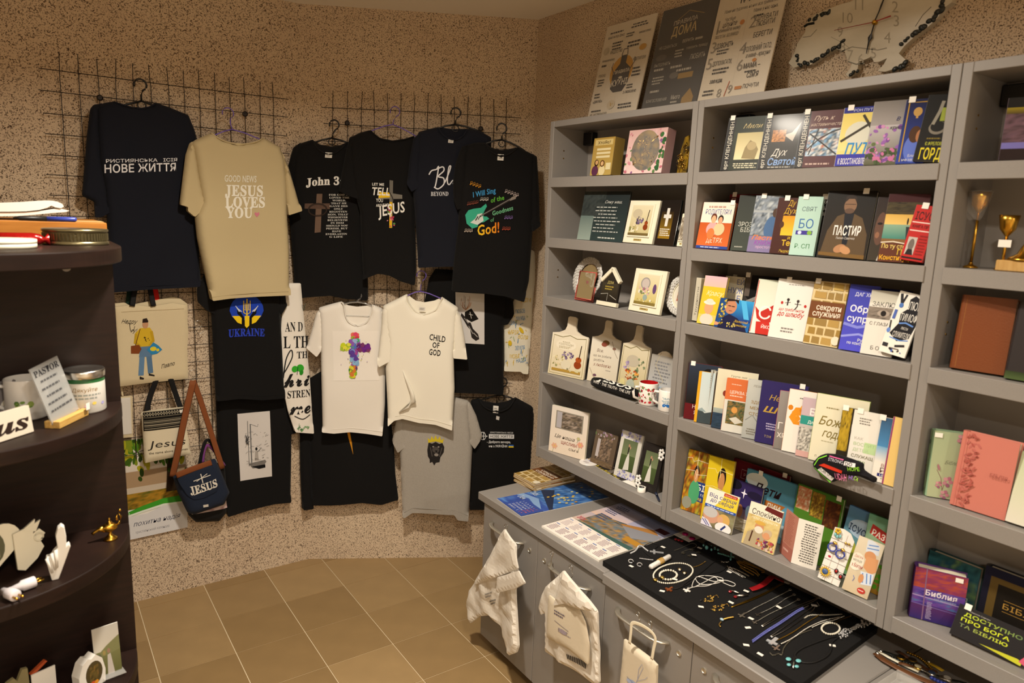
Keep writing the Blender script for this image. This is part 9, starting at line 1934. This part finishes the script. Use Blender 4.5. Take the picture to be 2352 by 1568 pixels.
# third board: heart frame, hand, plugs, lamp
c=on_z(40,1318,z3);k_=dist(c)/F
t=thing('heart_frame','cream heart-shaped photo frame with cut-out letters on the dark shelf','photo frame',Matrix.Translation(c+Vector((0,0,0.004)))@Matrix.Rotation(math.radians(14),4,'Z')@Matrix.Rotation(math.radians(-12),4,'X'),GL)
hv=[(math.sin(a_)**3*62*k_-45*k_,(13*math.cos(a_)-5*math.cos(2*a_)-2*math.cos(3*a_)-math.cos(4*a_))*4.0*k_+70*k_)for a_ in[2*math.pi*j/40 for j in range(40)]]
MB().prism(hv,0,0.01).build('heart','cream_enamel',t)
make_print('photo',[('e',0.5,0.5,0.48,0.48,'#5a5a44'),('n',0.2,0.2,0.8,0.8,['#4a4a38','#7a6a7a','#9a9a5a','#5f5a80'],4,3)],62*k_,84*k_,t,lambda x,y,d:(x-76*k_,-0.0004-d,28*k_+y),'ink_gloss')
MB().prism([(0,8*k_),(14*k_,2*k_),(40*k_,22*k_),(56*k_,45*k_),(50*k_,62*k_),(62*k_,75*k_),(52*k_,88*k_),(38*k_,80*k_),(46*k_,112*k_),(22*k_,96*k_),(0,90*k_)],-0.012,-0.003).build('letter_cutout','cream_enamel',t)
MB().tube(ring_pts((48*k_,-0.0135,70*k_),9*k_,14),3.2*k_,6,closed=True,flat=0.5).build('letter_loop','cream_enamel',t,True)
MB().prism([(20*k_,92*k_),(56*k_,108*k_),(44*k_,84*k_)],-0.013,-0.004).build('bow','cream_enamel',t)
c=on_z(126,1328,z3);k_=dist(c)/F
t=thing('hand_ornament','white ornament of a raised hand on the dark shelf','ornament',c+Vector((0,0,0.0005)),GL)
mat('white_gypsum','#d8d4cc',0.6)
MB().prism([(-6*k_,0),(7*k_,0),(14*k_,18*k_),(26*k_,50*k_),(35*k_,74*k_),(32*k_,80*k_),(27*k_,76*k_),(28*k_,100*k_),(26*k_,122*k_),(20*k_,128*k_),(13*k_,122*k_),(8*k_,104*k_),(10*k_,76*k_),(2*k_,68*k_),(-4*k_,58*k_),(-12*k_,58*k_),(-14*k_,52*k_)],-0.01,0.01).build('hand','white_gypsum',t)
bv=t.children[0].modifiers.new('b','BEVEL');bv.width=0.004;bv.segments=3
for j,(x0,y0_,x1,y1_)in enumerate(((-12,56,-4,20),(-2,66,2,26),(6,72,6,30))):
    MB().tube([(x0*k_,-0.011,y0_*k_),(x1*k_,-0.011,y1_*k_)],[3.6*k_,2.6*k_],8).build('finger','white_gypsum',t,True)
c=on_z(66,1352,z3);k_=dist(c)/F
mat('plug_white','#cfc9cc',0.45)
for j,(lab,dx,dyy,an)in enumerate((('white electric plug with brass pins pointing aside',0,0,20),('white electric plug lying before the heart frame',-0.03,-0.035,-60))):
    t=thing('plug',lab,'plug',Matrix.Translation(c+Vector((dx,dyy,0)))@Matrix.Rotation(math.radians(an),4,'Z'),'electric plugs on the dark shelf')
    r=13*k_
    MB().tube([(-34*k_,0,r),(-16*k_,0,r),(-12*k_,0,r),(12*k_,0,r),(14*k_,0,r)],[r*0.5,r*0.7,r,r,r*0.9],14).build('plug_body','plug_white',t,True)
    for s_ in(-1,1):MB().tube([(13*k_,s_*6*k_,r),(30*k_,s_*6*k_,r)],2.4*k_,8).build('pin','brass',t,True)
c=on_z(254,1238,z3);k_=dist(c)/F
t=thing('oil_lamp','miniature brass oil lamp with a curled handle','ornament',c+Vector((0,0,0.0005)),GL)
MB().lathe([(0,0),(15*k_,0),(14*k_,4*k_),(7*k_,9*k_),(3.5*k_,14*k_),(4*k_,20*k_)],18,cap=False).build('foot','brass',t,True)
MB().ball((-1*k_,0,29*k_),(17*k_,11*k_,11*k_),16,10).build('bowl','brass',t,True)
MB().tube([(-10*k_,0,28*k_),(-22*k_,0,28*k_),(-30*k_,0,24*k_),(-35*k_,0,20*k_)],[9*k_,5*k_,3.4*k_,4.2*k_],10).build('spout','brass',t,True)
MB().tube([(13*k_,0,30*k_),(20*k_,0,36*k_),(24*k_,0,50*k_),(19*k_,0,60*k_),(14*k_,0,52*k_),(16*k_,0,42*k_)],2.2*k_,8).build('handle','brass',t,True)
MB().ball((22*k_,0,66*k_),3.4*k_).build('handle_tip','brass',t,True)
MB().lathe([(8*k_,38*k_),(5*k_,42*k_),(1.5*k_,46*k_),(2.8*k_,50*k_),(0,53*k_)],12,cap=False).build('lid','brass',t,True)
# fourth board
A,B=on_z(222,1562,z4),on_z(281,1540,z4)
X=B-A;L=X.length;X.normalize();Yv=Vector((-X.y,X.x,0));k_=dist(B)/F
M=Matrix(((X.x,Yv.x,0,A.x),(X.y,Yv.y,0,A.y),(0,0,1,z4+0.0055),(0,0,0,1)))@Matrix.Rotation(math.radians(-8),4,'X')
t=thing('photo_stand','clear upright photo stand of a wedding group on the lowest board','photo frame',M,GL)
Hp=112*k_
MB().box((0,0,0.001),(L,0.003,Hp)).build('photo_plate','white_paper',t)
make_print('photo',[('g',0,0.45,1,1,'#a8a49c','#b5aea0'),('g',0,0,1,0.5,'#6a6a44','#55552f'),('P',[(0,0.4),(0.5,0.6),(1,0.75),(1,0.45),(0.5,0.4)],'#6f6f4a'),('P',[(0.45,0),(0.5,0.4),(0.62,0.42),(0.72,0.0)],'#a8a098'),('e',0.56,0.48,0.06,0.05,'#8a6a58'),('e',0.38,0.46,0.06,0.05,'#8a7a4a'),('e',0.2,0.4,0.07,0.07,'#5a5a44')],L,Hp,t,face,'ink_gloss')
MB().box((L*0.2,-0.03,0.0),(L*1.05,0.01,0.002)).build('foot','clear_tray',t)
c=on_z(215,1580,z4)
t=thing('photo_arch','white arched ornament with a dark oval photo on the lowest board','ornament',Matrix.Translation(c+Vector((0,0,0.0005)))@Matrix.Rotation(math.radians(30),4,'Z'),GL)
pol=[(-28*k_,0),(-30*k_,40*k_),(-20*k_,66*k_),(-8*k_,74*k_),(0,70*k_),(10*k_,76*k_),(24*k_,60*k_),(30*k_,30*k_),(28*k_,0)]
MB().prism(pol,0,0.03).build('arch','white_gypsum',t)
make_print('photo',[('e',0.5,0.5,0.48,0.48,'#4a3f24'),('n',0.25,0.2,0.75,0.8,['#3a3018','#5f5028','#7a5a2a'],3,2),('e',0.4,0.14,0.12,0.08,'#c0522a'),('e',0.6,0.12,0.12,0.08,'#d08a2a')],40*k_,60*k_,t,lambda x,y,d:(x-16*k_,-d,4*k_+y),'ink')
c=on_z(75,1600,z4)
t=thing('word_ornament','painted word ornament with a white card at the lowest board','ornament',Matrix.Translation(c+Vector((0,0,0.0005)))@Matrix.Rotation(math.radians(20),4,'Z'),GL)
MB().box((0,-0.004,0),(46*k_,0.0,52*k_)).build('card','white_paper',t)
MB().prism([(-50*k_,0),(-44*k_,55*k_),(-30*k_,60*k_),(-24*k_,50*k_),(-14*k_,72*k_),(-4*k_,70*k_),(-2*k_,0)],0.002,0.012).build('word_cutout',cmat('#8a7f5a'),t)
MB().prism([(0,52*k_),(30*k_,70*k_),(34*k_,66*k_),(4*k_,46*k_)],0.002,0.012).build('orange_bar',cmat('#a84a24'),t)
# raised scrollwork strip on the slanted wall beside the shelving
tO=WB.at(1.10,1.3,0.0)
t=thing('wall_scrollwork','cream raised scrollwork strip on the wall beside the apron','wall ornament',tO)
mat('scroll_cream','#d8bf86',0.7)
rn=random.Random(11)
for k in range(15):
    v=1.12+k*0.056;u=1.135+0.02*(k%2);s_=1 if k%2 else-1;P=[]
    for j in range(16):
        a_=j*0.5;rr=0.034*(1-j/18)
        P.append(WB.at(u+s_*rr*math.cos(a_),v+rr*math.sin(a_),0.003))
    MB().tube(P,0.004,6,flat=0.8).build('scroll','scroll_cream',t,True,origin=tO)
